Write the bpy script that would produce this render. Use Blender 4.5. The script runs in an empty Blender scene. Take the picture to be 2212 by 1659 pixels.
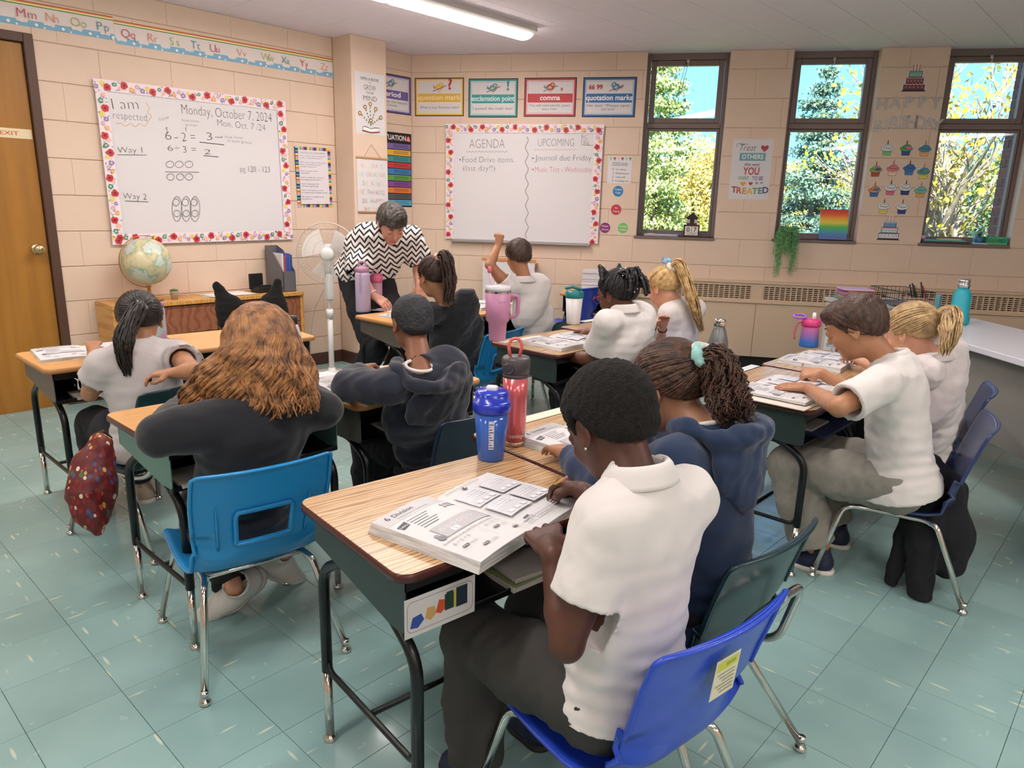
import bpy, bmesh, math, random, time
import numpy as np
from mathutils import Matrix, Vector
random.seed(7); np.random.seed(7)
C = bpy.context.scene.collection
sc = bpy.context.scene
PI = math.pi
# ------------------------------------------------------------------ camera
IW, IH, FPX = 2212.0, 1659.0, 1547.07
TH, PIT, ROL, CH = .741345, .243506, .025615, 1.3325
_fw = np.array([-math.sin(TH)*math.cos(PIT), math.cos(TH)*math.cos(PIT), -math.sin(PIT)])
_rt = np.array([math.cos(TH), math.sin(TH), 0.0]); _up = np.cross(_rt, _fw)
_R = _rt*math.cos(ROL)+_up*math.sin(ROL); _U = -_rt*math.sin(ROL)+_up*math.cos(ROL)
_O = np.array([0, 0, CH])
cd = bpy.data.cameras.new('camera'); cam = bpy.data.objects.new('camera', cd); C.objects.link(cam)
cd.sensor_width = 36; cd.sensor_fit = 'HORIZONTAL'; cd.lens = FPX*36/IW; cd.clip_start = .02; cd.clip_end = 300
M = Matrix.Identity(4)
for i in range(3):
    M[i][0] = _R[i]; M[i][1] = _U[i]; M[i][2] = -_fw[i]; M[i][3] = _O[i]
cam.matrix_world = M; sc.camera = cam
def _ray(x, y): return _fw+_R*((x-IW/2)/FPX)-_U*((y-IH/2)/FPX)
def atz(x, y, z):                       # where the sight line through a pixel meets a level / a plane / a distance
    d = _ray(x, y); return Vector(_O+d*((z-CH)/d[2]))
def atx(x, y, X):
    d = _ray(x, y); return Vector(_O+d*(X/d[0]))
def atd(x, y, D): return Vector(_O+_ray(x, y)*D)
# ------------------------------------------------------------------ view, world, lights
sc.view_settings.view_transform = 'Standard'; sc.view_settings.look = 'None'
sc.view_settings.exposure = -0.22; sc.view_settings.gamma = 1.0
try: sc.view_settings.use_curve_mapping = False
except Exception: pass
w = bpy.data.worlds.new('sky'); sc.world = w; w.use_nodes = True
nt = w.node_tree; nt.nodes.clear()
def N(t, typ, **kw):
    n = t.nodes.new(typ)
    for k, v in kw.items():
        if k in ('inputs',):
            for a, b in v.items(): n.inputs[a].default_value = b
        else: setattr(n, k, v)
    return n
o_ = N(nt, 'ShaderNodeOutputWorld'); bg = N(nt, 'ShaderNodeBackground', inputs={'Strength': 4.2})
tc = N(nt, 'ShaderNodeTexCoord'); sp = N(nt, 'ShaderNodeSeparateXYZ')
nt.links.new(tc.outputs['Generated'], sp.inputs[0])
gr = N(nt, 'ShaderNodeValToRGB'); e = gr.color_ramp.elements
e[0].position = .0; e[0].color = (.20, .48, .78, 1); e[1].position = .6; e[1].color = (.035, .21, .60, 1)
nt.links.new(sp.outputs['Z'], gr.inputs[0])
mp = N(nt, 'ShaderNodeMapping'); mp.inputs['Scale'].default_value = (1.6, 1.6, 4.0)
nz = N(nt, 'ShaderNodeTexNoise', inputs={'Scale': 2.2, 'Detail': 6.0, 'Roughness': .55})
cr = N(nt, 'ShaderNodeValToRGB'); cr.color_ramp.elements[0].position = .56; cr.color_ramp.elements[1].position = .70
mx = N(nt, 'ShaderNodeMix', data_type='RGBA'); mx.inputs[7].default_value = (.9, .93, 1, 1)
nt.links.new(tc.outputs['Generated'], mp.inputs[0]); nt.links.new(mp.outputs[0], nz.inputs['Vector'])
nt.links.new(nz.outputs[0], cr.inputs[0]); nt.links.new(cr.outputs[0], mx.inputs[0]); nt.links.new(gr.outputs[0], mx.inputs[6])
nt.links.new(mx.outputs[2], bg.inputs[0]); nt.links.new(bg.outputs[0], o_.inputs[0])
sl = bpy.data.lights.new('sun', 'SUN'); sl.energy = 24.0; sl.angle = .01; sl.color = (1, .93, .8)
so = bpy.data.objects.new('sun', sl); C.objects.link(so)
# high sun from behind the room's rear: it lights the trees outside, none of it comes through these windows
so.rotation_euler = Vector((-.35, .75, -.75)).to_track_quat('-Z', 'Y').to_euler()

# ------------------------------------------------------------------ materials
_mats = {}
def lin(c):
    if isinstance(c, str):
        c = c.lstrip('#'); c = [int(c[i:i+2], 16)/255 for i in (0, 2, 4)]
        c = [x/12.92 if x <= .04045 else ((x+.055)/1.055)**2.4 for x in c]
    return (c[0], c[1], c[2], 1)
def mat(name, col, rough=.6, metal=0, spec=None, noise=None, bump=None, emit=None, alpha=None, trans=None, ior=None, coat=None, sheen=None, sub=None, stretch=None, coords='Object'):
    """noise=(scale, colour2, lo, hi)  bump=(scale, strength, distance)"""
    if name in _mats: return _mats[name]
    m = bpy.data.materials.new(name); m.use_nodes = True; t = m.node_tree; b = t.nodes['Principled BSDF']
    b.inputs['Base Color'].default_value = lin(col); b.inputs['Roughness'].default_value = rough; b.inputs['Metallic'].default_value = metal
    if spec is not None: b.inputs['Specular IOR Level'].default_value = spec
    if coat: b.inputs['Coat Weight'].default_value = coat; b.inputs['Coat Roughness'].default_value = .1
    if sheen: b.inputs['Sheen Weight'].default_value = sheen
    if sub: b.inputs['Subsurface Weight'].default_value = sub; b.inputs['Subsurface Radius'].default_value = (.012, .005, .003); b.inputs['Subsurface Scale'].default_value = 1
    if emit: b.inputs['Emission Color'].default_value = lin(emit[0]); b.inputs['Emission Strength'].default_value = emit[1]
    if alpha is not None: b.inputs['Alpha'].default_value = alpha
    if trans: b.inputs['Transmission Weight'].default_value = trans
    if ior: b.inputs['IOR'].default_value = ior
    src = None
    if noise or bump:
        g = N(t, 'ShaderNodeTexCoord'); src = g.outputs[coords]
        if stretch:
            q = N(t, 'ShaderNodeMapping'); q.inputs['Scale'].default_value = stretch; t.links.new(src, q.inputs[0]); src = q.outputs[0]
    if noise:
        n = N(t, 'ShaderNodeTexNoise', inputs={'Scale': noise[0], 'Detail': 5.0}); t.links.new(src, n.inputs['Vector'])
        r = N(t, 'ShaderNodeValToRGB'); r.color_ramp.elements[0].position = noise[2]; r.color_ramp.elements[1].position = noise[3]
        r.color_ramp.elements[0].color = lin(col); r.color_ramp.elements[1].color = lin(noise[1])
        t.links.new(n.outputs[0], r.inputs[0]); t.links.new(r.outputs[0], b.inputs['Base Color'])
    if bump:
        n = N(t, 'ShaderNodeTexNoise', inputs={'Scale': bump[0], 'Detail': 3.0}); t.links.new(src, n.inputs['Vector'])
        u = N(t, 'ShaderNodeBump', inputs={'Strength': bump[1], 'Distance': bump[2]}); t.links.new(n.outputs[0], u.inputs['Height']); t.links.new(u.outputs[0], b.inputs['Normal'])
    _mats[name] = m; return m
def ink(c): return mat('ink_'+c.strip('#'), c, .55)
# ------------------------------------------------------------------ objects
def link(o, parent=None):
    C.objects.link(o)
    if parent is not None: o.parent = parent
    return o
def tag(o, label=None, cat=None, group=None, kind=None):
    if label: o['label'] = label
    if cat: o['category'] = cat
    if group: o['group'] = group
    if kind: o['kind'] = kind
    return o
def empty(name, M=None, parent=None):
    o = bpy.data.objects.new(name, None); o.empty_display_size = .05; link(o, parent)
    if M is not None: o.matrix_world = M if isinstance(M, Matrix) else Matrix.Translation(M)
    return o
def xf(loc=(0, 0, 0), rz=0, rx=0, ry=0, s=1):
    return Matrix.Translation(loc) @ Matrix.Rotation(rz, 4, 'Z') @ Matrix.Rotation(ry, 4, 'Y') @ Matrix.Rotation(rx, 4, 'X') @ Matrix.Diagonal((s, s, s, 1))
def mesh(name, v, f, mats, mi=None, smooth=False):
    me = bpy.data.meshes.new(name); me.from_pydata([tuple(x) for x in v], [], f); 
    for m in (mats if isinstance(mats, (list, tuple)) else [mats]): me.materials.append(m)
    if mi is not None: me.polygons.foreach_set('material_index', mi)
    if smooth: me.polygons.foreach_set('use_smooth', [True]*len(me.polygons))
    me.update(); return me
def obj(name, me, parent=None, M=None):
    o = bpy.data.objects.new(name, me); link(o, parent)
    if M is not None: o.matrix_local = M if isinstance(M, Matrix) else Matrix.Translation(M)
    return o
def copy_tree(o, parent=None):
    c = o.copy(); C.objects.link(c)
    if parent is not None: c.parent = parent
    for ch in o.children: copy_tree(ch, c)
    return c
class MB:
    """collects shapes; build() links them as ONE mesh object"""
    def __init__(s): s.v = []; s.f = []; s.mi = []; s.sm = []; s.mats = []; s.T = None
    def _m(s, m):
        if m not in s.mats: s.mats.append(m)
        return s.mats.index(m)
    def add(s, v, f, m=None, smooth=False, T=None):
        b = len(s.v); T = T if T is not None else s.T
        s.v += [tuple(T @ Vector(x)) for x in v] if T is not None else [tuple(x) for x in v]
        i = s._m(m) if m is not None else 0
        for q in f: s.f.append([b+k for k in q]); s.mi.append(i); s.sm.append(smooth)
        return s
    def box(s, lo, hi, m=None, T=None, bev=0, seg=1):
        x0, y0, z0 = lo; x1, y1, z1 = hi
        if bev:
            bm = bmesh.new(); bmesh.ops.create_cube(bm, size=1)
            for q in bm.verts: q.co = Vector(((x0+x1)/2+q.co.x*(x1-x0), (y0+y1)/2+q.co.y*(y1-y0), (z0+z1)/2+q.co.z*(z1-z0)))
            bmesh.ops.bevel(bm, geom=bm.edges[:], offset=bev, segments=seg, affect='EDGES', profile=.5); bm.verts.index_update()
            v = [tuple(q.co) for q in bm.verts]; f = [[k.index for k in p.verts] for p in bm.faces]; bm.free()
            return s.add(v, f, m, seg > 1, T)
        v = [(x0, y0, z0), (x1, y0, z0), (x1, y1, z0), (x0, y1, z0), (x0, y0, z1), (x1, y0, z1), (x1, y1, z1), (x0, y1, z1)]
        return s.add(v, [(0, 3, 2, 1), (4, 5, 6, 7), (0, 1, 5, 4), (1, 2, 6, 5), (2, 3, 7, 6), (3, 0, 4, 7)], m, False, T)
    def lathe(s, prof, m=None, n=24, T=None, smooth=True, cap=True):
        v = []; f = []
        for r, z in prof:
            for i in range(n): a = 2*PI*i/n; v.append((r*math.cos(a), r*math.sin(a), z))
        for j in range(len(prof)-1):
            for i in range(n):
                k = (i+1) % n; f.append((j*n+i, j*n+k, (j+1)*n+k, (j+1)*n+i))
        if cap:
            if prof[0][0] > 1e-5: f.append(tuple(range(n-1, -1, -1)))
            if prof[-1][0] > 1e-5: f.append(tuple((len(prof)-1)*n+i for i in range(n)))
        return s.add(v, f, m, smooth, T)
    def sph(s, c, r, m=None, n=16, T=None):
        r = (r, r, r) if not hasattr(r, '__len__') else r; v = []; f = []; h = n//2
        for j in range(h+1):
            a = PI*j/h
            for i in range(n): b = 2*PI*i/n; v.append((c[0]+r[0]*math.sin(a)*math.cos(b), c[1]+r[1]*math.sin(a)*math.sin(b), c[2]+r[2]*math.cos(a)))
        for j in range(h):
            for i in range(n): k = (i+1) % n; f.append((j*n+i, (j+1)*n+i, (j+1)*n+k, j*n+k))
        return s.add(v, f, m, True, T)
    def tube(s, pts, r, m=None, n=8, T=None, cap=True, flat=None):
        pts = [Vector(p) for p in pts]; L = len(pts); rr = [float(x) for x in r] if hasattr(r, '__len__') else [float(r)]*L
        tg = [(pts[min(i+1, L-1)]-pts[max(i-1, 0)]).normalized() for i in range(L)]
        u = tg[0].orthogonal().normalized(); v = []; f = []
        if flat is not None: u = (Vector(flat)-tg[0]*Vector(flat).dot(tg[0])).normalized()
        for i in range(L):
            u = (u-tg[i]*u.dot(tg[i]))
            u = u.normalized() if u.length > 1e-6 else tg[i].orthogonal().normalized(); w_ = tg[i].cross(u)
            fl = .35 if flat is not None else 1
            for k in range(n):
                a = 2*PI*k/n; v.append(pts[i]+rr[i]*(math.cos(a)*u*fl+math.sin(a)*w_))
        for i in range(L-1):
            for k in range(n): q = (k+1) % n; f.append((i*n+k, i*n+q, (i+1)*n+q, (i+1)*n+k))
        if cap: f.append(tuple(range(n-1, -1, -1))); f.append(tuple((L-1)*n+k for k in range(n)))
        return s.add(v, f, m, True, T)
    def grid(s, fn, nu, nv, m=None, T=None, skip=None, closed_u=False):
        v = [fn(i/nu, j/nv) for j in range(nv+1) for i in range(nu+1)]; f = []
        for j in range(nv):
            for i in range(nu):
                if skip and skip((i+.5)/nu, (j+.5)/nv): continue
                a = j*(nu+1)+i; f.append((a, a+1, a+nu+2, a+nu+1))
        return s.add(v, f, m, True, T)
    def poly(s, pts, m=None, z=0, T=None, th=0):
        n = len(pts)
        if not th: return s.add([(p[0], p[1], z) for p in pts], [tuple(range(n))], m, False, T)
        v = [(p[0], p[1], z) for p in pts]+[(p[0], p[1], z+th) for p in pts]
        f = [tuple(range(n-1, -1, -1)), tuple(range(n, 2*n))]+[(i, (i+1) % n, n+(i+1) % n, n+i) for i in range(n)]
        return s.add(v, f, m, False, T)
    def mesh(s, name, mats=None):
        me = bpy.data.meshes.new(name); me.from_pydata(s.v, [], s.f)
        for m in (mats if mats is not None else s.mats): me.materials.append(m)
        if len(s.mats) > 1: me.polygons.foreach_set('material_index', s.mi)
        me.polygons.foreach_set('use_smooth', s.sm); me.update(); return me
    def build(s, name, m=None, parent=None, M=None): return obj(name, s.mesh(name, [m] if m is not None else None), parent, M)
def bez(pts, n=8):
    """smooth path through points (Catmull-Rom)"""
    P = [Vector(p) for p in pts]; P = [P[0]*2-P[1]]+P+[P[-1]*2-P[-2]]; out = []
    for i in range(1, len(P)-2):
        for k in range(n):
            t = k/n; a, b, c, d = P[i-1], P[i], P[i+1], P[i+2]
            out.append(.5*((2*b)+(c-a)*t+(2*a-5*b+4*c-d)*t*t+(3*b-a-3*c+d)*t**3))
    out.append(P[-2]); return out
def fillet(pts, r, n=6):
    """polyline with rounded corners"""
    P = [Vector(p) for p in pts]; out = [P[0]]
    for i in range(1, len(P)-1):
        a = (P[i-1]-P[i]); b = (P[i+1]-P[i]); q = min(r, a.length*.49, b.length*.49); a = P[i]+a.normalized()*q; b = P[i]+b.normalized()*q
        for k in range(n+1): t = k/n; out.append((1-t)**2*a+2*t*(1-t)*P[i]+t*t*b)
    out.append(P[-1]); return out
def rrect(x0, y0, x1, y1, r, n=4):
    o = []
    for cx, cy, a in ((x1-r, y0+r, -PI/2), (x1-r, y1-r, 0), (x0+r, y1-r, PI/2), (x0+r, y0+r, PI)):
        for k in range(n+1): b = a+PI/2*k/n; o.append((cx+r*math.cos(b), cy+r*math.sin(b)))
    return o
# text: the built-in font turned into flat polygons
_tx = {}
def textmesh(t, thin=0.0, shear=0.0):
    k = (t, thin, shear)
    if k not in _tx:
        cu = bpy.data.curves.new('t', 'FONT'); cu.body = t; cu.offset = thin; cu.shear = shear; cu.resolution_u = 3; cu.fill_mode = 'FRONT'
        ob = bpy.data.objects.new('t', cu); me = ob.to_mesh()
        v = [(a.co.x, a.co.y) for a in me.vertices]; f = [list(p.vertices) for p in me.polygons]; ob.to_mesh_clear()
        bpy.data.objects.remove(ob); bpy.data.curves.remove(cu)
        _tx[k] = (v, f, (min(a[0] for a in v), max(a[0] for a in v)) if v else (0, 0))
    return _tx[k]
class Pr:
    """flat print: coloured shapes and lettering in thin layers"""
    def __init__(s, lift=.0003, step=.00012): s.b = MB(); s.z = lift; s.step = step
    def poly(s, pts, c): s.b.poly(pts, ink(c), s.z); s.z += s.step; return s
    def rect(s, x0, y0, x1, y1, c): return s.poly([(x0, y0), (x1, y0), (x1, y1), (x0, y1)], c)
    def circ(s, x, y, r, c, n=20, ry=None): return s.poly([(x+r*math.cos(2*PI*i/n), y+(ry or r)*math.sin(2*PI*i/n)) for i in range(n)], c)
    def line(s, pts, w, c):
        P = [Vector((p[0], p[1])) for p in pts]; v = []; L = len(P)
        for i in range(L):
            t = (P[min(i+1, L-1)]-P[max(i-1, 0)]).normalized(); nn = Vector((-t.y, t.x))*w/2; v += [P[i]+nn, P[i]-nn]
        s.b.add([(a.x, a.y, s.z) for a in v], [(2*i, 2*i+1, 2*i+3, 2*i+2) for i in range(L-1)], ink(c)); s.z += s.step; return s
    def ring(s, x, y, r, w, c, ry=None, n=20): return s.line([(x+r*math.cos(2*PI*i/n), y+(ry or r)*math.sin(2*PI*i/n)) for i in range(n+1)], w, c)
    def text(s, t, x, y, h, c, al='c', width=None, thin=0.0, shear=0.0, rot=0, bold=0):
        v, f, (a, b) = textmesh(t, thin or bold, shear); k = h/.7; kx = k
        if width: kx = width/max(b-a, .01)
        ox = {'c': -(a+b)/2, 'l': -a, 'r': -b}[al]; ca, sa = math.cos(rot), math.sin(rot)
        s.b.add([(x+((p[0]+ox)*kx)*ca-p[1]*k*sa, y+((p[0]+ox)*kx)*sa+p[1]*k*ca, s.z) for p in v], f, ink(c)); s.z += s.step; return s
    def heart(s, x, y, r, c):
        return s.poly([(x+r*.0625*16*math.sin(a)**3, y+r*.0625*(13*math.cos(a)-5*math.cos(2*a)-2*math.cos(3*a)-math.cos(4*a))) for a in [2*PI*i/28 for i in range(28)]], c)
    def star(s, x, y, r, c, n=6, k=.55, cc=None):
        s.poly([(x+r*(1 if i % 2 == 0 else k)*math.cos(PI*i/n), y+r*(1 if i % 2 == 0 else k)*math.sin(PI*i/n)) for i in range(2*n)], c)
        if cc: s.circ(x, y, r*.35, cc, 8)
        return s
    def build(s, name='print', parent=None, M=None): return s.b.build(name, None, parent, M)
def board(name, w, h, th, col, M, label, cat, group=None, pr=None, parent=None, edge=None):
    """a flat sheet, lower left corner at the origin of M, with its print as a child"""
    o = MB().box((0, 0, 0), (w, h, th), ink(col)).build(name, None, None, M)
    tag(o, label, cat, group)
    if pr: pr.build('print', o, Matrix.Translation((0, 0, th)))
    return o
# walls
LX, CY = -5.168, 4.26
AB = 1.02934; vB = Vector((math.sin(AB), math.cos(AB), 0)); nB = Vector((math.cos(AB), -math.sin(AB), 0))
HC = 2.566; CRS = .219425; Z0 = .45115-2*CRS      # course height; a joint level
def _wm(xa, na, o):
    m = Matrix.Identity(4)
    for i in range(3): m[i][0] = xa[i]; m[i][1] = (0, 0, 1)[i]; m[i][2] = na[i]; m[i][3] = o[i]
    return m
def LW(s, z, off=0, rot=0): return _wm(Vector((0, 1, 0)), Vector((1, 0, 0)), Vector((LX+off, CY+s, z))) @ Matrix.Rotation(rot, 4, 'Z')
def BW(s, z, off=0, rot=0): return _wm(vB, nB, Vector((LX, CY, 0))+vB*s+nB*off+Vector((0, 0, z))) @ Matrix.Rotation(rot, 4, 'Z')
# ================================================================== ROOM
paint = mat('wall_paint', '#dfc7b3', .55, noise=(2.2, '#d9c0ab', .35, .65), bump=(90, .25, .002))
mortar = mat('wall_joint', '#d2b39a', .8)
ceil_m = mat('ceiling_tile', '#f6ecf6', .9, noise=(160, '#eae0ea', .5, .68))
brown = mat('brown_metal', '#7a6864', .45)
brownd = mat('brown_door_frame', '#54392c', .45)
whiteplas = mat('white_plastic', '#e8e6e4', .35)
chrome = mat('chrome', '#d8d4d0', .13, 1.0)
blackm = mat('black_steel', '#101214', .32, .2)
def struct(name, o): o['kind'] = 'structure'; return o
def brickwork(root, W, z0, z1, openings, s0, Wm, bw, ch, gap, th, m, name='block', lim=300, stagger=.5, zj=None, vgap=.12):
    """running bond of separate pieces, clipped round openings; Wm(s,z) gives the wall matrix; meshes are shared by size"""
    cache = {}; k = 0; zz = zj if zj is not None else z0
    while zz > z0: zz -= ch
    row = 0
    while zz < z1-.001:
        a, b = max(zz, z0), min(zz+ch, z1)
        off = bw*stagger*(row % 2); s = s0-off
        while s < s0+W:
            x0, x1 = max(s, s0), min(s+bw, s0+W)
            rects = [(x0, x1, a, b)] if x1-x0 > .012 and b-a > .012 else []
            for (p0, p1, q0, q1) in openings:
                nr = []
                for (u0, u1, v0, v1) in rects:
                    if u1 <= p0 or u0 >= p1 or v1 <= q0 or v0 >= q1: nr.append((u0, u1, v0, v1)); continue
                    if u0 < p0: nr.append((u0, p0, v0, v1))
                    if u1 > p1: nr.append((p1, u1, v0, v1))
                    lo, hi = max(u0, p0), min(u1, p1)
                    if v0 < q0: nr.append((lo, hi, v0, q0))
                    if v1 > q1: nr.append((lo, hi, q1, v1))
                rects = nr
            for (u0, u1, v0, v1) in rects:
                if u1-u0 < .01 or v1-v0 < .01: continue
                key = (round(u1-u0, 3), round(v1-v0, 3))
                if key not in cache:
                    g = gap/2; gx = gap*vgap; cache[key] = MB().box((gx, g, 0), (key[0]-gx, key[1]-g, th), m, bev=min(.0025, th*.45)).mesh(name)
                obj(name, cache[key], root, Wm(u0, v0)); k += 1
            s += bw
        zz += ch; row += 1
    return k
# ---- floor: 9 inch tiles, the nearer ones as pieces
T = .2286; TX, TY = -1.940574, .550151
def tile_mat():
    m = bpy.data.materials.new('green_vinyl_tile'); m.use_nodes = True; t = m.node_tree; b = t.nodes['Principled BSDF']
    g = N(t, 'ShaderNodeTexCoord'); oi = N(t, 'ShaderNodeObjectInfo')
    geo = N(t, 'ShaderNodeNewGeometry')
    n1 = N(t, 'ShaderNodeTexNoise', inputs={'Scale': 2.3, 'Detail': 3.0}); t.links.new(geo.outputs['Position'], n1.inputs['Vector'])
    r1 = N(t, 'ShaderNodeValToRGB'); r1.color_ramp.elements[0].position = .3; r1.color_ramp.elements[1].position = .7
    r1.color_ramp.elements[0].color = lin('#82a3a1'); r1.color_ramp.elements[1].color = lin('#93b3b0'); t.links.new(n1.outputs[0], r1.inputs[0])
    hv = N(t, 'ShaderNodeHueSaturation'); mr = N(t, 'ShaderNodeMapRange', inputs={'From Min': 0., 'From Max': 1., 'To Min': .94, 'To Max': 1.05})
    t.links.new(oi.outputs['Random'], mr.inputs[0]); t.links.new(mr.outputs[0], hv.inputs['Value']); t.links.new(r1.outputs[0], hv.inputs['Color'])
    last = hv.outputs[0]
    # pale streaks, running one way on one tile and the other way on the next
    rotr = N(t, 'ShaderNodeMath', operation='GREATER_THAN'); rotr.inputs[1].default_value = .5; t.links.new(oi.outputs['Random'], rotr.inputs[0])
    rot = N(t, 'ShaderNodeMath', operation='MULTIPLY'); rot.inputs[1].default_value = PI/2; t.links.new(rotr.outputs[0], rot.inputs[0])
    vr = N(t, 'ShaderNodeVectorRotate', rotation_type='Z_AXIS'); t.links.new(geo.outputs['Position'], vr.inputs['Vector']); t.links.new(rot.outputs[0], vr.inputs['Angle'])
    mpp = N(t, 'ShaderNodeMapping'); mpp.inputs['Scale'].default_value = (58, 9, 1); mpp.inputs['Rotation'].default_value = (0, 0, .12); t.links.new(vr.outputs[0], mpp.inputs[0])
    vo = N(t, 'ShaderNodeTexVoronoi', inputs={'Scale': 1.0, 'Randomness': 1.0}); t.links.new(mpp.outputs[0], vo.inputs['Vector'])
    rd = N(t, 'ShaderNodeTexWhiteNoise'); t.links.new(vo.outputs['Position'], rd.inputs['Vector'])
    lt = N(t, 'ShaderNodeMath', operation='LESS_THAN'); lt.inputs[1].default_value = .10; t.links.new(rd.outputs['Value'], lt.inputs[0])
    ds = N(t, 'ShaderNodeMapRange', inputs={'From Min': .16, 'From Max': .3, 'To Min': .75, 'To Max': 0.}); t.links.new(vo.outputs['Distance'], ds.inputs[0])
    mu = N(t, 'ShaderNodeMath', operation='MULTIPLY'); t.links.new(lt.outputs[0], mu.inputs[0]); t.links.new(ds.outputs[0], mu.inputs[1])
    mx = N(t, 'ShaderNodeMix', data_type='RGBA'); mx.inputs[7].default_value = lin('#cfd6bd'); t.links.new(mu.outputs[0], mx.inputs[0]); t.links.new(last, mx.inputs[6])
    t.links.new(mx.outputs[2], b.inputs['Base Color'])
    b.inputs['Roughness'].default_value = .2; b.inputs['Specular IOR Level'].default_value = .5
    n2 = N(t, 'ShaderNodeTexNoise', inputs={'Scale': 14.0, 'Detail': 3.0}); t.links.new(geo.outputs['Position'], n2.inputs['Vector'])
    rr = N(t, 'ShaderNodeMapRange', inputs={'From Min': .3, 'From Max': .7, 'To Min': .15, 'To Max': .28}); t.links.new(n2.outputs[0], rr.inputs[0]); t.links.new(rr.outputs[0], b.inputs['Roughness'])
    bu = N(t, 'ShaderNodeBump', inputs={'Strength': .12, 'Distance': .003}); t.links.new(n2.outputs[0], bu.inputs['Height']); t.links.new(bu.outputs[0], b.inputs['Normal'])
    return m
tile_m = tile_mat()
grout = mat('tile_joint', '#4c625d', .7)
PX = [(-5.2, -4), (-5.2, 4.3), (.2, 7.6), (4.5, 7.6), (4.5, -4)]
fl = MB().poly([(a, b) for a, b in PX], grout, -.004).build('floor'); struct('floor', fl)
def inwall(x, y):      # inside the room plan
    return x > LX and (Vector((x-LX, y-CY, 0)).dot(nB) > 0)
cells = []
for i in range(-30, 30):
    for j in range(-22, 34):
        x, y = TX+i*T, TY+j*T; cx, cy = x+T/2, y+T/2
        if not any(inwall(x+u, y+v) for u in (0, T) for v in (0, T)) or cx > 4.4: continue
        p = np.array([cx, cy, 0])-_O; d = p@_fw
        vis = d > .6 and abs((p@_R)/d*FPX) < IW/2+90 and abs((p@_U)/d*FPX) < IH/2+90
        cells.append((0 if vis else 1, d if vis else 0, x, y, cx, cy))
cells.sort(); tme = MB().box((.0006, .0006, -.003), (T-.0006, T-.0006, 0), tile_m, bev=.0006).mesh('tile')
rest = MB(); nn = 0
for v_, d, x, y, cx, cy in cells:
    if v_ == 0 and nn < 300:
        obj('tile', tme, fl, (x, y, 0)); nn += 1
    else: rest.box((x+.0006, y+.0006, -.003), (x+T-.0006, y+T-.0006, 0), tile_m)
tag(rest.build('tile', None, fl), kind='stuff')
# ---- ceiling: 12 inch tiles
ce = MB().poly([(a, b) for a, b in PX][::-1], mat('ceiling_joint', '#8b8786', .9), HC+.006).build('ceiling'); struct('ceiling', ce)
CT = .3285; cells = []
for i in range(-16, 22):
    for j in range(-8, 22):
        x, y = -2.486+i*CT-.0, 4.512+(j-8)*CT; cx, cy = x+CT/2, y+CT/2
        if not any(inwall(x+u, y+v) for u in (0, CT) for v in (0, CT)) or cy > 7.5 or cx > 4.4: continue
        p = np.array([cx, cy, HC])-_O; d = p@_fw
        vis = d > .6 and abs((p@_R)/d*FPX) < IW/2+90 and abs((p@_U)/d*FPX) < IH/2+90
        cells.append((0 if vis else 1, d, x, y))
cells.sort(); cme = MB().box((.001, .001, 0), (CT-.001, CT-.001, .004), ceil_m, bev=.0012).mesh('tile'); rest = MB(); nn = 0
for v_, d, x, y in cells:
    if v_ == 0 and nn < 300: obj('tile', cme, ce, (x, y, HC)); nn += 1
    else: rest.box((x+.001, y+.001, HC), (x+CT-.001, y+CT-.001, HC+.004), ceil_m)
tag(rest.build('tile', None, ce), kind='stuff')
# ---- left wall
def wallplane(name, Wm, s0, s1, openings, z0=0, z1=HC, m=mortar, off=-.006, back=.2):
    """core of the wall behind the block faces, with the openings cut through"""
    xs = sorted({s0, s1, *[o for q in openings for o in q[:2] if s0 < o < s1]}); zs = sorted({z0, z1, *[o for q in openings for o in q[2:] if z0 < o < z1]})
    b = MB()
    for a, c in zip(xs, xs[1:]):
        for p, q in zip(zs, zs[1:]):
            if any(o[0] <= (a+c)/2 <= o[1] and o[2] <= (p+q)/2 <= o[3] for o in openings): continue
            b.box((a-(.2 if a == s0 and s0 > -1 else 0), p, -back), (c+(.3 if c == s1 and s1 < 1 else 0), q, off), m)
    o = b.build(name, None, None, Wm(0, 0)); return struct(name, o)
DO = (-3.82, -2.845, 0, 2.235)
wl = wallplane('wall_left', LW, -8.2, .0, [DO])
brickwork(wl, 8.2-.0, 0, HC, [DO, (-.793, -.46, 0, HC), (-8.2, -4.6, 0, HC)], -8.2, lambda s, z: Matrix.Translation((s, z, -.006)), .43885, CRS, .003, .006, paint, zj=Z0)
# brickwork lays in wall coordinates: wall_left's own frame is (s, z, out)
# pillar
pl = MB().box((LX+.0, 3.467, 0), (LX+.246, 3.80, HC), paint, bev=.004).build('pillar'); struct('pillar', pl)
for a, zz in enumerate(np.arange(Z0, HC, CRS)):
    if zz > .1: pass
bb = MB()
WO = [(2.0, 2.645, 1.115, HC), (3.12, 3.75, 1.125, HC), (4.225, 4.86, 1.13, HC)]
wb = wallplane('wall_back', BW, -.0, 7.4, WO)
brickwork(wb, 7.4, 0, HC, WO+[(5.7, 7.4, 0, HC)], 0, lambda s, z: Matrix.Translation((s, z, -.006)), .43885, CRS, .003, .006, paint, zj=Z0)
# return faces of the window recesses are the wall core itself: give them the wall paint
wb.data.materials[0] = paint; wl.data.materials[0] = mortar
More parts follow.
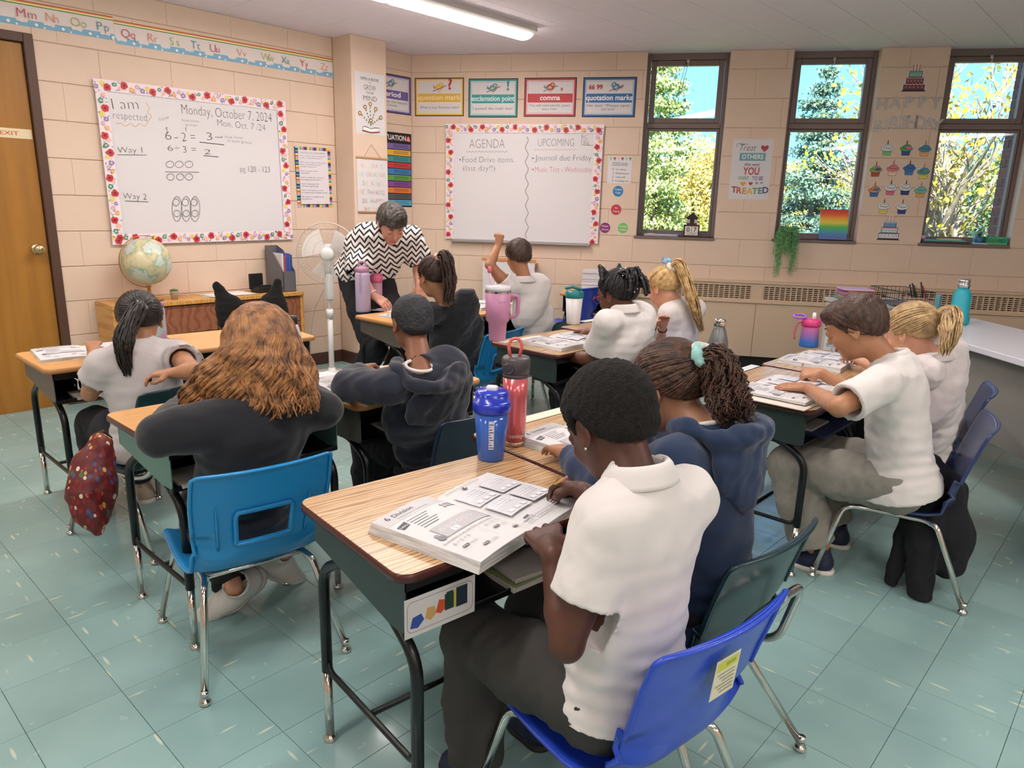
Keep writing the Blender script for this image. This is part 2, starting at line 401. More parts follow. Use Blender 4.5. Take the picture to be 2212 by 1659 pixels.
# unseen sides of the room, plain painted
plain = mat('plain_paint', '#d9bea6', .6)
ext = BW(7.4, 0); ex = ext.translation
struct('wall_right', MB().box((4.35, -4, 0), (4.5, 8.4, HC), plain).build('wall_right'))
struct('wall_rear', MB().box((-5.4, -4.1, 0), (4.5, -3.95, HC), plain).build('wall_rear'))
struct('wall_far', MB().box((ex.x, ex.y, 0), (4.5, ex.y+.15, HC), plain).build('wall_far'))
for i, q in enumerate(WO): struct('trim_%d' % (i+1), MB().box((q[0]-.05, HC+.001, -.4), (q[1]+.05, HC+.03, .02), ceil_m).build('trim_%d' % (i+1), None, None, BW(0, 0)))
# baseboards
bsm = mat('brown_baseboard', '#4e3229', .5)
b = MB().box((LX, CY-2.84, 0), (LX+.012, 3.467, .10), bsm, bev=.002).box((LX, 3.455, 0), (LX+.258, 3.467, .10), bsm).box((LX+.246, 3.455, 0), (LX+.258, 3.80, .10), bsm).box((LX, 3.80, 0), (LX+.012, CY, .1), bsm)
struct('baseboard_left', b.build('baseboard_left'))
struct('baseboard_back', MB().box((0, 0, 0), (2.2, .1, .012), bsm).build('baseboard_back', None, None, BW(0, 0)))
# ---- door
wood = mat('door_veneer', '#a9742c', .38, noise=(2.2, '#9a6826', .35, .65), stretch=(9, .7, 9))
dr = empty('door_1', LW(-3.82, 0)); dr['kind'] = 'structure'
fr = MB(); W_ = .975; Hd = 2.235; t_ = .05
for lo, hi in (((0, 0, -.1), (t_, Hd, .012)), ((W_-t_, 0, -.1), (W_, Hd, .012)), ((t_, Hd-t_, -.1), (W_-t_, Hd, .012))): fr.box(lo, hi, brownd, bev=.003)
fr.build('door_frame', None, dr)
MB().box((t_+.003, .0, -.055), (W_-t_-.003, Hd-t_-.003, -.02), wood, bev=.002).build('door_slab', None, dr)
kn = MB().lathe([(.034, 0), (.034, .004), (.026, .01), (.011, .014), (.011, .035), (.024, .042), (.03, .055), (.027, .068), (.012, .074), (0, .075)], mat('brass_satin', '#c9b48c', .25, .9), T=Matrix.Translation((W_-.112, 1.004, -.02)))
kn.build('door_knob', None, dr)
es = MB().box((.60, 1.648, -.02), (.914, 1.703, -.017), ink('#e6d3ae')).build('exit_sign', None, dr); es['label'] = 'cream EXIT sign with orange lettering'
Pr().text('EXIT', .80, 1.665, .022, '#c9522f', width=.095, bold=.01).build('lettering', es, Matrix.Translation((0, 0, -.017)))
MB().box((.575, 1.05, -.02), (.605, 1.2, -.017), ink('#3c97ad')).build('notice', None, dr)
struct('door_gap_blocker', MB().box((LX-.9, -1.2, -.05), (LX-.2, 2.2, HC), plain).build('door_gap_blocker'))  # unseen box added behind the door to block sky light at its foot
# ---- windows
glass = bpy.data.materials.new('window_glass'); glass.use_nodes = True; t = glass.node_tree; t.nodes.clear()
go = N(t, 'ShaderNodeOutputMaterial'); g1 = N(t, 'ShaderNodeBsdfTransparent'); g1.inputs[0].default_value = (.93, .96, .97, 1); g2 = N(t, 'ShaderNodeBsdfGlossy'); g2.inputs['Roughness'].default_value = .02; gm = N(t, 'ShaderNodeMixShader'); gm.inputs[0].default_value = .02
t.links.new(g1.outputs[0], gm.inputs[1]); t.links.new(g2.outputs[0], gm.inputs[2]); t.links.new(gm.outputs[0], go.inputs[0])
def window(n, s0, s1, z0):
    r = empty('window_%d' % n, BW(s0, z0)); r['kind'] = 'structure'; W_ = s1-s0; H_ = HC-z0; D = -.13
    ZM = 2.02-z0
    o = MB(); f = .028
    for lo, hi in (((0, .0, D-.05), (f, H_, D+.03)), ((W_-f, 0, D-.05), (W_, H_, D+.03)), ((f, H_-.05, D-.05), (W_-f, H_, D+.03)), ((f, 0, D-.05), (W_-f, .03, D+.03)), ((f, ZM-.03, D-.05), (W_-f, ZM+.01, D+.035))): o.box(lo, hi, brown, bev=.003)
    o.build('window_frame', None, r)
    for nm, (a, b, c, d) in (('upper_sash', (f+.004, ZM+.012, W_-f-.004, H_-.052)), ('lower_sash', (f+.002, .032, W_-f-.002, ZM-.032))):
        q = .044 if nm == 'upper_sash' else .02; m = MB()
        for lo, hi in (((a, b, D-.03), (a+q, d, D+.022)), ((c-q, b, D-.03), (c, d, D+.022)), ((a+q, b, D-.03), (c-q, b+q*.9, D+.022)), ((a+q, d-q*.9, D-.03), (c-q, d, D+.022))): m.box(lo, hi, brown, bev=.003)
        k = m.build(nm, None, r)
        MB().box((a+q, b+q*.9, D-.008), (c-q, d-q*.9, D-.004), glass).build('pane', None, k)
    MB().box((W_/2-.012, H_-.075, D+.022), (W_/2+.012, H_-.045, D+.035), chrome, bev=.003).box((W_/2-.004, H_-.095, D+.03), (W_/2+.004, H_-.07, D+.042), chrome).build('latch', None, r)
    MB().box((-.02, -.022, -.13), (W_+.0, .0, .012), brown, bev=.003).build('window_sill', None, r)
    return r
for i, q in enumerate(WO): wn = window(i+1, q[0], q[1], q[2])
cordm = mat('pull_cord', '#3d4a4a', .6)
tag(MB().tube(bez([(.302, 1.385, -.10), (.30, 1.36, -.08), (.285, 1.28, -.08), (.275, 1.20, -.08)], 5), .0022, cordm).tube(bez([(.312, 1.385, -.10), (.315, 1.33, -.08), (.298, 1.25, -.08), (.29, 1.19, -.08)], 5), .0022, cordm).build('pull_cord', None, None, BW(2.0, 1.115)), 'thin dark pull cord hanging from the latch of the left window', 'cord')
# ---- radiator cover along the back wall
rc = mat('beige_metal', '#d3b89e', .42)
rad = empty('radiator_cover', BW(1.98, 0)); tag(rad, 'long beige metal radiator cover with slotted grille under the windows', 'radiator')
L_ = 5.2
MB().box((0, .15, 0), (L_, .60, .10), rc, bev=.004).build('front_panel', None, rad)
MB().box((0, .0, 0), (L_, .15, .05), mat('dark_kick', '#1d1716', .6)).build('kick_space', None, rad)
MB().box((0, .60, 0), (L_, .615, .115), rc, bev=.003).build('ledge', None, rad)
MB().box((0, .76, 0), (L_, .778, .112), rc, bev=.004).build('top_rail', None, rad)
gb = mat('grille_dark', '#5d4a3d', .8)
MB().box((0, .615, 0), (L_, .76, .055), gb).build('grille_back', None, rad)
sl_ = MB(); x = .02; k = 0
for u in range(0, 5):
    xa = u*1.04; 
    sl_.box((xa, .615, .055), (xa+.05, .76, .098), rc); sl_.box((xa+.99, .615, .055), (xa+1.04, .76, .098), rc)
    n_ = 22; cw = .94/n_
    for i in range(n_+1): sl_.box((xa+.05+i*cw-.0045, .632, .07), (xa+.05+i*cw+.0045, .74, .098), rc)
    for j in range(8): z = .632+j*.0155; sl_.box((xa+.05, z-.0035, .075), (xa+.99, z+.0035, .094), rc)
sl_.box((0, .615, .055), (L_, .632, .1), rc).box((0, .742, .055), (L_, .76, .1), rc)
tag(sl_.build('grille', None, rad), kind='stuff')
for u in range(1, 5): MB().box((u*1.04-.0015, .15, .1), (u*1.04+.0015, .6, .1012), gb).build('seam', None, rad)
# ---- ceiling lights: the two in view and the others of the room's rows
lampm = mat('lamp_diffuser', '#ffffff', .4, emit=('#fff3ea', 26.0))
lampb = mat('lamp_housing', '#d8d3d2', .4)
def lamp(x, y0, y1, label, group=None):
    r = empty('ceiling_light', Matrix.Translation((x, y0, HC))); L = y1-y0
    pr = [(-.105, 0), (-.11, -.035), (-.075, -.05), (.075, -.05), (.11, -.035), (.105, 0)]
    v = [(p[0], y, p[1]) for y in (0, L) for p in pr]; f = [(i, i+1, i+7, i+6) for i in range(5)]+[(5, 4, 3, 2, 1, 0), (6, 7, 8, 9, 10, 11)]
    MB().add(v, f, lampb).build('housing', None, r)
    nn = 7; pr = [(.078*math.cos(PI+PI*i/nn), -.048+.032*math.sin(PI+PI*i/nn)) for i in range(nn+1)]
    v = [(p[0], y, p[1]) for y in (.012, L-.012) for p in pr]; f = [(i, i+1, i+nn+2, i+nn+1) for i in range(nn)]+[tuple(range(nn, -1, -1)), tuple(range(nn+1, 2*nn+2))]
    MB().add(v, f, lampm).build('diffuser', None, r)
    la = bpy.data.lights.new('lamp', 'AREA'); la.shape = 'RECTANGLE'; la.size = .15; la.size_y = L-.05; la.energy = LAMP*L; la.color = (1, .925, .89)
    lo = bpy.data.objects.new('lamp', la); link(lo, r); lo.location = (0, L/2, -.09)
    tag(r, label, 'light', group); return r
LAMP = 12.5
lamp(-3.74, 2.95, 4.14, 'white linear ceiling light with glowing diffuser, nearer the corner')
lamp(-3.74, 1.73, 2.92, 'white linear ceiling light cut by the top edge of the picture')
for x in (-3.74, -1.3, 1.2, 3.4):
    for y in (-2.6, -.2, 2.2):
        if x == -3.74 and y > 0: continue
        lamp(x, y, y+1.2, 'ceiling light outside the picture, %s row from left wall, %s from the rear' % ({-3.74: 'first', -1.3: 'second', 1.2: 'third', 3.4: 'fourth'}[x], {-2.6: 'first', -.2: 'second', 2.2: 'third'}[y]), 'ceiling lights out of view')
# ================================================================== THINGS ON THE WALLS
def lp(M, px, py, *_):
    """where the sight line of a pixel meets the sheet M, in the sheet's own x, y"""
    I = M.inverted(); o = I @ Vector(_O); d = I.to_3x3() @ Vector(_ray(px, py)); t = -o.z/d.z; return (o.x+d.x*t, o.y+d.y*t)
FC = ['#c8353a', '#e9a84c', '#d9a7c9', '#8b7bb5', '#e7d24c', '#c8353a', '#3f8f78', '#f0b9b0']
def flower_strip(w, h, seed):
    """printed floral trimmer, w long, h high"""
    r = random.Random(seed); p = Pr(.0002, .00002); x = .012; k = seed
    p.rect(0, 0, w, h, '#efdfe6')
    for i in range(int(w/.012)):
        a, b_ = r.uniform(.004, w-.004), r.uniform(.004, h-.004); q = r.uniform(0, PI); L = r.uniform(.006, .012)
        p.poly([(a-L*math.cos(q), b_-L*math.sin(q)), (a+.003*math.sin(q), b_-.003*math.cos(q)), (a+L*math.cos(q), b_+L*math.sin(q)), (a-.003*math.sin(q), b_+.003*math.cos(q))], r.choice(['#3f8f78', '#2f5d4a', '#7fb7a6', '#8b7bb5', '#dba3c8']))
    while x < w-.01:
        c = FC[k % len(FC)]; big = c == '#c8353a'; R = .024 if big else r.uniform(.012, .018); y = min(max(h*(.35 if k % 2 else .65), R*.8), h-R*.8)
        n_ = 6 if big else 5
        for i in range(n_):
            a = 2*PI*i/n_+r.random(); p.circ(min(max(x+R*.5*math.cos(a), R*.5), w-R*.5), min(max(y+R*.5*math.sin(a), R*.5), h-R*.5), R*.5, c, 8)
        p.circ(x, y, R*.38, '#8e1f26' if big else '#f3e6b8', 8); p.circ(x, y, R*.16, '#3b2a2a', 6)
        x += R*1.5+r.uniform(.004, .012); k += 1
    return p
wbm = mat('whiteboard', '#dedadd', .22); alu = mat('aluminium', '#b9b7b8', .35, .8)
def wboard(M, w, h, bw, sides, label, pr, tray=False, seed=1):
    r = empty('whiteboard', M); tag(r, label, 'whiteboard')
    MB().box((0, 0, .002), (w, h, .016), wbm, bev=.002).build('writing_surface', None, r)
    e = MB(); q = .008
    for lo, hi in (((-q, -q, 0), (w+q, 0, .02)), ((-q, h, 0), (w+q, h+q, .02)), ((-q, 0, 0), (0, h, .02)), ((w, 0, 0), (w+q, h, .02))): e.box(lo, hi, alu, bev=.001)
    e.build('board_edge', None, r)
    if tray: MB().box((-.02, -.022, 0), (w+.005, -.008, .055), alu, bev=.003).build('pen_tray', None, r)
    for i, sd in enumerate(sides):
        L = {'t': w+2*bw, 'b': w+2*bw, 'l': h+bw*.6, 'r': h+bw*.6}[sd]
        m = {'t': Matrix.Translation((-bw, h-.004, .0205)), 'b': Matrix.Translation((-bw, -bw+.004, .0205)), 'l': Matrix.Translation((.004, -.0*bw, .0225)) @ Matrix.Rotation(PI/2, 4, 'Z'), 'r': Matrix.Translation((w+bw-.004, 0, .0225)) @ Matrix.Rotation(PI/2, 4, 'Z')}[sd]
        if sd in 'lr': m = m @ Matrix.Translation((-bw*.5 if not tray else 0, 0, 0))
        st = MB().box((0, 0, 0), (L, bw, .0008), ink('#efdfe6')).build('floral_trimmer', None, r, m)
        flower_strip(L, bw, seed*3+i).build('flower_print', st, Matrix.Translation((0, 0, .0008)))
    pr.build('marker_writing', r, Matrix.Translation((0, 0, .0165))); return r
def wr(p, M, t, x0, y0, x1, c='#3a3a3e', hpx=None, shear=.0, thin=-.022, y1=None, dz=.0165):
    """marker writing between two pixels of the picture's baseline"""
    Mz = M @ Matrix.Translation((0, 0, dz)); a = lp(Mz, x0, y0); b = lp(Mz, x1, y1 if y1 is not None else y0); top = lp(Mz, x0, y0-hpx)
    rot = math.atan2(b[1]-a[1], b[0]-a[0]); L = math.hypot(b[0]-a[0], b[1]-a[1])
    p.text(t, a[0], a[1], top[1]-a[1], c, 'l', L, thin=thin, shear=shear, rot=rot)
def wl_(p, M, pts, c='#3a3a3e', w=.004, dz=.0165):
    Mz = M @ Matrix.Translation((0, 0, dz)); p.line([lp(Mz, *q) for q in pts], w, c)
def wring(p, M, x, y, rx, ry, c='#55555a', w=.003, dz=.0165):
    wl_(p, M, [(x+rx*math.cos(2*PI*i/18), y+ry*math.sin(2*PI*i/18)) for i in range(19)], c, w, dz)
# ---- whiteboard on the left wall
M1 = LW(-2.468, 1.087, 0, .012); p = Pr(.0003, .00006)
wr(p, M1, 'I am', 244, 236, 300, hpx=24); wr(p, M1, 'respected', 245, 256, 318, hpx=17, y1=262)
wl_(p, M1, bez([(315, 222, 0), (323, 234, 0), (318, 242, 0), (327, 250, 0), (320, 262, 0), (312, 273, 0), (302, 267, 0), (292, 274, 0), (282, 267, 0), (270, 273, 0), (262, 266, 0), (250, 268, 0)], 3), '#d9a77e', .004)
wr(p, M1, 'Monday, October 7, 2024', 393, 246, 587, hpx=22, y1=264); wr(p, M1, 'Mon. Oct. 7 /24', 470, 272, 573, hpx=15, y1=283)
wr(p, M1, 'how', 346, 262, 366, hpx=8, y1=256); wr(p, M1, 'how many', 393, 262, 430, hpx=6, y1=265); wr(p, M1, 'groups', 401, 272, 426, hpx=6, y1=273)
wl_(p, M1, [(361, 290), (360, 274), (357, 279)], w=.003); wl_(p, M1, [(402, 284), (401, 275)], w=.003)
wr(p, M1, '6', 358, 302, 371, hpx=19); wr(p, M1, '-', 377, 303, 386, hpx=17); wr(p, M1, '2 =', 394, 305, 423, hpx=19)
wr(p, M1, '3', 447, 303, 459, hpx=17); wl_(p, M1, [(431, 307), (484, 313)], w=.005); wl_(p, M1, [(464, 296), (481, 297), (477, 294)], w=.003)
wr(p, M1, 'how many', 486, 298, 524, hpx=6, y1=300); wr(p, M1, 'in each group', 491, 306, 544, hpx=6, y1=311)
wr(p, M1, '6', 363, 326, 374, hpx=13); wr(p, M1, '\u00f7', 377, 326, 389, hpx=13); wr(p, M1, '3 =', 396, 330, 424, hpx=15); wr(p, M1, '2', 442, 333, 456, hpx=11); wl_(p, M1, [(440, 336), (472, 339)], w=.004)
wr(p, M1, 'Way 1', 255, 330, 308, hpx=13); wl_(p, M1, [(254, 334), (317, 335)], w=.003)
for x in (367, 387, 408): wring(p, M1, x, 355, 8.5, 7)
wl_(p, M1, [(357, 371), (430, 372)], w=.003)
for x in (368, 389, 408): wring(p, M1, x, 382, 8, 7)
wr(p, M1, 'pg 120 - 123', 519, 371, 583, hpx=13, y1=372)
wr(p, M1, 'Way 2', 266, 429, 317, hpx=13, y1=431); wl_(p, M1, [(270, 434), (320, 436)], w=.003)
for x in (382, 402, 421):
    wring(p, M1, x, 451, 10.5, 27); wring(p, M1, x-2, 437, 7, 7.5); wring(p, M1, x, 461, 7, 7)
wboard(M1, 1.176, .885, .069, 'tblr', 'whiteboard with Monday, October 7, 2024 and division sums, on the left wall', p, seed=1)
# ---- whiteboard on the far wall
M2 = BW(.385, 1.035); p = Pr(.0003, .00006)
wr(p, M2, 'AGENDA', 1014, 320, 1090, '#6a6a6e', 20); wr(p, M2, 'UPCOMING', 1162, 316, 1240, '#6a6a6e', 17)
wl_(p, M2, [(1007+i*3.6, 327+(2.5 if i % 2 else -1)) for i in range(26)], '#5a5a5e', .003); wl_(p, M2, [(1154+i*3.7, 323+(2 if i % 2 else -1)) for i in range(26)], '#d99a6a', .003)
wr(p, M2, 'Food Drive items', 999, 351, 1108, '#2e2e33', 13); wr(p, M2, '(last day!!)', 1001, 369, 1069, '#2e2e33', 12); wring(p, M2, 994, 345, 1.2, 1.2, w=.005)
wl_(p, M2, [(1138+3*math.sin(i*.62), 295+i*3.1) for i in range(72)], '#3a3a3e', .004)
wr(p, M2, 'Journal due Friday', 1156, 347, 1277, '#2e2e33', 13); wring(p, M2, 1151, 342, 1.2, 1.2, w=.005)
wr(p, M2, 'Music Test - Wednesday', 1156, 372, 1278, '#c24c66', 12); wring(p, M2, 1151, 366, 1.2, 1.2, '#c24c66', .005)
wl_(p, M2, [(1257, 290), (1256, 313), (1281, 314)], w=.003); wr(p, M2, 'IC', 1259, 299, 1270, hpx=7); wr(p, M2, 'QC', 1260, 306, 1271, hpx=6); wr(p, M2, 'MJ', 1261, 313, 1272, hpx=6)
wboard(M2, 1.225, .905, .072, 'tlr', 'whiteboard headed AGENDA and UPCOMING on the far wall left of the windows', p, True, 2)
# ---- alphabet strips
def strip(s0, s1, letters, label, cut=None):
    w = s1-s0; h = .137; M_ = LW(s0, 2.262, 0, .0095)
    p = Pr(.0002, .0001); p.rect(0, 0, w, h, '#e3dad6')
    for i, c in enumerate(('#c2452f', '#e2b65a', '#f1e9b0', '#5a8f5a')): p.rect(0, h-.006*(i+1), w, h-.006*i, c)
    p.rect(0, 0, w, .036, '#7fb2cf'); r = random.Random(int(w*1000)); x = .02
    while x < w-.02:
        for k in range(3): p.circ(min(max(x+k*.018, .014), w-.014), .03+r.uniform(-.002, .005), .013, '#e3dad6', 12)
        p.circ(min(x+.09, w-.012), .016, .009, '#e9f0f2', 10); p.circ(min(x+.13, w-.012), .006, .006, '#e9f0f2', 8); x += r.uniform(.13, .17)
    cs = ['#c14b5b', '#dd9270', '#a9b25e', '#4a88a3']
    for i, L in enumerate(letters):
        a = lp(M_, L[1], L[2])[0] if isinstance(L, tuple) else L
        if .02 < a < w: p.text((L[0][0])+'', min(a, w-.075), .044, .05, cs[(i+L[3]) % 4], 'l', thin=-.012); b0 = a+.055 if L[0][0] in 'MOQW' else a+.042; p.text(L[0][1], min(b0, w-.034), .044, .048, cs[(i+L[3]) % 4], 'l', thin=-.012)
    return board('alphabet_strip', w, h, .001, '#e3dad6', M_, label, 'wall strip', 'alphabet strips along the top of the left wall', p)
strip(-4.12, -2.388, [('Kk', -100, 0, 1), ('Ll', -30, 0, 1), ('Mm', 36, 35, 0-2), ('Nn', 99, 45, -2), ('Oo', 153, 60, -2), ('Pp', 210, 70, -2)], 'printed alphabet strip showing Mm to Pp with blue polka dot border')
strip(-2.386, -.793, [('Qq', 262, 80, 0), ('Rr', 320, 95, 0), ('Ss', 367, 100, 0), ('Tt', 412, 105, 0), ('Uu', 453, 105, 0), ('Vv', 511, 115, 0), ('Ww', 563, 125, 0), ('Xx', 606, 130, 0), ('Yy', 647, 135, 0), ('Zz', 691, 140, 0)], 'printed alphabet strip showing Qq to Zz beside the pillar')
# ---- rules sheet with striped border
M_ = LW(-1.158, 1.282, 0, .02); w, h = .315, .455; p = Pr(); cs = ['#2c4f7c', '#8cc0dc', '#e9d35e', '#1c2c55', '#d0607a', '#5d9b8a', '#e8a05a']
for i in range(26): p.rect(w*i/26, 0, w*(i+1)/26, h, cs[(i*3) % 7])
for i in range(36):
    p.rect(0, h*i/36, .027, h*(i+1)/36, cs[(i*5+1) % 7]); p.rect(w-.027, h*i/36, w, h*(i+1)/36, cs[(i*3+2) % 7])
p.rect(.027, .024, w-.027, h-.024, '#dcd6dc'); p.text('NOTICE & CONCERNS', w/2, h-.05, .013, '#6a7a92', width=.22)
for i, t in enumerate(['Can I start every sentence', 'with a capital letter?', '', 'Did I use proper punctuation', 'after completing each', 'simple sentence?', '', 'Did I proper name', 'capitals?', '', 'Have I used the correct', 'homophone like there', '', 'Have I checked for', 'correct spelling?', '', 'Have I re-read my work', 'to make sure it makes sense?', '', 'My work is ready to be', 'handed in!']):
    if t: p.text(t, .036, h-.07-i*.0163, .0085, '#5d6678', 'l', width=min(.009*len(t), .235))
board('rules_poster', w, h, .001, '#dcd6dc', M_, 'handwritten checklist sheet with multicoloured striped border left of the pillar', 'poster', None, p)
# ---- pillar posters
PM = lambda y, z, rot=0: _wm(Vector((0, 1, 0)), Vector((1, 0, 0)), Vector((LX+.247, y, z))) @ Matrix.Rotation(rot, 4, 'Z')
a = atx(765, 152, LX+.247); b_ = atx(832, 298, LX+.247); M_ = PM(a.y, b_.z+.015); w, h = b_.y-a.y, a.z-b_.z-.015
p = Pr(); p.text('OPEN A BOOK', w/2, h-.055, .02, '#3a3a3a', width=w*.62, bold=.01).text('AND', w/2, h-.073, .009, '#3a3a3a').text('GROW', w/2, h-.125, .038, '#333333', width=w*.4, thin=-.01).text('YOUR', w/2, h-.153, .018, '#333333', width=w*.26).text('MIND', w/2, h-.205, .038, '#333333', width=w*.45, thin=-.01)
for x, y in ((.5, .50), (.32, .44), (.68, .43), (.14, .33), (.85, .30), (.5, .23)):
    for k in range(1, 5):
        q = k/5; xx, yy = x*w+(w*.5-x*w)*q, y*h+(.12*h-y*h)*q*.8; p.circ(xx, yy, .005, '#55703f', 6, ry=.009)
    p.star(x*w, y*h, .021, '#9a6a2a', 8, .62, '#f3e9c0')
p.poly([(w*.22, h*.115), (w*.5, h*.09), (w*.78, h*.115), (w*.78, h*.06), (w*.5, h*.035), (w*.22, h*.06)], '#efe9e4').line([(w*.22, h*.115), (w*.35, h*.12), (w*.5, h*.09), (w*.65, h*.12), (w*.78, h*.115), (w*.78, h*.06), (w*.5, h*.035), (w*.22, h*.06), (w*.22, h*.115)], .004, '#3a3030').line([(w*.2, h*.052), (w*.5, h*.028), (w*.8, h*.052)], .006, '#a83c38')
board('book_poster', w, h, .001, '#d8d4d6', M_, 'white OPEN A BOOK AND GROW YOUR MIND poster with sunflowers on the pillar', 'poster', None, p)
a = atx(770, 336, LX+.25); b_ = atx(836, 460, LX+.25); w, h = b_.y-a.y+.01, a.z-b_.z-.01
r = empty('hanging_banner', PM(a.y, b_.z)); tag(r, 'white hanging banner with pastel words, wooden slats and a string', 'banner')
MB().box((0, .01, .002), (w, h, .004), ink('#dad5d6')).build('cloth', None, r); wdm = mat('light_wood', '#b88f63', .5)
MB().box((-.006, h-.008, 0), (w+.006, h+.006, .012), wdm, bev=.002).build('wooden_slat', None, r); MB().box((-.0, 0, 0), (w, .013, .012), wdm, bev=.002).build('wooden_slat', None, r)
MB().tube([(w*.22, h, .008), (w*.47, h+.105, .004), (w*.8, h, .008)], .0015, wdm).build('string', None, r)
p = Pr(); pc = ['#e3b7a6', '#c9d8b9', '#a9cdd8', '#e8d6a0', '#c9b8d6']
for i, t in enumerate(['BE BRAVE', 'BE CREATIVE', 'BE KIND', 'BE THANKFUL', 'BE HAPPY', 'BE YOU']):
    y = h*(.86-.158*i); n_ = len(t); wd = w*(.34+.055*n_*.9)
    for j, ch in enumerate(t):
        if ch != ' ': p.text(ch, w/2-wd/2+wd*(j+.5)/n_, y-.018, .034, pc[(i+j) % 5])
p.build('lettering', r, Matrix.Translation((0, 0, .004)))
# ---- punctuation cards
def bird(p, x, y, s, body, wing, flip=1, belly='#e9c27a'):
    f = flip; p.circ(x, y, .034*s, body, 18, ry=.028*s); p.circ(x+f*.018*s, y+.018*s, .022*s, body, 16)
    p.poly([(x-f*.03*s, y), (x-f*.062*s, y+.022*s), (x-f*.05*s, y-.004*s)], wing).poly([(x-f*.03*s, y-.004*s), (x-f*.066*s, y+.002*s), (x-f*.04*s, y-.016*s)], wing)
    p.circ(x-f*.002*s, y-.006*s, .017*s, belly, 14, ry=.014*s); p.poly([(x+f*.036*s, y+.02*s), (x+f*.058*s, y+.014*s), (x+f*.036*s, y+.008*s)], '#e6b13c')
    p.circ(x+f*.02*s, y+.021*s, .009*s, '#f2f2f2', 12).circ(x+f*.022*s, y+.021*s, .0045*s, '#26262a', 8); p.line([(x-.06*s, y-.034*s), (x+.066*s, y+.012*s)], .006*s, '#5f5560')
    p.line([(x-.008*s, y-.028*s), (x-.008*s, y-.042*s)], .003, '#b5523c').line([(x+.008*s, y-.028*s), (x+.008*s, y-.042*s)], .003, '#b5523c')
def pcard(M_, w, h, c, name, l1, l2, bc, wc, marks, label, vis=0, fade='#f2f0ee'):
    p = Pr(); p.rect(.008, .008, w-.008, h-.008, c).rect(.022, .022, w-.022, h-.022, '#f0ecea').rect(.028, .028, w-.028, h-.028, c).rect(.031, .031, w-.031, h-.031, '#dcd8da')
    p.rect(.028, h*.36, w-.028, h*.60, c).rect(.028, h*.355, w-.028, h*.365, '#f0ecea').rect(.028, h*.595, w-.028, h*.605, '#f0ecea')
    p.text(name, w/2+vis, h*.43, .040, fade, width=min(w*.87, .034*len(name)), bold=.022)
    if l2: p.text(l1, w/2, h*.265, .020, '#6a6a70', width=w*.8).text(l2, w/2, h*.175, .020, '#6a6a70', width=min(w*.6, .011*len(l2)))
    else: p.text(l1, w/2, h*.2, .022, '#6a6a70', width=w*.8)
    bird(p, w*(.5 if marks[1] > .3 else .62)+vis, h*.755, .95, bc, wc, 1 if marks[1] > .5 or vis else -1); p.text(marks[0], w*marks[1], h*(.70 if marks[2] > .03 else .63), marks[2], marks[3], bold=.03)
    return board('punctuation_card', w, h, .0012, '#1c1a22', M_, label, 'poster', 'punctuation cards along the wall', p)
pcard(LW(-.44, 2.075), .43, .31, '#6f5fa0', 'period', 'I went to the beach', 'on Saturday.', '#5d8fb5', '#7fa5c9', ('.', .88, .03, '#c23a4a'), 'purple period card half hidden behind the pillar')
pcard(BW(.03, 2.072), .44, .311, '#e0b54c', 'question mark', 'What is your favorite color?', None, '#e9b93c', '#d9962c', ('?', .72, .085, '#c23a3c'), 'yellow question mark card at the left end of the far wall', fade='#f5dfa0')
pcard(BW(.511, 2.062), .43, .311, '#3f9a9c', 'exclamation point', 'I passed the math test!', None, '#4f9ab0', '#3a7f9c', ('!', .80, .085, '#3f9a9c'), 'teal exclamation point card with pale lettering, second on the far wall', fade='#d4ecec')
pcard(BW(.996, 2.068), .44, .308, '#c43a42', 'comma', 'You will need pencils, paper,', 'and a ruler.', '#c2473e', '#4a93b0', (',', .72, .06, '#c43a42'), 'red comma card above the far whiteboard')
pcard(BW(1.489, 2.065), .437, .31, '#2f6fae', 'quotation marks', 'He said, "Please open', 'your book."', '#3f86b8', '#c9536a', ('66 99', .24, .035, '#b83245'), 'blue quotation marks card nearest the windows')
# ---- punctuation column poster behind the pillar
M_ = LW(-.46, 1.30); w, h = .45, .622; p = Pr(); cs = ['#7a66a8', '#e9b23c', '#3f9a9c', '#cc3a3c', '#3f82c4', '#66a84c', '#8a4a9c', '#e2803a', '#55585e', '#55b0d4']
p.text('PUNCTUATION', w-.06, h-.062, .04, '#efe9e6', 'r', width=.36, bold=.02).circ(w-.035, h-.045, .022, '#c9443e', 12).poly([(w-.055, h-.06), (w-.01, h-.066), (w-.03, h-.02)], '#e9a0a0')
for i, c in enumerate(cs):
    y1 = h-.09-i*.0525; p.rect(.01, y1-.046, w-.01, y1, c); p.line([(w-.2, y1-.012), (w-.03, y1-.012)], .0035, '#2a2a30').line([(w-.2, y1-.022), (w-.04, y1-.022)], .0035, '#2a2a30').line([(w-.2, y1-.033), (w-.03, y1-.033)], .0035, '#2a2a30')
board('punctuation_poster', w, h, .0012, '#141418', M_, 'black PUNCTUATION poster with ten coloured bars beside the pillar', 'poster', None, p)
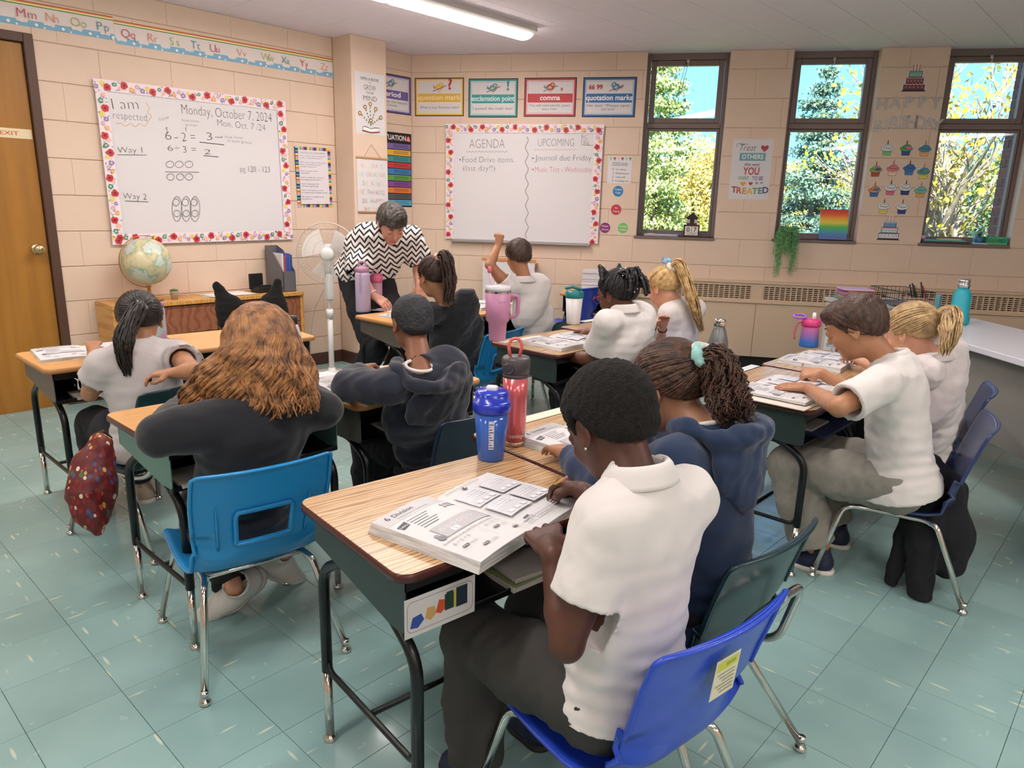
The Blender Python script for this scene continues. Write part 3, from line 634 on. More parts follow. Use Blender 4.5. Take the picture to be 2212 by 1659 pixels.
# ---- voice level sheet and four round cards
M_ = BW(1.729, 1.541, 0, -.004); w, h = .197, .216; p = Pr(); cs = ['#8fc7bd', '#c2453f', '#e6b0c4', '#b22f3a', '#9fc9a8', '#5d9b5a']
for i in range(6): x = .008+i*.032; p.poly([(x, h-.008), (x+.026, h-.008), (x+.013, h-.036)], cs[i])
p.text('VOICE levels', w/2, h-.068, .024, '#5a7f94', width=w*.66).rect(w*.17, h-.074, w*.83, h-.0715, '#5a7f94')
for i, t in enumerate(['No talking', 'Whispering voice', 'Table talk', 'Presenting voice']): p.text(str(i), .044, h-.112-i*.031, .019, '#55585e').text(t, .066, h-.11-i*.031, .013, '#6a6d74', 'l', width=min(.115, .0085*len(t)))
board('voice_level_sheet', w, h, .001, '#dedadc', M_, 'small white VOICE levels sheet with bunting, right of the far whiteboard', 'sign', None, p)
for s_, z_, c, t1, t2 in ((1.825, 1.476, '#2f7fb8', 'Table', 'Talk'), (1.818, 1.324, '#c03b48', 'No', 'Talking'), (1.733, 1.171, '#8a2f72', 'Whisper', 'Voice'), (1.884, 1.174, '#7fbf68', 'Presenting', 'Voice')):
    o = MB().lathe([(.048, 0), (.048, .001)], ink('#e6e2e2'), 28, smooth=False).build('round_card', None, None, BW(s_, z_)); tag(o, {'#2f7fb8': 'blue round Table Talk card below the voice levels sheet', '#c03b48': 'red round No Talking card', '#8a2f72': 'purple round Whisper Voice card, left of the green one', '#7fbf68': 'green round Presenting Voice card near the window'}[c], 'sign', 'round voice level cards')
    Pr().circ(0, 0, .045, c, 28).text(t1, 0, .008, .014, '#efeaea', width=min(.06, .012*len(t1))).text(t2, 0, -.02, .014, '#efeaea', width=min(.06, .012*len(t2))).build('print', o, Matrix.Translation((0, 0, .001)))
# ---- treat others poster
M_ = BW(2.725, 1.432); w, h = .313, .468; p = Pr()
p.text('Treat', .12, h-.088, .05, '#2e2e33', shear=.35, thin=-.012, width=.125).heart(w*.79, h-.068, .03, '#b23a4a').line(bez([(.03, h-.06, 0), (.035, h-.035, 0), (.07, h-.035, 0), (.12, h-.04, 0)], 5), .003, '#2e2e33')
p.rect(.06, h-.165, .26, h-.105, '#6aa5ae').text('OTHERS', .16, h-.151, .034, '#f0eeee', width=.165, bold=.015)
p.text('the way', .165, h-.205, .026, '#2e2e33', shear=.3, width=.12).text('YOU', .16, h-.272, .056, '#b23a4a', width=.125, bold=.02).text('WANT', .105, h-.315, .03, '#6aa05a', width=.085, bold=.01).text('TO BE', .215, h-.315, .03, '#5f4a86', width=.085, bold=.01)
p.heart(.105, h-.345, .022, '#e0a23c').heart(.165, h-.342, .016, '#b23a4a').heart(.212, h-.338, .011, '#5d9b9a').heart(.25, h-.336, .008, '#b23a4a')
for i, ch in enumerate('TREATED'): p.text(ch, .04+i*.041, h-.425+.01*math.sin(i*.52)*-1+.010, .048, ['#b2383f', '#c9543a', '#dd8f3a', '#e0b84a', '#6aa05a', '#4a8f9a', '#55457c'][i], bold=.025)
board('kindness_poster', w, h, .0012, '#d9d6da', M_, 'white Treat OTHERS the way YOU want to be TREATED poster between windows', 'poster', None, p)
# ---- happy birthday letters
silver = mat('silver_foil', '#a9a6a4', .38, .35, bump=(60, .4, .002))
def cutletter(ch, s_, z_, h_, label, grp, rot=0):
    v, f, (a, b_) = textmesh(ch, .02, 0); k = h_/.72; bm = bmesh.new(); vs = [bm.verts.new(((q[0]-(a+b_)/2)*k*.95, q[1]*k, 0)) for q in v]
    for q in f:
        try: bm.faces.new([vs[i] for i in q])
        except Exception: pass
    g = bmesh.ops.extrude_face_region(bm, geom=bm.faces[:]); bmesh.ops.translate(bm, vec=(0, 0, .003), verts=[q for q in g['geom'] if isinstance(q, bmesh.types.BMVert)])
    bmesh.ops.recalc_face_normals(bm, faces=bm.faces[:]); me = bpy.data.meshes.new('letter'); bm.to_mesh(me); bm.free(); me.materials.append(silver)
    o = obj('foil_letter', me, None, BW(s_, z_, .001, rot)); tag(o, label, 'letter', grp)
order = ['first', 'second', 'third', 'fourth', 'fifth', 'sixth', 'seventh', 'eighth']
for i, ch in enumerate('HAPPY'): cutletter(ch, 3.80+i*.094, 2.125+(0, .008, .012, .012, .004)[i], .088, 'silver letter %s, %s of the word HAPPY' % (ch, order[i]), 'silver HAPPY BIRTHDAY letters')
for i, ch in enumerate('BIRTHDAY'): cutletter(ch, 3.795+i*.0575+(0, 0, .003, .004, .006, .008, .012, .012)[i], 1.965+(0, .012, .02, .026, .028, .024, .014, .0)[i], .092, 'silver letter %s, %s of the word BIRTHDAY' % (ch, order[i]), 'silver HAPPY BIRTHDAY letters')
def cupcake(s_, z_, top, cup, label, candle='#3a3a3a', top2=None):
    p = Pr(.0003, .0001); K = '#2b3048'
    pts = [(-.034, .012), (.034, .012), (.026, -.036), (-.026, -.036)]
    p.poly([(x*1.08, y*1.06) for x, y in pts], K).poly(pts, cup); p.line([(-.024, -.012), (-.01, -.018), (.004, -.012), (.022, -.018)], .002, K)
    p.circ(0, .014, .047, K, 18, ry=.022).circ(0, .014, .0445, top, 18, ry=.0195).circ(.004, .029, .031, K, 16, ry=.017).circ(.004, .029, .0285, top, 16, ry=.0145)
    if top2: p.circ(.016, .018, .022, top2, 12, ry=.012)
    p.line([(-.03, .012), (-.01, .018), (.012, .010), (.032, .016)], .002, K).line([(-.014, .03), (0, .034), (.016, .029)], .002, K)
    p.rect(-.0035, .042, .0035, .068, K).rect(-.0022, .042, .0022, .067, candle).circ(0, .074, .0045, '#d98f6a', 8, ry=.007)
    o = MB().poly([(-.028, -.039), (.028, -.039), (.038, .0), (.049, .012), (.04, .036), (.006, .05), (-.034, .04), (-.049, .016), (-.038, .0)], ink('#e9e4e2'), 0, th=.0008).build('cupcake_cutout', None, None, BW(s_, z_, .0005)); tag(o, label, 'decoration', 'paper cupcakes on the birthday pier'); p.build('print', o, Matrix.Translation((0, 0, .0008)))
W8 = '#dfe0e2'
for q in ((3.881, 1.825, W8, '#7fc07a', 'cupcake with white icing and green cup, top left of the pier', '#222222'), (4.017, 1.825, '#4fa04f', '#2f4a8c', 'cupcake with green and pink icing, top middle', '#222222', '#e0709a'), (4.149, 1.822, '#3f8fae', '#e2ad6a', 'cupcake with blue icing and orange cup, top right', '#c9843a'),
          (3.82, 1.665, '#7fae55', '#b3483a', 'cupcake with green and purple icing, second row far left', '#8a4a3a', '#7a3f8c'), (3.942, 1.675, '#e07a86', '#efc9b8', 'cupcake with pink icing, second row', '#c9843a'), (4.061, 1.68, '#2f6fae', '#3f7fc0', 'cupcake all blue, second row', '#222222'), (4.165, 1.655, '#4a93ae', '#e0cf4a', 'cupcake with blue icing and yellow cup, second row far right', '#c9843a', '#5aa06a'),
          (3.831, 1.512, '#d98a4a', '#2f6fae', 'cupcake with orange and blue icing, third row far left', '#8a4a3a', '#2f7fb8'), (3.947, 1.528, W8, '#e0708c', 'cupcake with white icing and pink cup, third row', '#222222'), (4.054, 1.53, W8, '#2f3070', 'cupcake with white icing and navy cup, third row', '#222222'), (4.165, 1.515, '#6fc0b0', '#e2a95a', 'cupcake with mint icing, third row far right', '#c9843a'),
          (3.916, 1.385, W8, '#e6d45a', 'cupcake with white icing and yellow cup, lowest pair', '#3a3a3a'), (4.051, 1.385, W8, '#2f3a86', 'cupcake with white icing and navy cup, lowest pair', '#3a3a3a')): cupcake(*q)
def tier(s_, z_, cs, label, w=.16, h=.19):
    p = Pr(.0003, .0001); K = '#33232e'; y = 0; hh = h*.7/3
    p.poly([(-w*.55, 0), (w*.55, 0), (w*.47, .012), (-w*.47, .012)], K)
    for i in range(3):
        ww = w*(.47-.09*i); y0 = .012+i*hh; p.rect(-ww, y0, ww, y0+hh, K).rect(-ww+.004, y0+.003, ww-.004, y0+hh-.002, cs[i])
        p.line([(-ww+(2*ww)*k/12, y0+hh-.006+(.005 if k % 2 else -.003)) for k in range(13)], .006, cs[3+i])
        for k in range(-2, 3): p.circ(k*ww*.38, y0+hh*.42, .0035, cs[6], 6)
    for k in (-1, 0, 1): p.rect(k*.022-.003, .012+3*hh, k*.022+.003, .012+3*hh+.03, cs[7]).circ(k*.022, .012+3*hh+.037, .004, '#d0655a', 8, ry=.008)
    o = MB().poly([(-w*.56, 0), (w*.56, 0), (w*.47, .06), (w*.3, h*.74), (.03, h*.76), (.03, h), (-.03, h), (-.03, h*.76), (-w*.3, h*.74), (-w*.47, .06)], ink('#ddd8d6'), 0, th=.0008).build('cake_cutout', None, None, BW(s_, z_, .0005)); tag(o, label, 'decoration', 'paper birthday cakes'); p.build('print', o, Matrix.Translation((0, 0, .0008)))
tier(4.005, 2.252, ['#7c3f4c', '#8a4a52', '#7fb0a0', '#e3c4c9', '#d9a7a8', '#5d8f86', '#e9dada', '#c05a5a'], 'chocolate coloured paper birthday cake above the HAPPY letters')
tier(3.982, 1.143, ['#dcdce4', '#d4d6e0', '#6fa0cc', '#2b3048', '#c0455a', '#d4d6e0', '#2b3048', '#d9a84a'], 'blue and white paper birthday cake below the cupcakes')
# rainbow painting on the sill of window 2
pm = bpy.data.materials.new('rainbow_paint'); pm.use_nodes = True; t = pm.node_tree; g = N(t, 'ShaderNodeTexCoord'); s_ = N(t, 'ShaderNodeSeparateXYZ'); r_ = N(t, 'ShaderNodeValToRGB')
nz = N(t, 'ShaderNodeTexNoise', inputs={'Scale': 3.0}); ad = N(t, 'ShaderNodeMath', operation='MULTIPLY_ADD'); ad.inputs[1].default_value = .06; mq = N(t, 'ShaderNodeMapping'); mq.inputs['Scale'].default_value = (1, 14, 1)
t.links.new(g.outputs['Generated'], s_.inputs[0]); t.links.new(g.outputs['Generated'], mq.inputs[0]); t.links.new(mq.outputs[0], nz.inputs['Vector']); t.links.new(nz.outputs[0], ad.inputs[0]); t.links.new(s_.outputs['Y'], ad.inputs[2]); t.links.new(ad.outputs[0], r_.inputs[0]); t.links.new(r_.outputs[0], t.nodes['Principled BSDF'].inputs['Base Color'])
cols = ['#6a6db0', '#4f86c4', '#3fae9a', '#5fbf55', '#e9d84a', '#f0a83a', '#e8602c', '#d23a2e']; el = r_.color_ramp.elements; el[0].color = lin(cols[0]); el[1].color = lin(cols[-1])
for i in range(1, 7): q = el.new(.06+i/7*.94); q.color = lin(cols[i])
o = MB().box((0, 0, 0), (.215, .245, .016), pm, bev=.001).build('rainbow_painting', None, None, BW(3.475, 1.127, -.085) @ Matrix.Rotation(-.18, 4, 'X')); tag(o, 'small canvas painted in rainbow stripes leaning on the middle window sill', 'painting')
# schoolhouse calendar on the sill of window 1
r = empty('block_calendar', BW(2.455, 1.117, -.06)); tag(r, 'dark red schoolhouse block calendar reading 07 October on the window sill', 'calendar'); dk = mat('schoolhouse_red', '#4a2028', .5); dkk = mat('schoolhouse_roof', '#241a1c', .6)
MB().box((-.065, 0, -.025), (.065, .012, .05), dk, bev=.002).box((-.065, .012, -.025), (.065, .1, -.012), dk).box((-.065, .012, -.012), (-.056, .1, .045), dk).box((.056, .012, -.012), (.065, .1, .045), dk).box((-.065, .092, -.012), (.065, .1, .045), dk).build('holder', None, r)
ho = MB().box((-.042, .1, -.02), (.042, .155, .03), dk); ho.add([(-.056, .150, -.028), (.056, .150, -.028), (0, .2, -.028), (-.056, .150, .038), (.056, .150, .038), (0, .2, .038)], [(0, 2, 1), (3, 4, 5), (0, 1, 4, 3), (1, 2, 5, 4), (2, 0, 3, 5)], dkk); ho.build('house', None, r)
MB().box((-.014, .19, -.01), (-.009, .215, .02), dk).box((.009, .19, -.01), (.014, .215, .02), dk).add([(-.019, .213, -.014), (.019, .213, -.014), (0, .233, -.014), (-.019, .213, .024), (.019, .213, .024), (0, .233, .024)], [(0, 2, 1), (3, 4, 5), (0, 1, 4, 3), (1, 2, 5, 4), (2, 0, 3, 5)], dkk).lathe([(.007, .197), (.005, .205), (0, .207)], mat('brass_satin', '#c9b48c'), 8, T=Matrix.Rotation(-PI/2, 4, 'X') @ Matrix.Identity(4)).build('bell_tower', None, r)
pq = Pr(.0305, .0001).rect(-.01, .103, .01, .135, '#1d1416').circ(0, .135, .01, '#1d1416', 12); 
for x in (-.03, .03): pq.rect(x-.011, .115, x+.011, .142, '#d8cfc9').rect(x-.001, .115, x+.001, .142, '#3a2226').rect(x-.011, .128, x+.011, .13, '#3a2226')
pq.build('house_front', r)
for x, ch in ((-.028, '0'), (.028, '7')):
    c_ = MB().box((x-.026, .034, -.010), (x+.026, .088, .042), ink('#e4ddd4'), bev=.001).build('number_block', None, r); Pr(.0422).text(ch, x, .042, .038, '#26262a', bold=.01).build('numeral', c_)
c_ = MB().box((-.054, .013, -.010), (.054, .032, .043), ink('#e4ddd4'), bev=.001).build('month_block', None, r); Pr(.0432).text('October', 0, .0175, .013, '#26262a', width=.07).build('lettering', c_)
# trays, markers on sill 1
r = empty('marker_tray', BW(2.065, 1.117, -.03)); tag(r, 'clear tray on the left window sill', 'tray'); MB().box((0, 0, -.03), (.28, .004, .025), mat('clear_plastic', '#c9ccd6', .2, alpha=.55)).box((0, .004, -.03), (.28, .016, -.027), mat('clear_plastic', '#c9ccd6')).box((0, .004, .022), (.28, .016, .025), mat('clear_plastic', '#c9ccd6')).build('tray_body', None, r)
tag(MB().box((0, 0, 0), (.062, .014, .022), ink('#d9cf9a'), bev=.003).build('eraser', None, None, BW(2.09, 1.122, -.035)), 'cream board eraser in the clear sill tray', 'eraser')
tag(MB().tube([(0, 0, 0), (.055, 0, 0)], .0065, ink('#5f7fb5')).build('marker', None, None, BW(2.30, 1.129, -.035)), 'short blue marker in the sill tray', 'marker')
# things on sill 3
tl = mat('teal_clear_plastic', '#9fe0d8', .2, alpha=.75); gl = mat('green_clear_plastic', '#55c28a', .2, alpha=.75)
y0 = 1.132
tag(MB().box((0, 0, -.06), (.35, .014, .05), ink('#5a3d36'), bev=.002).build('notebook', None, None, BW(4.235, y0, -.05)), 'dark notebook lying flat on the right window sill', 'notebook')
tag(MB().box((0, 0, -.05), (.30, .01, .04), ink('#5fc0c9'), bev=.002).build('folder', None, None, BW(4.25, y0+.0145, -.05)), 'turquoise folder on the dark notebook', 'folder')
tag(MB().box((0, 0, -.03), (.16, .01, .04), ink('#e2c64a'), bev=.002).build('pad', None, None, BW(4.36, y0+.025, -.05)), 'yellow pad on the turquoise folder', 'pad')
tag(MB().sph((0, 0, 0), (.022, .016, .02), ink('#e6b3cf')).build('pink_eraser', None, None, BW(4.245, y0+.042, -.03)), 'pink round eraser at the left end of the right sill', 'eraser')
tag(MB().box((0, 0, -.04), (.11, .012, .03), ink('#bcd0ea'), bev=.002).build('sticky_notes', None, None, BW(4.60, y0, -.03)), 'pale blue note pad on the right window sill', 'pad')
r = empty('potted_plant', BW(4.655, y0+.013, -.045)); tag(r, 'small spiky plant in a blue glass pot on the right sill', 'plant'); 
MB().lathe([(.0, 0), (.024, 0), (.03, .02), (.03, .045), (.026, .045), (.025, .01), (0, .01)], mat('blue_glass', '#4f7fae', .2, alpha=.8), T=Matrix.Rotation(-PI/2, 4, 'X')).build('pot', None, r)
b = MB(); rg = random.Random(4)
for i in range(14):
    a = rg.uniform(0, 2*PI); L = rg.uniform(.04, .075); sp_ = rg.uniform(.1, .6); b.tube([(0, .03, 0), (math.cos(a)*L*sp_*.4, .03+L*.6, math.sin(a)*L*sp_*.4), (math.cos(a)*L*sp_, .03+L, math.sin(a)*L*sp_)], [.003, .0025, .0004], mat('plant_dark', '#2f5a3c', .5), 5)
b.build('leaves', None, r)
r = empty('plastic_tray', BW(4.70, y0, -.05)); tag(r, 'translucent green plastic basket at the right end of the sill', 'tray')
b = MB(); b.box((0, 0, -.05), (.14, .003, .05), gl)
for lo, hi in (((0, .003, -.05), (.14, .06, -.047)), ((0, .003, .047), (.14, .02, .05)), ((0, .05, .047), (.14, .06, .05)), ((0, .003, -.05), (.003, .06, .05)), ((.137, .003, -.05), (.14, .06, .05))): b.box(lo, hi, gl)
b.build('basket_body', None, r)
r = empty('plastic_stand', BW(4.61, y0+.075, -.09)); tag(r, 'pale turquoise plastic holder behind the small plant', 'holder'); MB().box((0, 0, -.03), (.1, .022, .03), tl, bev=.003).box((.02, -.075, -.02), (.08, 0, .02), tl).build('holder_body', None, r)
# ---- hanging plant
r = empty('hanging_plant', BW(3.215, 1.11, .05)); tag(r, 'trailing green string plant hanging below the middle window', 'plant')
MB().lathe([(.0, 0), (.04, 0), (.05, .05), (.052, .075), (.047, .075), (.044, .02), (0, .02)], mat('pot_green', '#35553a', .6), 16, T=Matrix.Rotation(-PI/2, 4, 'X')).build('pot', None, r)
rg = random.Random(11); st = MB(); lv = MB(); lm = mat('pearl_leaf', '#5a9c5c', .5, noise=(40, '#8cc484', .4, .6))
for i in range(46):
    a = rg.uniform(-.3, PI+.3) if i > 12 else rg.uniform(0, 2*PI); R = rg.uniform(.05, .105); L = rg.uniform(.05, .17) if i < 26 else rg.uniform(.16, .36); x = rg.uniform(-.04, .04)
    if i >= 26: x = rg.choice([-.045, -.055, .03, .045, -.03]); a = rg.uniform(PI*.3, PI*.7) if abs(x) < .04 else (rg.uniform(PI*.55, PI*.8) if x < 0 else rg.uniform(.35, 1.2))
    ex, ez = x+math.cos(a)*R*.7, math.sin(a)*R*.55
    if i >= 26: ex = x*1.3+rg.uniform(-.02, .02)
    pts = bez([(x*.5, .07, ez*.3), (x*.5+(ex-x*.5)*.6, .10+rg.uniform(0, .02), ez*.8), (ex, .05, ez), (ex*1.05, .05-L*.5, ez+rg.uniform(-.01, .01)), (ex*1.02+rg.uniform(-.02, .01), .05-L, ez+rg.uniform(-.01, .01))], 6)
    st.tube(pts, .0009, lm, 4, cap=False)
    for k in range(2, len(pts)*2-1):
        q = pts[k//2] if k % 2 == 0 else (pts[k//2]+pts[min(k//2+1, len(pts)-1)])/2
        for sg in (-1, 1): d = Vector((sg*.008, rg.uniform(-.004, .004), rg.uniform(-.006, .006))); c_ = q+d; s2 = rg.uniform(.003, .0045); lv.add([c_+Vector(w)*s2 for w in ((1, 0, 0), (-1, 0, 0), (0, 1.3, 0), (0, -1.3, 0), (0, 0, 1), (0, 0, -1))], [(0, 2, 4), (2, 1, 4), (1, 3, 4), (3, 0, 4), (2, 0, 5), (1, 2, 5), (3, 1, 5), (0, 3, 5)], lm, True)
st.build('stems', None, r); tag(lv.build('leaves', None, r), kind='stuff')
# ================================================================== FURNITURE
def woodmat(name, c1, c2, c3, sc_=(1.2, 16, 16), rough=.36, ringy=0):
    m = bpy.data.materials.new(name); m.use_nodes = True; t = m.node_tree; b = t.nodes['Principled BSDF']; b.inputs['Roughness'].default_value = rough
    g = N(t, 'ShaderNodeTexCoord'); mp_ = N(t, 'ShaderNodeMapping'); mp_.inputs['Scale'].default_value = sc_; t.links.new(g.outputs['Object'], mp_.inputs[0])
    n0 = N(t, 'ShaderNodeTexNoise', inputs={'Scale': 1.6, 'Detail': 2.0}); t.links.new(mp_.outputs[0], n0.inputs['Vector'])
    va = N(t, 'ShaderNodeVectorMath', operation='MULTIPLY_ADD'); va.inputs[1].default_value = (.9, .9, .9); t.links.new(n0.outputs[1], va.inputs[0]); t.links.new(mp_.outputs[0], va.inputs[2])
    w_ = N(t, 'ShaderNodeTexWave', wave_type='BANDS', bands_direction='Y', inputs={'Scale': 1.1, 'Distortion': 3.5, 'Detail': 3.0, 'Detail Scale': 1.6}); t.links.new(va.outputs[0], w_.inputs['Vector'])
    n1 = N(t, 'ShaderNodeTexNoise', inputs={'Scale': 9.0, 'Detail': 6.0, 'Roughness': .7}); t.links.new(mp_.outputs[0], n1.inputs['Vector'])
    r_ = N(t, 'ShaderNodeValToRGB'); e = r_.color_ramp.elements; e[0].position = .05; e[0].color = lin(c3); e[1].position = .95; e[1].color = lin(c1); q = e.new(.35); q.color = lin(c2)
    t.links.new(w_.outputs[1], r_.inputs[0]); r2 = N(t, 'ShaderNodeMapRange', inputs={'From Min': .3, 'From Max': .7, 'To Min': .0, 'To Max': .35}); t.links.new(n1.outputs[0], r2.inputs[0])
    mx = N(t, 'ShaderNodeMix', data_type='RGBA'); mx.inputs[7].default_value = lin(c3); t.links.new(r2.outputs[0], mx.inputs[0]); t.links.new(r_.outputs[0], mx.inputs[6]); t.links.new(mx.outputs[2], b.inputs['Base Color'])
    return m
desk_top_m = woodmat('oak_laminate', '#d2ae83', '#c39c70', '#8f6a44', (2.0, 26, 26), .24)
desk_top_o = woodmat('honey_laminate', '#dfab70', '#d7a267', '#c99459', (2.0, 22, 22))
band_m = mat('maroon_edge', '#4a1b17', .3); band_o = mat('tan_edge', '#b9824e', .4)
greenb = mat('green_grey_steel', '#2f3d3d', .38, .15); greyb = mat('grey_steel_tray', '#5f5b56', .4, .15); greenl = mat('sage_steel', '#5f8379', .38, .1)
def make_desk(topm, bandm, traym, h=.66):
    """origin on the floor; the sitter is on the -y side; long side along x"""
    r = empty('student_desk'); W_, D_ = .61, .457; z = h
    MB().poly(rrect(-W_/2+.004, -D_/2+.004, W_/2-.004, D_/2-.004, .032, 6), topm, z-.006, th=.006).build('desk_top', None, r)
    b = MB(); o = rrect(-W_/2, -D_/2, W_/2, D_/2, .036, 6); i_ = rrect(-W_/2+.004, -D_/2+.004, W_/2-.004, D_/2-.004, .032, 6); n = len(o)
    i2 = rrect(-W_/2+.012, -D_/2+.012, W_/2-.012, D_/2-.012, .03, 6)
    v = [(p[0], p[1], z-.001) for p in i_]+[(p[0], p[1], z-.004) for p in o]+[(p[0], p[1], z-.018) for p in o]+[(p[0], p[1], z-.022) for p in i2]
    f = [(k*n+j, (k+1)*n+j, (k+1)*n+(j+1) % n, k*n+(j+1) % n) for k in range(3) for j in range(n)]+[tuple(3*n+j for j in range(n-1, -1, -1))]
    b.add(v, f, bandm, True).build('edge_band', None, r)
    # book box: sloping bottom, open towards the sitter
    x0, x1 = -W_/2+.028, W_/2-.028; yb, yf = D_/2-.035, -D_/2+.03; zt = z-.022; hb, hf = .075, .125; q = .003
    for xx in (x0, x1-q):
        b = MB()
        pts = [(yf, zt), (yf, zt-hf+.012), (yf+.012, zt-hf), (yf+.06, zt-hf), (yb, zt-hb), (yb, zt)]
        nn_ = len(pts); b.add([(xx, p[0], p[1]) for p in pts]+[(xx+q, p[0], p[1]) for p in pts], [tuple(range(nn_)), tuple(range(2*nn_-1, nn_-1, -1))]+[(k, nn_+k, nn_+(k+1) % nn_, (k+1) % nn_) for k in range(nn_)], traym); b.build('side_panel', None, r)
    b = MB(); b.box((x0, yb-q, zt-hb), (x1, yb, zt), traym); b.add([(x0, yf+.06, zt-hf), (x1, yf+.06, zt-hf), (x1, yb, zt-hb), (x0, yb, zt-hb), (x0, yf+.06, zt-hf+q), (x1, yf+.06, zt-hf+q), (x1, yb, zt-hb+q), (x0, yb, zt-hb+q)], [(0, 3, 2, 1), (4, 5, 6, 7), (0, 1, 5, 4), (2, 3, 7, 6)], blackm)
    b.box((x0, yf, zt-hf), (x1, yf+.06, zt-hf+q), blackm).box((x0, yf-.002, zt-hf-.004), (x1, yf+.004, zt-hf+.012), blackm, bev=.002); b.box((x0, yf, zt-.03), (x1, yf+.003, zt), blackm)
    b.build('book_tray', None, r)
    for sx in (-1, 1):
        X_ = sx*(W_/2-.05); zb = zt-hf
        for sy in (-1, 1):
            Y_ = sy*.205; top = (X_, sy*.10, zt-.098 if sy > 0 else zb+.004)
            lg = MB(); pth = fillet([(X_, sy*.04, top[2]), top[:2]+(top[2],), (X_, Y_, top[2]-.06), (X_, Y_, .20)], .05, 5); lg.tube(pth, .0135, blackm, 12); o = lg.build('leg', None, r)
            lo = MB(); lo.tube([(X_, Y_, .205), (X_, Y_, .018)], .0112, chrome, 12).lathe([(.0, 0), (.017, 0), (.0175, .006), (.012, .014), (.006, .02), (.006, .03)], chrome, 14, T=Matrix.Translation((X_, Y_, 0))); lo.build('foot', None, o)
        br = MB(); zz = .235; br.tube(fillet([(X_, -.205, zz+.01), (X_, -.19, zz-.03), (X_, .19, zz-.03), (X_, .205, zz+.01)], .03, 3), .0075, blackm, 8).build('cross_bar', None, r)
    MB().tube([(-W_/2+.05, .0, .20), (W_/2-.05, .0, .20)], .0075, blackm, 8).build('stretcher', None, r)
    return r
def place(o, x, y, rz, label, cat, group=None, z=0):
    o.location = (x, y, z); o.rotation_euler = (0, 0, rz); tag(o, label, cat, group); return o
R90 = PI/2; first = {}
def desk(kind, x, y, rot, label):
    km = {'m': (desk_top_m, band_m, greenb), 'o': (desk_top_o, band_o, greyb), 's': (desk_top_o, band_m, greenl)}[kind]
    if kind not in first: first[kind] = d = make_desk(*km)
    else: d = copy_tree(first[kind])
    return place(d, x, y, R90+rot, label, 'desk', 'student desks in three double rows')
a7 = -.122
DK = {}
for k, *q in (('1', 'm', -1.14, 1.077, a7, 'wood-topped desk with maroon edge in the foreground, open workbook and blue shaker on it'),
          ('1b', 'm', -1.228, 1.712, a7, 'wood-topped desk joined behind the foreground desk, with the coral bottle on it'),
          ('2', 's', -2.2, 1.035, 0, 'desk with sage green tray in front of the long-haired child with cat ears'),
          ('2b', 'o', -2.185, 1.665, .02, 'desk under the arms of the boy in the navy hoodie'),
          ('3', 'o', -3.42, 1.08, 0, 'leftmost desk, by the door, grey tray and white papers on it'),
          ('3b', 'o', -3.43, 1.70, -.08, 'empty desk in front of the low wooden bookcase'),
          ('4', 'o', -3.43, 2.845, 0, 'desk the teacher leans over, with lilac and pink bottles'),
          ('4b', 'o', -3.42, 3.475, -.03, 'desk of the boy raising his hand, open book on it'),
          ('5', 'm', -2.285, 2.865, 0, 'maroon-edged desk with pink handled tumbler and open workbook'),
          ('5b', 'm', -2.34, 3.50, -.06, 'desk with the white shaker bottle, in front of the blonde girl'),
          ('6', 'm', -1.08, 2.80, 0, 'desk at the right where the boy in grey trousers writes in a ring binder'),
          ('6b', 'm', -1.10, 3.43, -.02, 'desk at the right with pink and blue bottle and open workbook')): DK[k] = desk(*q)
d7 = desk('o', -3.50, 4.87, -1.03, 'spare desk by the far wall carrying a tall stack of papers')
# picture card on the tray of the foreground desk
r = DK['1']; D_ = .457
pc = MB().box((0, 0, 0), (.17, .085, .001), ink('#d5d0d0')).build('picture_card', None, r, Matrix.Translation((-.28, -.2005, .508)) @ Matrix.Rotation(PI/2, 4, 'X'))
p = Pr(.0011); p.line(rrect(.006, .01, .164, .076, .012)+rrect(.006, .01, .164, .076, .012)[:1], .0015, '#8a8a92')
p.poly([(.012, .02), (.03, .016), (.045, .03), (.038, .045), (.018, .042)], '#2f4f9c').poly([(.047, .03), (.06, .022), (.073, .032), (.07, .05), (.052, .052)], '#c9a060').poly([(.072, .034), (.084, .028), (.096, .036), (.094, .056), (.08, .06)], '#c8502e').rect(.094, .03, .116, .066, '#1e3b33').rect(.116, .03, .122, .068, '#c9b04a').rect(.122, .028, .15, .072, '#1d2a3a').rect(.098, .062, .114, .07, '#1e3b33')
p.build('print', pc)
# ---- moulded chairs.  local: faces +y, origin on the floor
def shell(mb, m, seat=.318, tilt=.0, style=0, sc_=1.0):
    prof = [(.205, seat-.022), (.19, seat-.003), (.15, seat+.004), (.06, seat-.008), (-.06, seat-.012), (-.13, seat+.0), (-.168, seat+.028), (-.185, seat+.075), (-.196, seat+.125), (-.21, seat+.185), (-.228, seat+.245), (-.245, seat+.30), (-.256, seat+.322), (-.266, seat+.325)]
    prof = [tuple(x) for x in prof]; P = bez([(p[0], p[1], 0) for p in prof], 3); L = len(P)-1
    wid = [(0, .150), (.12, .185), (.3, .195), (.42, .185), (.52, .178), (.75, .192), (.9, .188), (1, .155)]
    def fn(u, v):
        i = v*L; a = int(min(i, L-1)); p = P[a].lerp(P[a+1], i-a); w_ = np.interp(v, [q[0] for q in wid], [q[1] for q in wid]); s = (u-.5)*2
        e = abs(s); x = w_*math.sin(s*PI/2*.98) if False else w_*s
        lift = (.020*e**4 if v < .5 else 0); fwd = (.022*e**2 if v > .5 else 0)
        if .40 < v < .62: lift += .03*e**4; fwd += .012*e**3
        return (x, p.x+fwd, p.y+lift)
    return fn, P
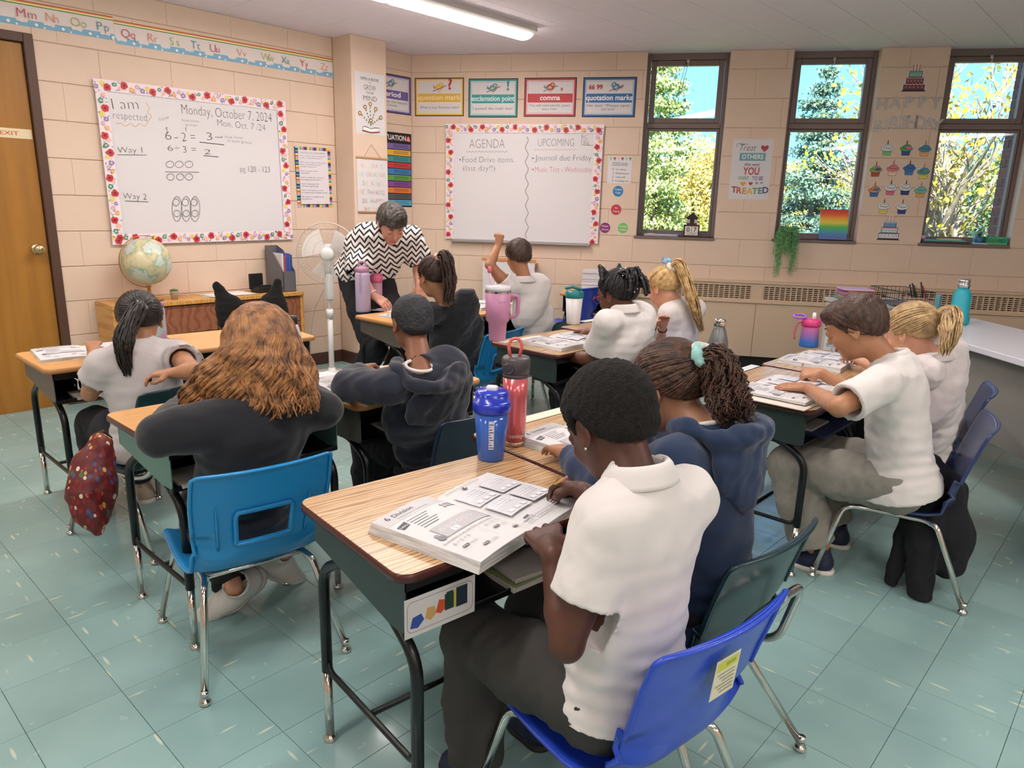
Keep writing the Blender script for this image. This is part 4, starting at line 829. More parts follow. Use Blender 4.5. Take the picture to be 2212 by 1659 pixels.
def make_chair(col, style=0, seat=.375, hole=True):
    r = empty('student_chair'); m = mat('chair_'+col.strip('#'), col, .3, coat=.2)
    fn, P = shell(None, m, seat)
    hl = (lambda u, v: .30 < u < .70 and .565 < v < .70) if hole else None
    b = MB().grid(fn, 24, 40, m, skip=hl); me = b.mesh('shell'); o = obj('seat_shell', me, r)
    md = o.modifiers.new('s', 'SOLIDIFY'); md.thickness = .0055; md.offset = 0
    # rolled rim round the shell and the hole
    path = [fn(0, v/30) for v in range(0, 31)]+[fn(u/12, 1) for u in range(1, 13)]+[fn(1, v/30) for v in range(29, -1, -1)]+[fn(u/12, 0) for u in range(11, 0, -1)]
    path.append(path[0]); off = [(x, y-(.004 if z > seat+.05 else 0), z-(.003 if z < seat+.05 else 0)) for x, y, z in path]
    rim = MB().tube(off, .0055, m, 6, cap=False)
    if hole:
        hp_ = [fn(u, .565) for u in np.linspace(.29, .71, 8)]+[fn(.71, v) for v in np.linspace(.58, .69, 5)]+[fn(u, .705) for u in np.linspace(.69, .31, 8)]+[fn(.29, v) for v in np.linspace(.69, .58, 5)]; hp_.append(hp_[0]); rim.tube([(x, y-.005, z) for x, y, z in hp_], .0075, m, 6, cap=False)
        for u in (.16, .84): rim.tube([(fn(u, v)[0], fn(u, v)[1]-.007, fn(u, v)[2]) for v in np.linspace(.54, .74, 6)], [.004]*5+[.001], m, 5)
    rim.build('rim', None, r)
    # chrome frame: one bent tube per side
    for sx in (-1, 1):
        X0, X1 = sx*.145, sx*.205
        if style == 0: pts = [(X1, .235, .02), (X0+sx*.012, .165, seat-.03), (X0, .10, seat-.026), (X0, -.10, seat-.03), (X0+sx*.012, -.135, seat-.04), (X1, -.25, .02)]
        else: pts = [(X1, .235, .02), (X0+sx*.012, .165, seat-.03), (X0, .10, seat-.026), (X0, -.12, seat-.03), (X0, -.20, seat-.0), (X0*.93, -.245, seat+.17), (X0*.3, -.258, seat+.19), (0, -.258, seat+.19)]
        tb = MB().tube(fillet(pts, .045, 5), .0105, chrome, 12)
        if style: tb.tube(fillet([(X0, -.03, seat-.032), (X0+sx*.01, -.09, seat-.06), (X1+sx*.01, -.26, .02)], .03, 4), .0105, chrome, 12)
        o = tb.build('leg_frame', None, r)
        for yy in (.237, -.252 if style == 0 else -.262): MB().lathe([(0, 0), (.014, 0), (.0165, .007), (.014, .013), (.008, .017), (.008, .026), (.0105, .027), (.0105, .04)], chrome, 12, T=Matrix.Translation((X1+(sx*.01 if style and yy < 0 else 0), yy, 0))).build('foot_glide', None, o)
    for yy in (.10, -.09): MB().tube([(-.145, yy, seat-.03), (.145, yy, seat-.03)], .009, chrome, 8).build('cross_rod', None, r)
    return r
CH_ = {}
def chair(col, x, y, rot, label, style=0, hole=True, seat=.318):
    k = (col, style, hole, seat)
    if k not in CH_: CH_[k] = c = make_chair(col, style, seat, hole)
    else: c = copy_tree(CH_[k])
    return place(c, x, y, R90+rot, label, 'chair', 'moulded plastic student chairs')
SKY, ROY, TEAL, NAVY, DNV = '#1b86c6', '#2145bf', '#12343c', '#2b3a66', '#14243f'
K1 = chair(ROY, -.698, 1.115, -.15, 'royal blue chair under the boy in the foreground', hole=False)
K2 = chair(TEAL, -.77, 1.47, -.08, 'dark green chair with chrome back loop, behind the royal blue one', 1, hole=False)
K3 = chair(SKY, -1.94, .93, -.166, 'bright blue chair with a back opening, under the long-haired child')
K4 = chair(DNV, -1.90, 1.67, 0, 'dark navy chair behind the boy in the navy hoodie', hole=False)
K5 = chair(TEAL, -2.93, 1.03, .3, 'dark green chair of the ponytailed girl near the door', 1, hole=False)
K6 = chair(SKY, -2.98, 2.90, .15, 'bright blue chair behind the girl in the black sweater')
K7 = chair(TEAL, -3.02, 3.50, .25, 'dark green chair behind the boy raising his hand', hole=False)
K8 = chair(NAVY, -.63, 2.85, .23, 'navy chair at the right with a black hoodie hung on it', hole=False)
K9 = chair(NAVY, -.73, 3.42, .2, 'navy chair under the blonde ponytailed girl at the right', hole=False)
K10 = chair(ROY, -2.06, 3.45, 0, 'royal blue chair under the blonde girl with the blue bow', hole=False)
K11 = chair(TEAL, -1.95, 2.78, 0, 'dark chair under the girl with red glasses', hole=False)
K12 = chair(ROY, -3.5, 4.40, .1, 'empty royal blue chair with a white sticker by the far wall', hole=False, seat=.42)
def sticker(ch, pr_, M_, w=.07, h=.085):
    s = MB().box((0, 0, 0), (w, h, .0008), ink('#d8d2b8')).build('sticker', None, ch, M_); s['label'] = 'white care sticker'; pr_.build('print', s, Matrix.Translation((0, 0, .0008)))
def stp():
    p = Pr(); p.rect(.005, .06, .065, .08, '#c9c84a').rect(.012, .066, .04, .074, '#8fae3a')
    for i in range(6): p.rect(.008, .05-i*.008, .06-(i % 3)*.008, .0525-i*.008, '#9a9a8a')
    return p
sticker(K1, stp(), Matrix.Translation((-.035, -.205, .335+.13)) @ Matrix.Rotation(.0, 4, 'Z') @ _wm(Vector((-1, 0, 0)), Vector((0, -.97, -.2)), Vector((.07, -.031, .03))))
sticker(K12, stp(), _wm(Vector((-1, 0, 0)), Vector((0, 1, .25)), Vector((.035, -.195, .42+.11))))
# ---- low bookcase
bcw = woodmat('pine_frame', '#d9a55c', '#cf9850', '#bb8340', (1, 12, 12)); bcf = woodmat('red_brown_drawer', '#9c6245', '#935a3e', '#7f4a32', (2, 5, 5), .45)
r = empty('bookcase', Matrix.Translation((-5.155, 1.58, 0)) @ Matrix.Identity(4)); tag(r, 'low wooden drawer cabinet under the left whiteboard', 'cabinet')
DP, LN, HT = .305, 1.345, .665
MB().box((0, 0, HT-.028), (DP+.012, LN, HT), bcw, bev=.003).build('cabinet_top', None, r)
for y in (0, LN-.028): MB().box((0, y, 0), (DP, y+.028, HT-.028), bcw, bev=.002).build('side_panel', None, r)
MB().box((0, .028, .03), (DP-.02, LN-.028, .06), bcw).box((0, .03, .06), (.01, LN-.03, HT-.03), bcw).build('back_and_base', None, r)
for i in range(3):
    z0_ = .065+i*.19
    for j in range(2):
        y0_ = .032+j*(LN-.06)/2; MB().box((DP-.022, y0_+.002, z0_), (DP-.004, y0_+(LN-.06)/2-.004, z0_+.184), bcf, bev=.002).build('drawer_front', None, r)
# ---- globe
r = empty('globe', Matrix.Translation((-4.965, 1.855, .666))); tag(r, 'antique style globe with brass meridian on the cabinet', 'globe')
brs = mat('globe_brass', '#b9853a', .3, .6)
gm_ = bpy.data.materials.new('globe_map'); gm_.use_nodes = True; t = gm_.node_tree; b_ = t.nodes['Principled BSDF']; b_.inputs['Roughness'].default_value = .28
g = N(t, 'ShaderNodeTexCoord'); n = N(t, 'ShaderNodeTexNoise', inputs={'Scale': 7.5, 'Detail': 6.0, 'Roughness': .55}); t.links.new(g.outputs['Object'], n.inputs['Vector'])
rr = N(t, 'ShaderNodeValToRGB'); rr.color_ramp.interpolation = 'LINEAR'; e = rr.color_ramp.elements; e[0].position = .3; e[0].color = lin('#cfd2c2'); e[1].position = .9; e[1].color = lin('#d9c39a')
for ps, c in ((.49, '#c6cfc6'), (.505, '#7fae9c'), (.525, '#c3b98c'), (.60, '#d9cfae'), (.68, '#cdb98a')): q = e.new(ps); q.color = lin(c)
t.links.new(n.outputs[0], rr.inputs[0]); t.links.new(rr.outputs[0], b_.inputs['Base Color'])
MB().lathe([(0, 0), (.075, 0), (.085, .006), (.06, .018), (.03, .028), (.012, .045), (.01, .085), (.02, .095), (0, .1)], brs, 28).build('globe_base', None, r)
gc = Vector((0, .0, .255)); R_ = .152
MB().sph((0, 0, 0), R_, gm_, 40).build('sphere', None, r, Matrix.Translation(gc) @ Matrix.Rotation(.4, 4, 'X'))
mer = [(0, -(R_+.014)*math.sin(a), gc.z+(R_+.014)*math.cos(a)) for a in np.linspace(-.35, PI+.05, 30)]
mer = [(0, -y_*1, z_) if False else (0, y_, z_) for _, y_, z_ in mer]
MB().tube(mer, .008, brs, 8, flat=(0, 0, 1)).tube([(0, (R_+.02)*math.sin(.35), gc.z+(R_+.02)*math.cos(.35)), (0, R_*.95*math.sin(.35), gc.z+R_*.95*math.cos(.35))], .006, brs, 8).build('meridian_arm', None, r)
# ---- small things on the cabinet
r = empty('succulent_pot', Matrix.Translation((-4.95, 2.01, .666))); tag(r, 'tiny green succulent in a pale clay pot on the cabinet', 'plant')
MB().lathe([(0, 0), (.022, 0), (.029, .05), (.031, .055), (.027, .055), (.024, .045), (0, .045)], mat('pale_clay', '#b9ad97', .7), 18).build('pot', None, r); b = MB()
for i in range(22): a = i*2.4; q = .004+.0009*i; b.tube([(0, 0, .045), (math.cos(a)*q*1.0, math.sin(a)*q, .06), (math.cos(a)*q*1.3, math.sin(a)*q*1.3, .07-i*.0004)], [.004, .005, .001], mat('succulent', '#5f8a5a', .6), 6)
b.build('leaves', None, r)
r = empty('desk_organiser', Matrix.Translation((-4.98, 2.655, .666)) @ Matrix.Rotation(.1, 4, 'Z')); tag(r, 'black desktop holder beside the magazine file', 'organiser'); bk = mat('black_plastic', '#17171a', .45)
MB().box((-.05, -.055, 0), (.05, .07, .04), bk, bev=.004).box((-.05, -.07, .02), (-.035, .045, .135), bk, bev=.004).box((.02, -.03, .04), (.045, .06, .055), bk, bev=.003).build('holder_body', None, r)
r = empty('magazine_file', Matrix.Translation((-5.02, 2.84, .666))); tag(r, 'grey magazine file of blue workbooks on the cabinet end', 'file box'); gp = mat('smoke_plastic', '#6a6a70', .3, alpha=.93)
b = MB(); th = .003; pts = [(-.12, 0), (.13, 0), (.13, .15), (-.03, .30), (-.12, .33)]
for y in (-.05, .047): b.add([(p[0], y, p[1]) for p in pts]+[(p[0], y+th, p[1]) for p in pts], [(4, 3, 2, 1, 0), (5, 6, 7, 8, 9)]+[(k, (k+1) % 5, 5+(k+1) % 5, 5+k) for k in range(5)], gp)
b.box((-.12, -.05, 0), (-.117, .05, .33), gp).box((.127, -.05, 0), (.13, .05, .15), gp).box((-.12, -.05, 0), (.13, .05, .003), gp).build('file_body', None, r)
for i, c in enumerate(['#d9d6d4', '#c8505a', '#4f60a8', '#3f58a5', '#4a68b5', '#3f4f95']):
    o = MB().box((-.10, 0, 0), (.10, .011, .275-.01*(i % 2)), ink(c), bev=.001).build('workbook', None, None, Matrix.Translation((-5.01, 2.797+.0145*i, .671))); tag(o, {0: 'white folder at the near side of the magazine file', 1: 'red-edged booklet, second in the magazine file'}.get(i, 'blue booklet in the magazine file, %s from the near side' % ['', '', 'third', 'fourth', 'fifth', 'sixth'][i]), 'book', 'workbooks in the magazine file')
for i in range(5): o = MB().box((0, 0, 0), (.21, .28, .0012), ink(['#d9dcc8', '#c9d9c0', '#e6e2d6', '#d6d2cf', '#e6e4e0'][i])).build('paper_sheet', None, None, Matrix.Translation((-5.10+.012*i, 2.22+.03*(i % 3), .6665+.0014*i)) @ Matrix.Rotation(.05*i-.1, 4, 'Z')); tag(o, '%s sheet lying on the wooden cabinet' % ['pale green, lowest', 'light green', 'cream', 'greyish white', 'white, uppermost'][i], 'paper', 'papers on the cabinet')
# ---- pedestal fan
FX, FY = -4.74, 3.08
r = empty('pedestal_fan', Matrix.Translation((FX, FY, 0))); tag(r, 'white pedestal fan standing in front of the pillar', 'fan'); wp = whiteplas
MB().lathe([(0, 0), (.195, 0), (.20, .008), (.19, .018), (.06, .032), (.03, .05), (.026, .07), (0, .07)], wp, 40).build('base', None, r)
MB().tube([(0, 0, .05), (0, 0, .48)], .021, wp, 16).build('lower_pole', None, r); MB().tube([(0, 0, .46), (0, 0, .53)], .027, wp, 16).build('collar', None, r); MB().tube([(0, 0, .5), (0, 0, .70)], .013, wp, 12).build('upper_pole', None, r)
MB().box((-.03, -.028, .60), (.035, .028, .80), wp, bev=.012, seg=2).build('control_box', None, r)
aim = Vector((.72, -.55, -.02)); hm = Matrix.Translation((0, 0, .955)) @ aim.to_track_quat('Z', 'Y').to_matrix().to_4x4(); hd = hm
MB().tube([(0, 0, .78), (0, 0, .90)], .03, wp, 14).build('neck', None, r)
MB().lathe([(0, -.13), (.045, -.125), (.062, -.10), (.066, -.05), (.05, .0), (0, .01)], wp, 22).build('motor_housing', None, r, hm)
wire = mat('fan_wire', '#cfc9c4', .35, .2); GR = .225; b = MB()
for k in range(60):
    a = 2*PI*k/60; c_, s_ = math.cos(a), math.sin(a)
    b.tube([(c_*.05, s_*.05, .075), (c_*.12, s_*.12, .07), (c_*.19, s_*.19, .05), (c_*GR, s_*GR, .015), (c_*.19, s_*.19, -.025), (c_*.06, s_*.06, -.045)], .0009, wire, 3, cap=False)
for R_, z_ in ((.10, .073), (.16, .062), (GR, .015)): b.tube([(R_*math.cos(2*PI*i/40), R_*math.sin(2*PI*i/40), z_) for i in range(41)], .0016 if R_ < .2 else .004, wire, 5, cap=False)
tag(b.build('guard', None, r, hm), kind='stuff')
MB().lathe([(0, .082), (.045, .08), (.05, .074), (.045, .070), (0, .07)], wp, 24).build('guard_badge', None, r, hm)
bl = mat('fan_blade', '#e6e4e2', .3, alpha=.75)
for k in range(3):
    def bf(u, v, a0=2*PI*k/3+.5): rr_ = .03+.155*v; a = a0+(u-.5)*(1.25+.2*v); return (rr_*math.cos(a), rr_*math.sin(a), .02+(u-.5)*.035)
    MB().grid(bf, 8, 6, bl).build('blade', None, r, hm)
tag(MB().tube(bez([(-.05, .03, .85), (-.06, .04, .75), (-.085, -.02, .62), (-.12, -.06, .50), (-.15, -.08, .30), (-.16, -.1, .02)], 6), .0025, mat('grey_cord', '#a9a49f', .5), 6).build('power_cord', None, r))
# ---- teacher's desk on the right: grey panels, pale top
tg = mat('desk_grey_panel', '#8f8b86', .6); tw = mat('pale_desk_top', '#d9d9e2', .28)
A = atz(1762, 668, .80); 
r = empty('teacher_desk'); tag(r, "teacher's large desk with pale top and grey panel at the right edge", 'desk')
p0 = atz(2020, 722, .745); p1 = atz(2212, 778, .745); q0 = atz(2040, 684, .745)
dx = (p1-p0).normalized(); dy = Vector((-dx.y, dx.x, 0)); r.matrix_world = _wm(dx, Vector((0, 0, 1)), Vector((p0.x, p0.y, 0))); Wd = 1.9
m3 = Matrix(((dx.x, dy.x, 0, p0.x), (dx.y, dy.y, 0, p0.y), (0, 0, 1, 0), (0, 0, 0, 1))); r.matrix_world = m3
MB().box((-.62, -.0, .715), (Wd, .62, .745), tw, bev=.003).build('desk_top', None, r)
MB().box((-.55, .10, .29), (Wd-.05, .125, .715), tg, bev=.002).build('modesty_panel', None, r)
MB().box((-.60, .12, .0), (-.57, .58, .715), tg, bev=.002).build('end_panel', None, r); MB().box((Wd-.05, .03, 0), (Wd-.02, .58, .715), tg).build('end_panel', None, r)
cab = empty('side_cabinet', m3 @ Matrix.Translation((-1.12, -.06, 0))); tag(cab, 'light grey cabinet with a small notice, left of the teacher desk', 'cabinet')
lg_ = mat('light_grey_laminate', '#c4c1bd', .4)
MB().box((0, 0, 0), (.36, .5, .775), lg_, bev=.002).build('cabinet_body', None, cab); MB().box((-.01, -.012, .775), (.37, .51, .80), lg_, bev=.002).build('cabinet_top', None, cab)
nb = MB().box((.05, -.0025, .42), (.27, -.001, .74), ink('#dfdce0')).build('notice', None, cab); p = Pr(.0003); 
for i in range(26): rg = random.Random(i); p.circ(rg.uniform(.02, .2), rg.choice([rg.uniform(.02, .1), rg.uniform(.23, .3)]), rg.uniform(.004, .014), ['#8fc9bd', '#b9a9d6', '#7fb0b8', '#d9b0cc'][i % 4], 10)
p.circ(.11, .17, .05, '#c9a9cf', 20, ry=.028).text('Teachers', .11, .175, .014, '#8a4a9c').text('Assistants', .11, .155, .014, '#8a4a9c').build('print', nb, _wm(Vector((1, 0, 0)), Vector((0, -1, 0)), Vector((.05, -.0025, .42))))
# office chair behind: base and arm of black seat
r = empty('office_chair', Matrix.Translation((-.35, 4.30, 0))); tag(r, 'black office chair base with castors at the right edge', 'chair')
ob = mat('office_black', '#14161d', .35)
hub = atz(2330, 950, .10); 
r.matrix_world = Matrix.Translation((hub.x, hub.y, 0)); MB().lathe([(0, .05), (.035, .05), (.035, .11), (.02, .13), (.02, .32), (0, .32)], ob, 18).build('hub', None, r)
c1 = atz(2105, 962, .03); c1 = Vector((c1.x-hub.x, c1.y-hub.y, 0)); ang0 = math.atan2(c1.y, c1.x); Lr = c1.length
for k in range(5):
    a = ang0+2*PI*k/5; d = Vector((math.cos(a), math.sin(a), 0)); MB().tube([d*.02+Vector((0, 0, .105)), d*(Lr*.6)+Vector((0, 0, .10)), d*(Lr+.01)+Vector((0, 0, .078))], [.024, .02, .016], ob, 8).build('spoke', None, r)
    n_ = d.cross(Vector((0, 0, 1))); MB().lathe([(0, -.02), (.024, -.02), (.028, -.012), (.028, .012), (.024, .02), (0, .02)], ob, 14, T=Matrix.Translation(d*Lr+Vector((0, 0, .028))) @ n_.to_track_quat('Z', 'Y').to_matrix().to_4x4()).build('castor', None, r)
MB().box((-.24, -.24, .40), (.24, .24, .47), ob, bev=.03, seg=2).build('seat', None, r); MB().tube([(0, 0, .3), (0, 0, .42)], .02, ob, 10).build('column', None, r)
hb = atz(2212, 690, .9)
MB().box((-.22, .20, .55), (.22, .27, 1.0), mat('grey_mesh', '#4a4e58', .7), bev=.03, seg=2).build('backrest', None, r)
MB().tube([(0, .1, .42), (0, .27, .5), (0, .25, .75)], .02, ob, 8).build('back_support', None, r)
# chart stand near the far wall: white paper pad on a wooden rail
r = empty('paper_chart', BW(.70, .52, .16)); tag(r, 'white chart paper hung from a wooden strip on the far wall behind the boys', 'chart')
MB().box((0, 0, 0), (.46, .36, .004), ink('#d8d4d6')).build('paper', None, r); MB().box((-.01, .345, -.004), (.47, .37, .012), mat('orange_wood', '#c98f55', .5), bev=.002).build('wooden_strip', None, r)
MB().box((.0, .30, -.16), (.46, .33, -.004), mat('orange_wood', '#c98f55')).build('rail_bracket', None, r)
# ================================================================== PEOPLE
V3 = lambda p: np.array(p, dtype=np.float64)
def nrm(v): v = V3(v); return v/max(np.linalg.norm(v), 1e-9)
class Sdf:
    """a body modelled as one smooth field, turned into one continuous mesh"""
    def __init__(s, lo, hi, h):
        s.lo = V3(lo); s.h = h; s.n = np.maximum(np.ceil((V3(hi)-s.lo)/h).astype(int)+1, 4)
        s.F = np.full(s.n, .5, np.float32); s.ax = [(s.lo[i]+h*np.arange(s.n[i])).astype(np.float32) for i in range(3)]
    def _w(s, lo, hi):
        a = np.clip(np.floor((V3(lo)-s.lo)/s.h).astype(int), 0, s.n); b = np.clip(np.ceil((V3(hi)-s.lo)/s.h).astype(int)+1, 0, s.n)
        if np.any(b <= a): return None
        sl = tuple(slice(a[i], b[i]) for i in range(3)); return sl, s.ax[0][sl[0]][:, None, None], s.ax[1][sl[1]][None, :, None], s.ax[2][sl[2]][None, None, :]
    def _mix(s, sl, d, k, op):
        A = s.F[sl]
        if op == 'u':
            if k > 0: hh = np.maximum(k-np.abs(A-d), 0); s.F[sl] = np.minimum(A, d)-hh*hh/(4*k)
            else: s.F[sl] = np.minimum(A, d)
        elif op == 's':
            if k > 0: hh = np.maximum(k-np.abs(A+d), 0); s.F[sl] = np.maximum(A, -d)+hh*hh/(4*k)
            else: s.F[sl] = np.maximum(A, -d)
    def cap(s, a, b, ra, rb=None, k=.012, op='u'):
        rb = ra if rb is None else rb; a = V3(a); b = V3(b); m = max(ra, rb)+k+2.5*s.h
        q = s._w(np.minimum(a, b)-m, np.maximum(a, b)+m)
        if q is None: return s
        sl, X, Y, Z = q; ba = b-a; L = max(ba@ba, 1e-12)
        t = np.clip(((X-a[0])*ba[0]+(Y-a[1])*ba[1]+(Z-a[2])*ba[2])/L, 0, 1).astype(np.float32)
        d = np.sqrt((X-a[0]-t*ba[0])**2+(Y-a[1]-t*ba[1])**2+(Z-a[2]-t*ba[2])**2)-(ra+t*(rb-ra)); s._mix(sl, d.astype(np.float32), k, op); return s
    def chain(s, pts, rs, k=.012, op='u'):
        for i in range(len(pts)-1): s.cap(pts[i], pts[i+1], rs[i], rs[i+1], k, op)
        return s
    def ell(s, c, r, R=None, k=.012, op='u'):
        c = V3(c); r = V3(r); R = np.eye(3) if R is None else R; e = np.sqrt(((R*r[None, :])**2).sum(1))+k+2.5*s.h
        q = s._w(c-e, c+e)
        if q is None: return s
        sl, X, Y, Z = q; X = X-c[0]; Y = Y-c[1]; Z = Z-c[2]
        u = [X*R[0, i]+Y*R[1, i]+Z*R[2, i] for i in range(3)]
        k0 = np.sqrt(sum((u[i]/r[i])**2 for i in range(3))); k1 = np.sqrt(sum((u[i]/r[i]**2)**2 for i in range(3)))+1e-6
        s._mix(sl, (k0*(k0-1)/k1).astype(np.float32), k, op); return s
    def cut(s, p, n):       # keep the side n points away from
        n = nrm(n); X, Y, Z = s.ax[0][:, None, None], s.ax[1][None, :, None], s.ax[2][None, None, :]
        s.F = np.maximum(s.F, ((X-p[0])*n[0]+(Y-p[1])*n[1]+(Z-p[2])*n[2]).astype(np.float32)); return s
    def fn(s, f):
        X, Y, Z = s.ax[0][:, None, None], s.ax[1][None, :, None], s.ax[2][None, None, :]; s.F = f(s.F, X, Y, Z).astype(np.float32); return s
    def wrinkle(s, amp, sc_, seed=0, ani=(1, 1, .45)):
        r = np.random.RandomState(seed); X, Y, Z = s.ax[0][:, None, None], s.ax[1][None, :, None], s.ax[2][None, None, :]; w = 0
        for i in range(5):
            d = r.normal(size=3)*V3(ani); d = d/np.linalg.norm(d)*(2*PI/sc_)*(.6+.35*i); ph = r.uniform(0, 6); w = w+np.sin(X*d[0]+Y*d[1]+Z*d[2]+ph+1.3*np.sin(X*d[1]*.6+Z*d[0]*.7+ph))/(1+.5*i)
        s.F = (s.F+amp*.5*w).astype(np.float32); return s
    def mesh(s, org=(0, 0, 0)):
        F = s.F; F[0] = F[-1] = .1; F[:, 0] = F[:, -1] = .1; F[:, :, 0] = F[:, :, -1] = .1
        S = F < 0; c = np.zeros(tuple(s.n-1), np.uint8)
        for i in (0, 1):
            for j in (0, 1):
                for k in (0, 1): c += S[i:s.n[0]-1+i, j:s.n[1]-1+j, k:s.n[2]-1+k]
        I = np.argwhere((c > 0) & (c < 8)); idx = np.full(c.shape, -1, np.int32); idx[tuple(I.T)] = np.arange(len(I))
        P = np.zeros((len(I), 3)); W = np.zeros(len(I)); cr = [(i, j, k) for i in (0, 1) for j in (0, 1) for k in (0, 1)]
        for a in cr:
            for d in range(3):
                if a[d]: continue
                b = list(a); b[d] = 1; fa = F[I[:, 0]+a[0], I[:, 1]+a[1], I[:, 2]+a[2]]; fb = F[I[:, 0]+b[0], I[:, 1]+b[1], I[:, 2]+b[2]]
                m = (fa < 0) != (fb < 0); t = np.where(m, fa/np.where(m, fa-fb, 1), 0); p = np.tile(V3(a), (len(I), 1)); p[:, d] += t; P[m] += p[m]; W[m] += 1
        P = (I+P/np.maximum(W, 1)[:, None])*s.h+s.lo-V3(org); fs = []
        for d in range(3):
            e1, e2 = [(1, 2), (2, 0), (0, 1)][d]; sl0 = [slice(None)]*3; sl1 = [slice(None)]*3; sl0[d] = slice(0, -1); sl1[d] = slice(1, None)
            A = S[tuple(sl0)]; B = S[tuple(sl1)]; E = np.argwhere(A != B); E = E[(E[:, e1] > 0) & (E[:, e2] > 0)]
            E = E[(E[:, e1] < s.n[e1]-1) & (E[:, e2] < s.n[e2]-1)]; sg = A[tuple(E.T)]
            def g(o1, o2): q = E.copy(); q[:, e1] -= o1; q[:, e2] -= o2; return idx[tuple(q.T)]
            Q = np.stack([g(1, 1), g(0, 1), g(0, 0), g(1, 0)], 1); Q[~sg] = Q[~sg][:, ::-1]; fs.append(Q)
        return P, np.concatenate(fs)
def npmesh(name, P, Q, mats, mi=None):
    me = bpy.data.meshes.new(name); me.vertices.add(len(P)); me.vertices.foreach_set('co', P.astype(np.float32).ravel()); me.loops.add(Q.size); me.loops.foreach_set('vertex_index', Q.astype(np.int32).ravel())
    me.polygons.add(len(Q)); me.polygons.foreach_set('loop_start', np.arange(len(Q), dtype=np.int32)*4); me.polygons.foreach_set('use_smooth', np.ones(len(Q), bool))
    for m in mats: me.materials.append(m)
    if mi is not None: me.polygons.foreach_set('material_index', mi.astype(np.int32))
    me.update(calc_edges=True); me.validate(); return me
def ik(a, b, l1, l2, pole):
    a = V3(a); b = V3(b); d = b-a; L = min(np.linalg.norm(d), (l1+l2)*.998); u = nrm(d); x = (L*L+l1*l1-l2*l2)/(2*L); h = math.sqrt(max(l1*l1-x*x, 0)); p = V3(pole); p = p-u*(p@u)
    return a+u*x+nrm(p)*h, a+u*L
def frame(f, up):
    f = nrm(f); r = nrm(np.cross(f, up)); u = np.cross(r, f); return np.stack([r, f, u], 1)      # columns: right, forward, up
SK = {}
def skin(name, c, c2): return mat('skin_'+name, c, .48, sub=.12, noise=(9, c2, .4, .7), bump=(260, .15, .001))
def hand(S, w, d, pn, side, sc_, curl, thumb=.5, spread=.12, hold=None):
    """w wrist, d towards the knuckles, pn back-of-hand normal, side=+1 when the thumb lies on cross(d,pn)*side; five fingers of unequal length"""
    d = nrm(d); pn = V3(pn); pn = nrm(pn-d*(pn@d)); t = np.cross(d, pn)*side; s = sc_
    pl = .072*s
    S.cap(w-d*.01, w+d*.02*s, .020*s, .021*s, .008)
    for q in (-.55, -.18, .18, .55): S.cap(w+d*.018*s+t*q*.026*s, w+d*pl+t*q*.050*s, .0135*s, .0105*s, .010)
    tips = []
    for i, (q, L) in enumerate(((.62, .064), (.21, .072), (-.2, .067), (-.6, .052))):
        c = curl[i] if hasattr(curl, '__len__') else curl
        b = w+d*(pl*(1.0-abs(q)*.06))+t*q*.046*s; a0 = c*.75; dr = d+t*q*spread; dr = nrm(dr); p = b; r = .0086*s; ang = 0
        for seg, (fr, da) in enumerate(((.45, .8), (.30, 1.0), (.25, .75))):
            ang += c*da; dd = dr*math.cos(ang)-pn*math.sin(ang); n_ = p+dd*L*s*fr; S.cap(p, n_, r, r*.9, .0025); p = n_; r *= .9
        tips.append(p)
    b = w+d*.018*s+t*.022*s; q1 = b+(d*.55+t*.75*(1-thumb*.4)-pn*(.3+thumb*.5))*.034*s; q2 = q1+nrm(d*.85+t*(.25-thumb*.7)-pn*(.2+thumb*.35))*.030*s; q3 = q2+nrm(d*.8-t*(thumb*.8)-pn*.3)*.022*s
    S.chain([b, q1, q2, q3], [.0135*s, .0112*s, .0095*s, .008*s], .006); return tips, q3
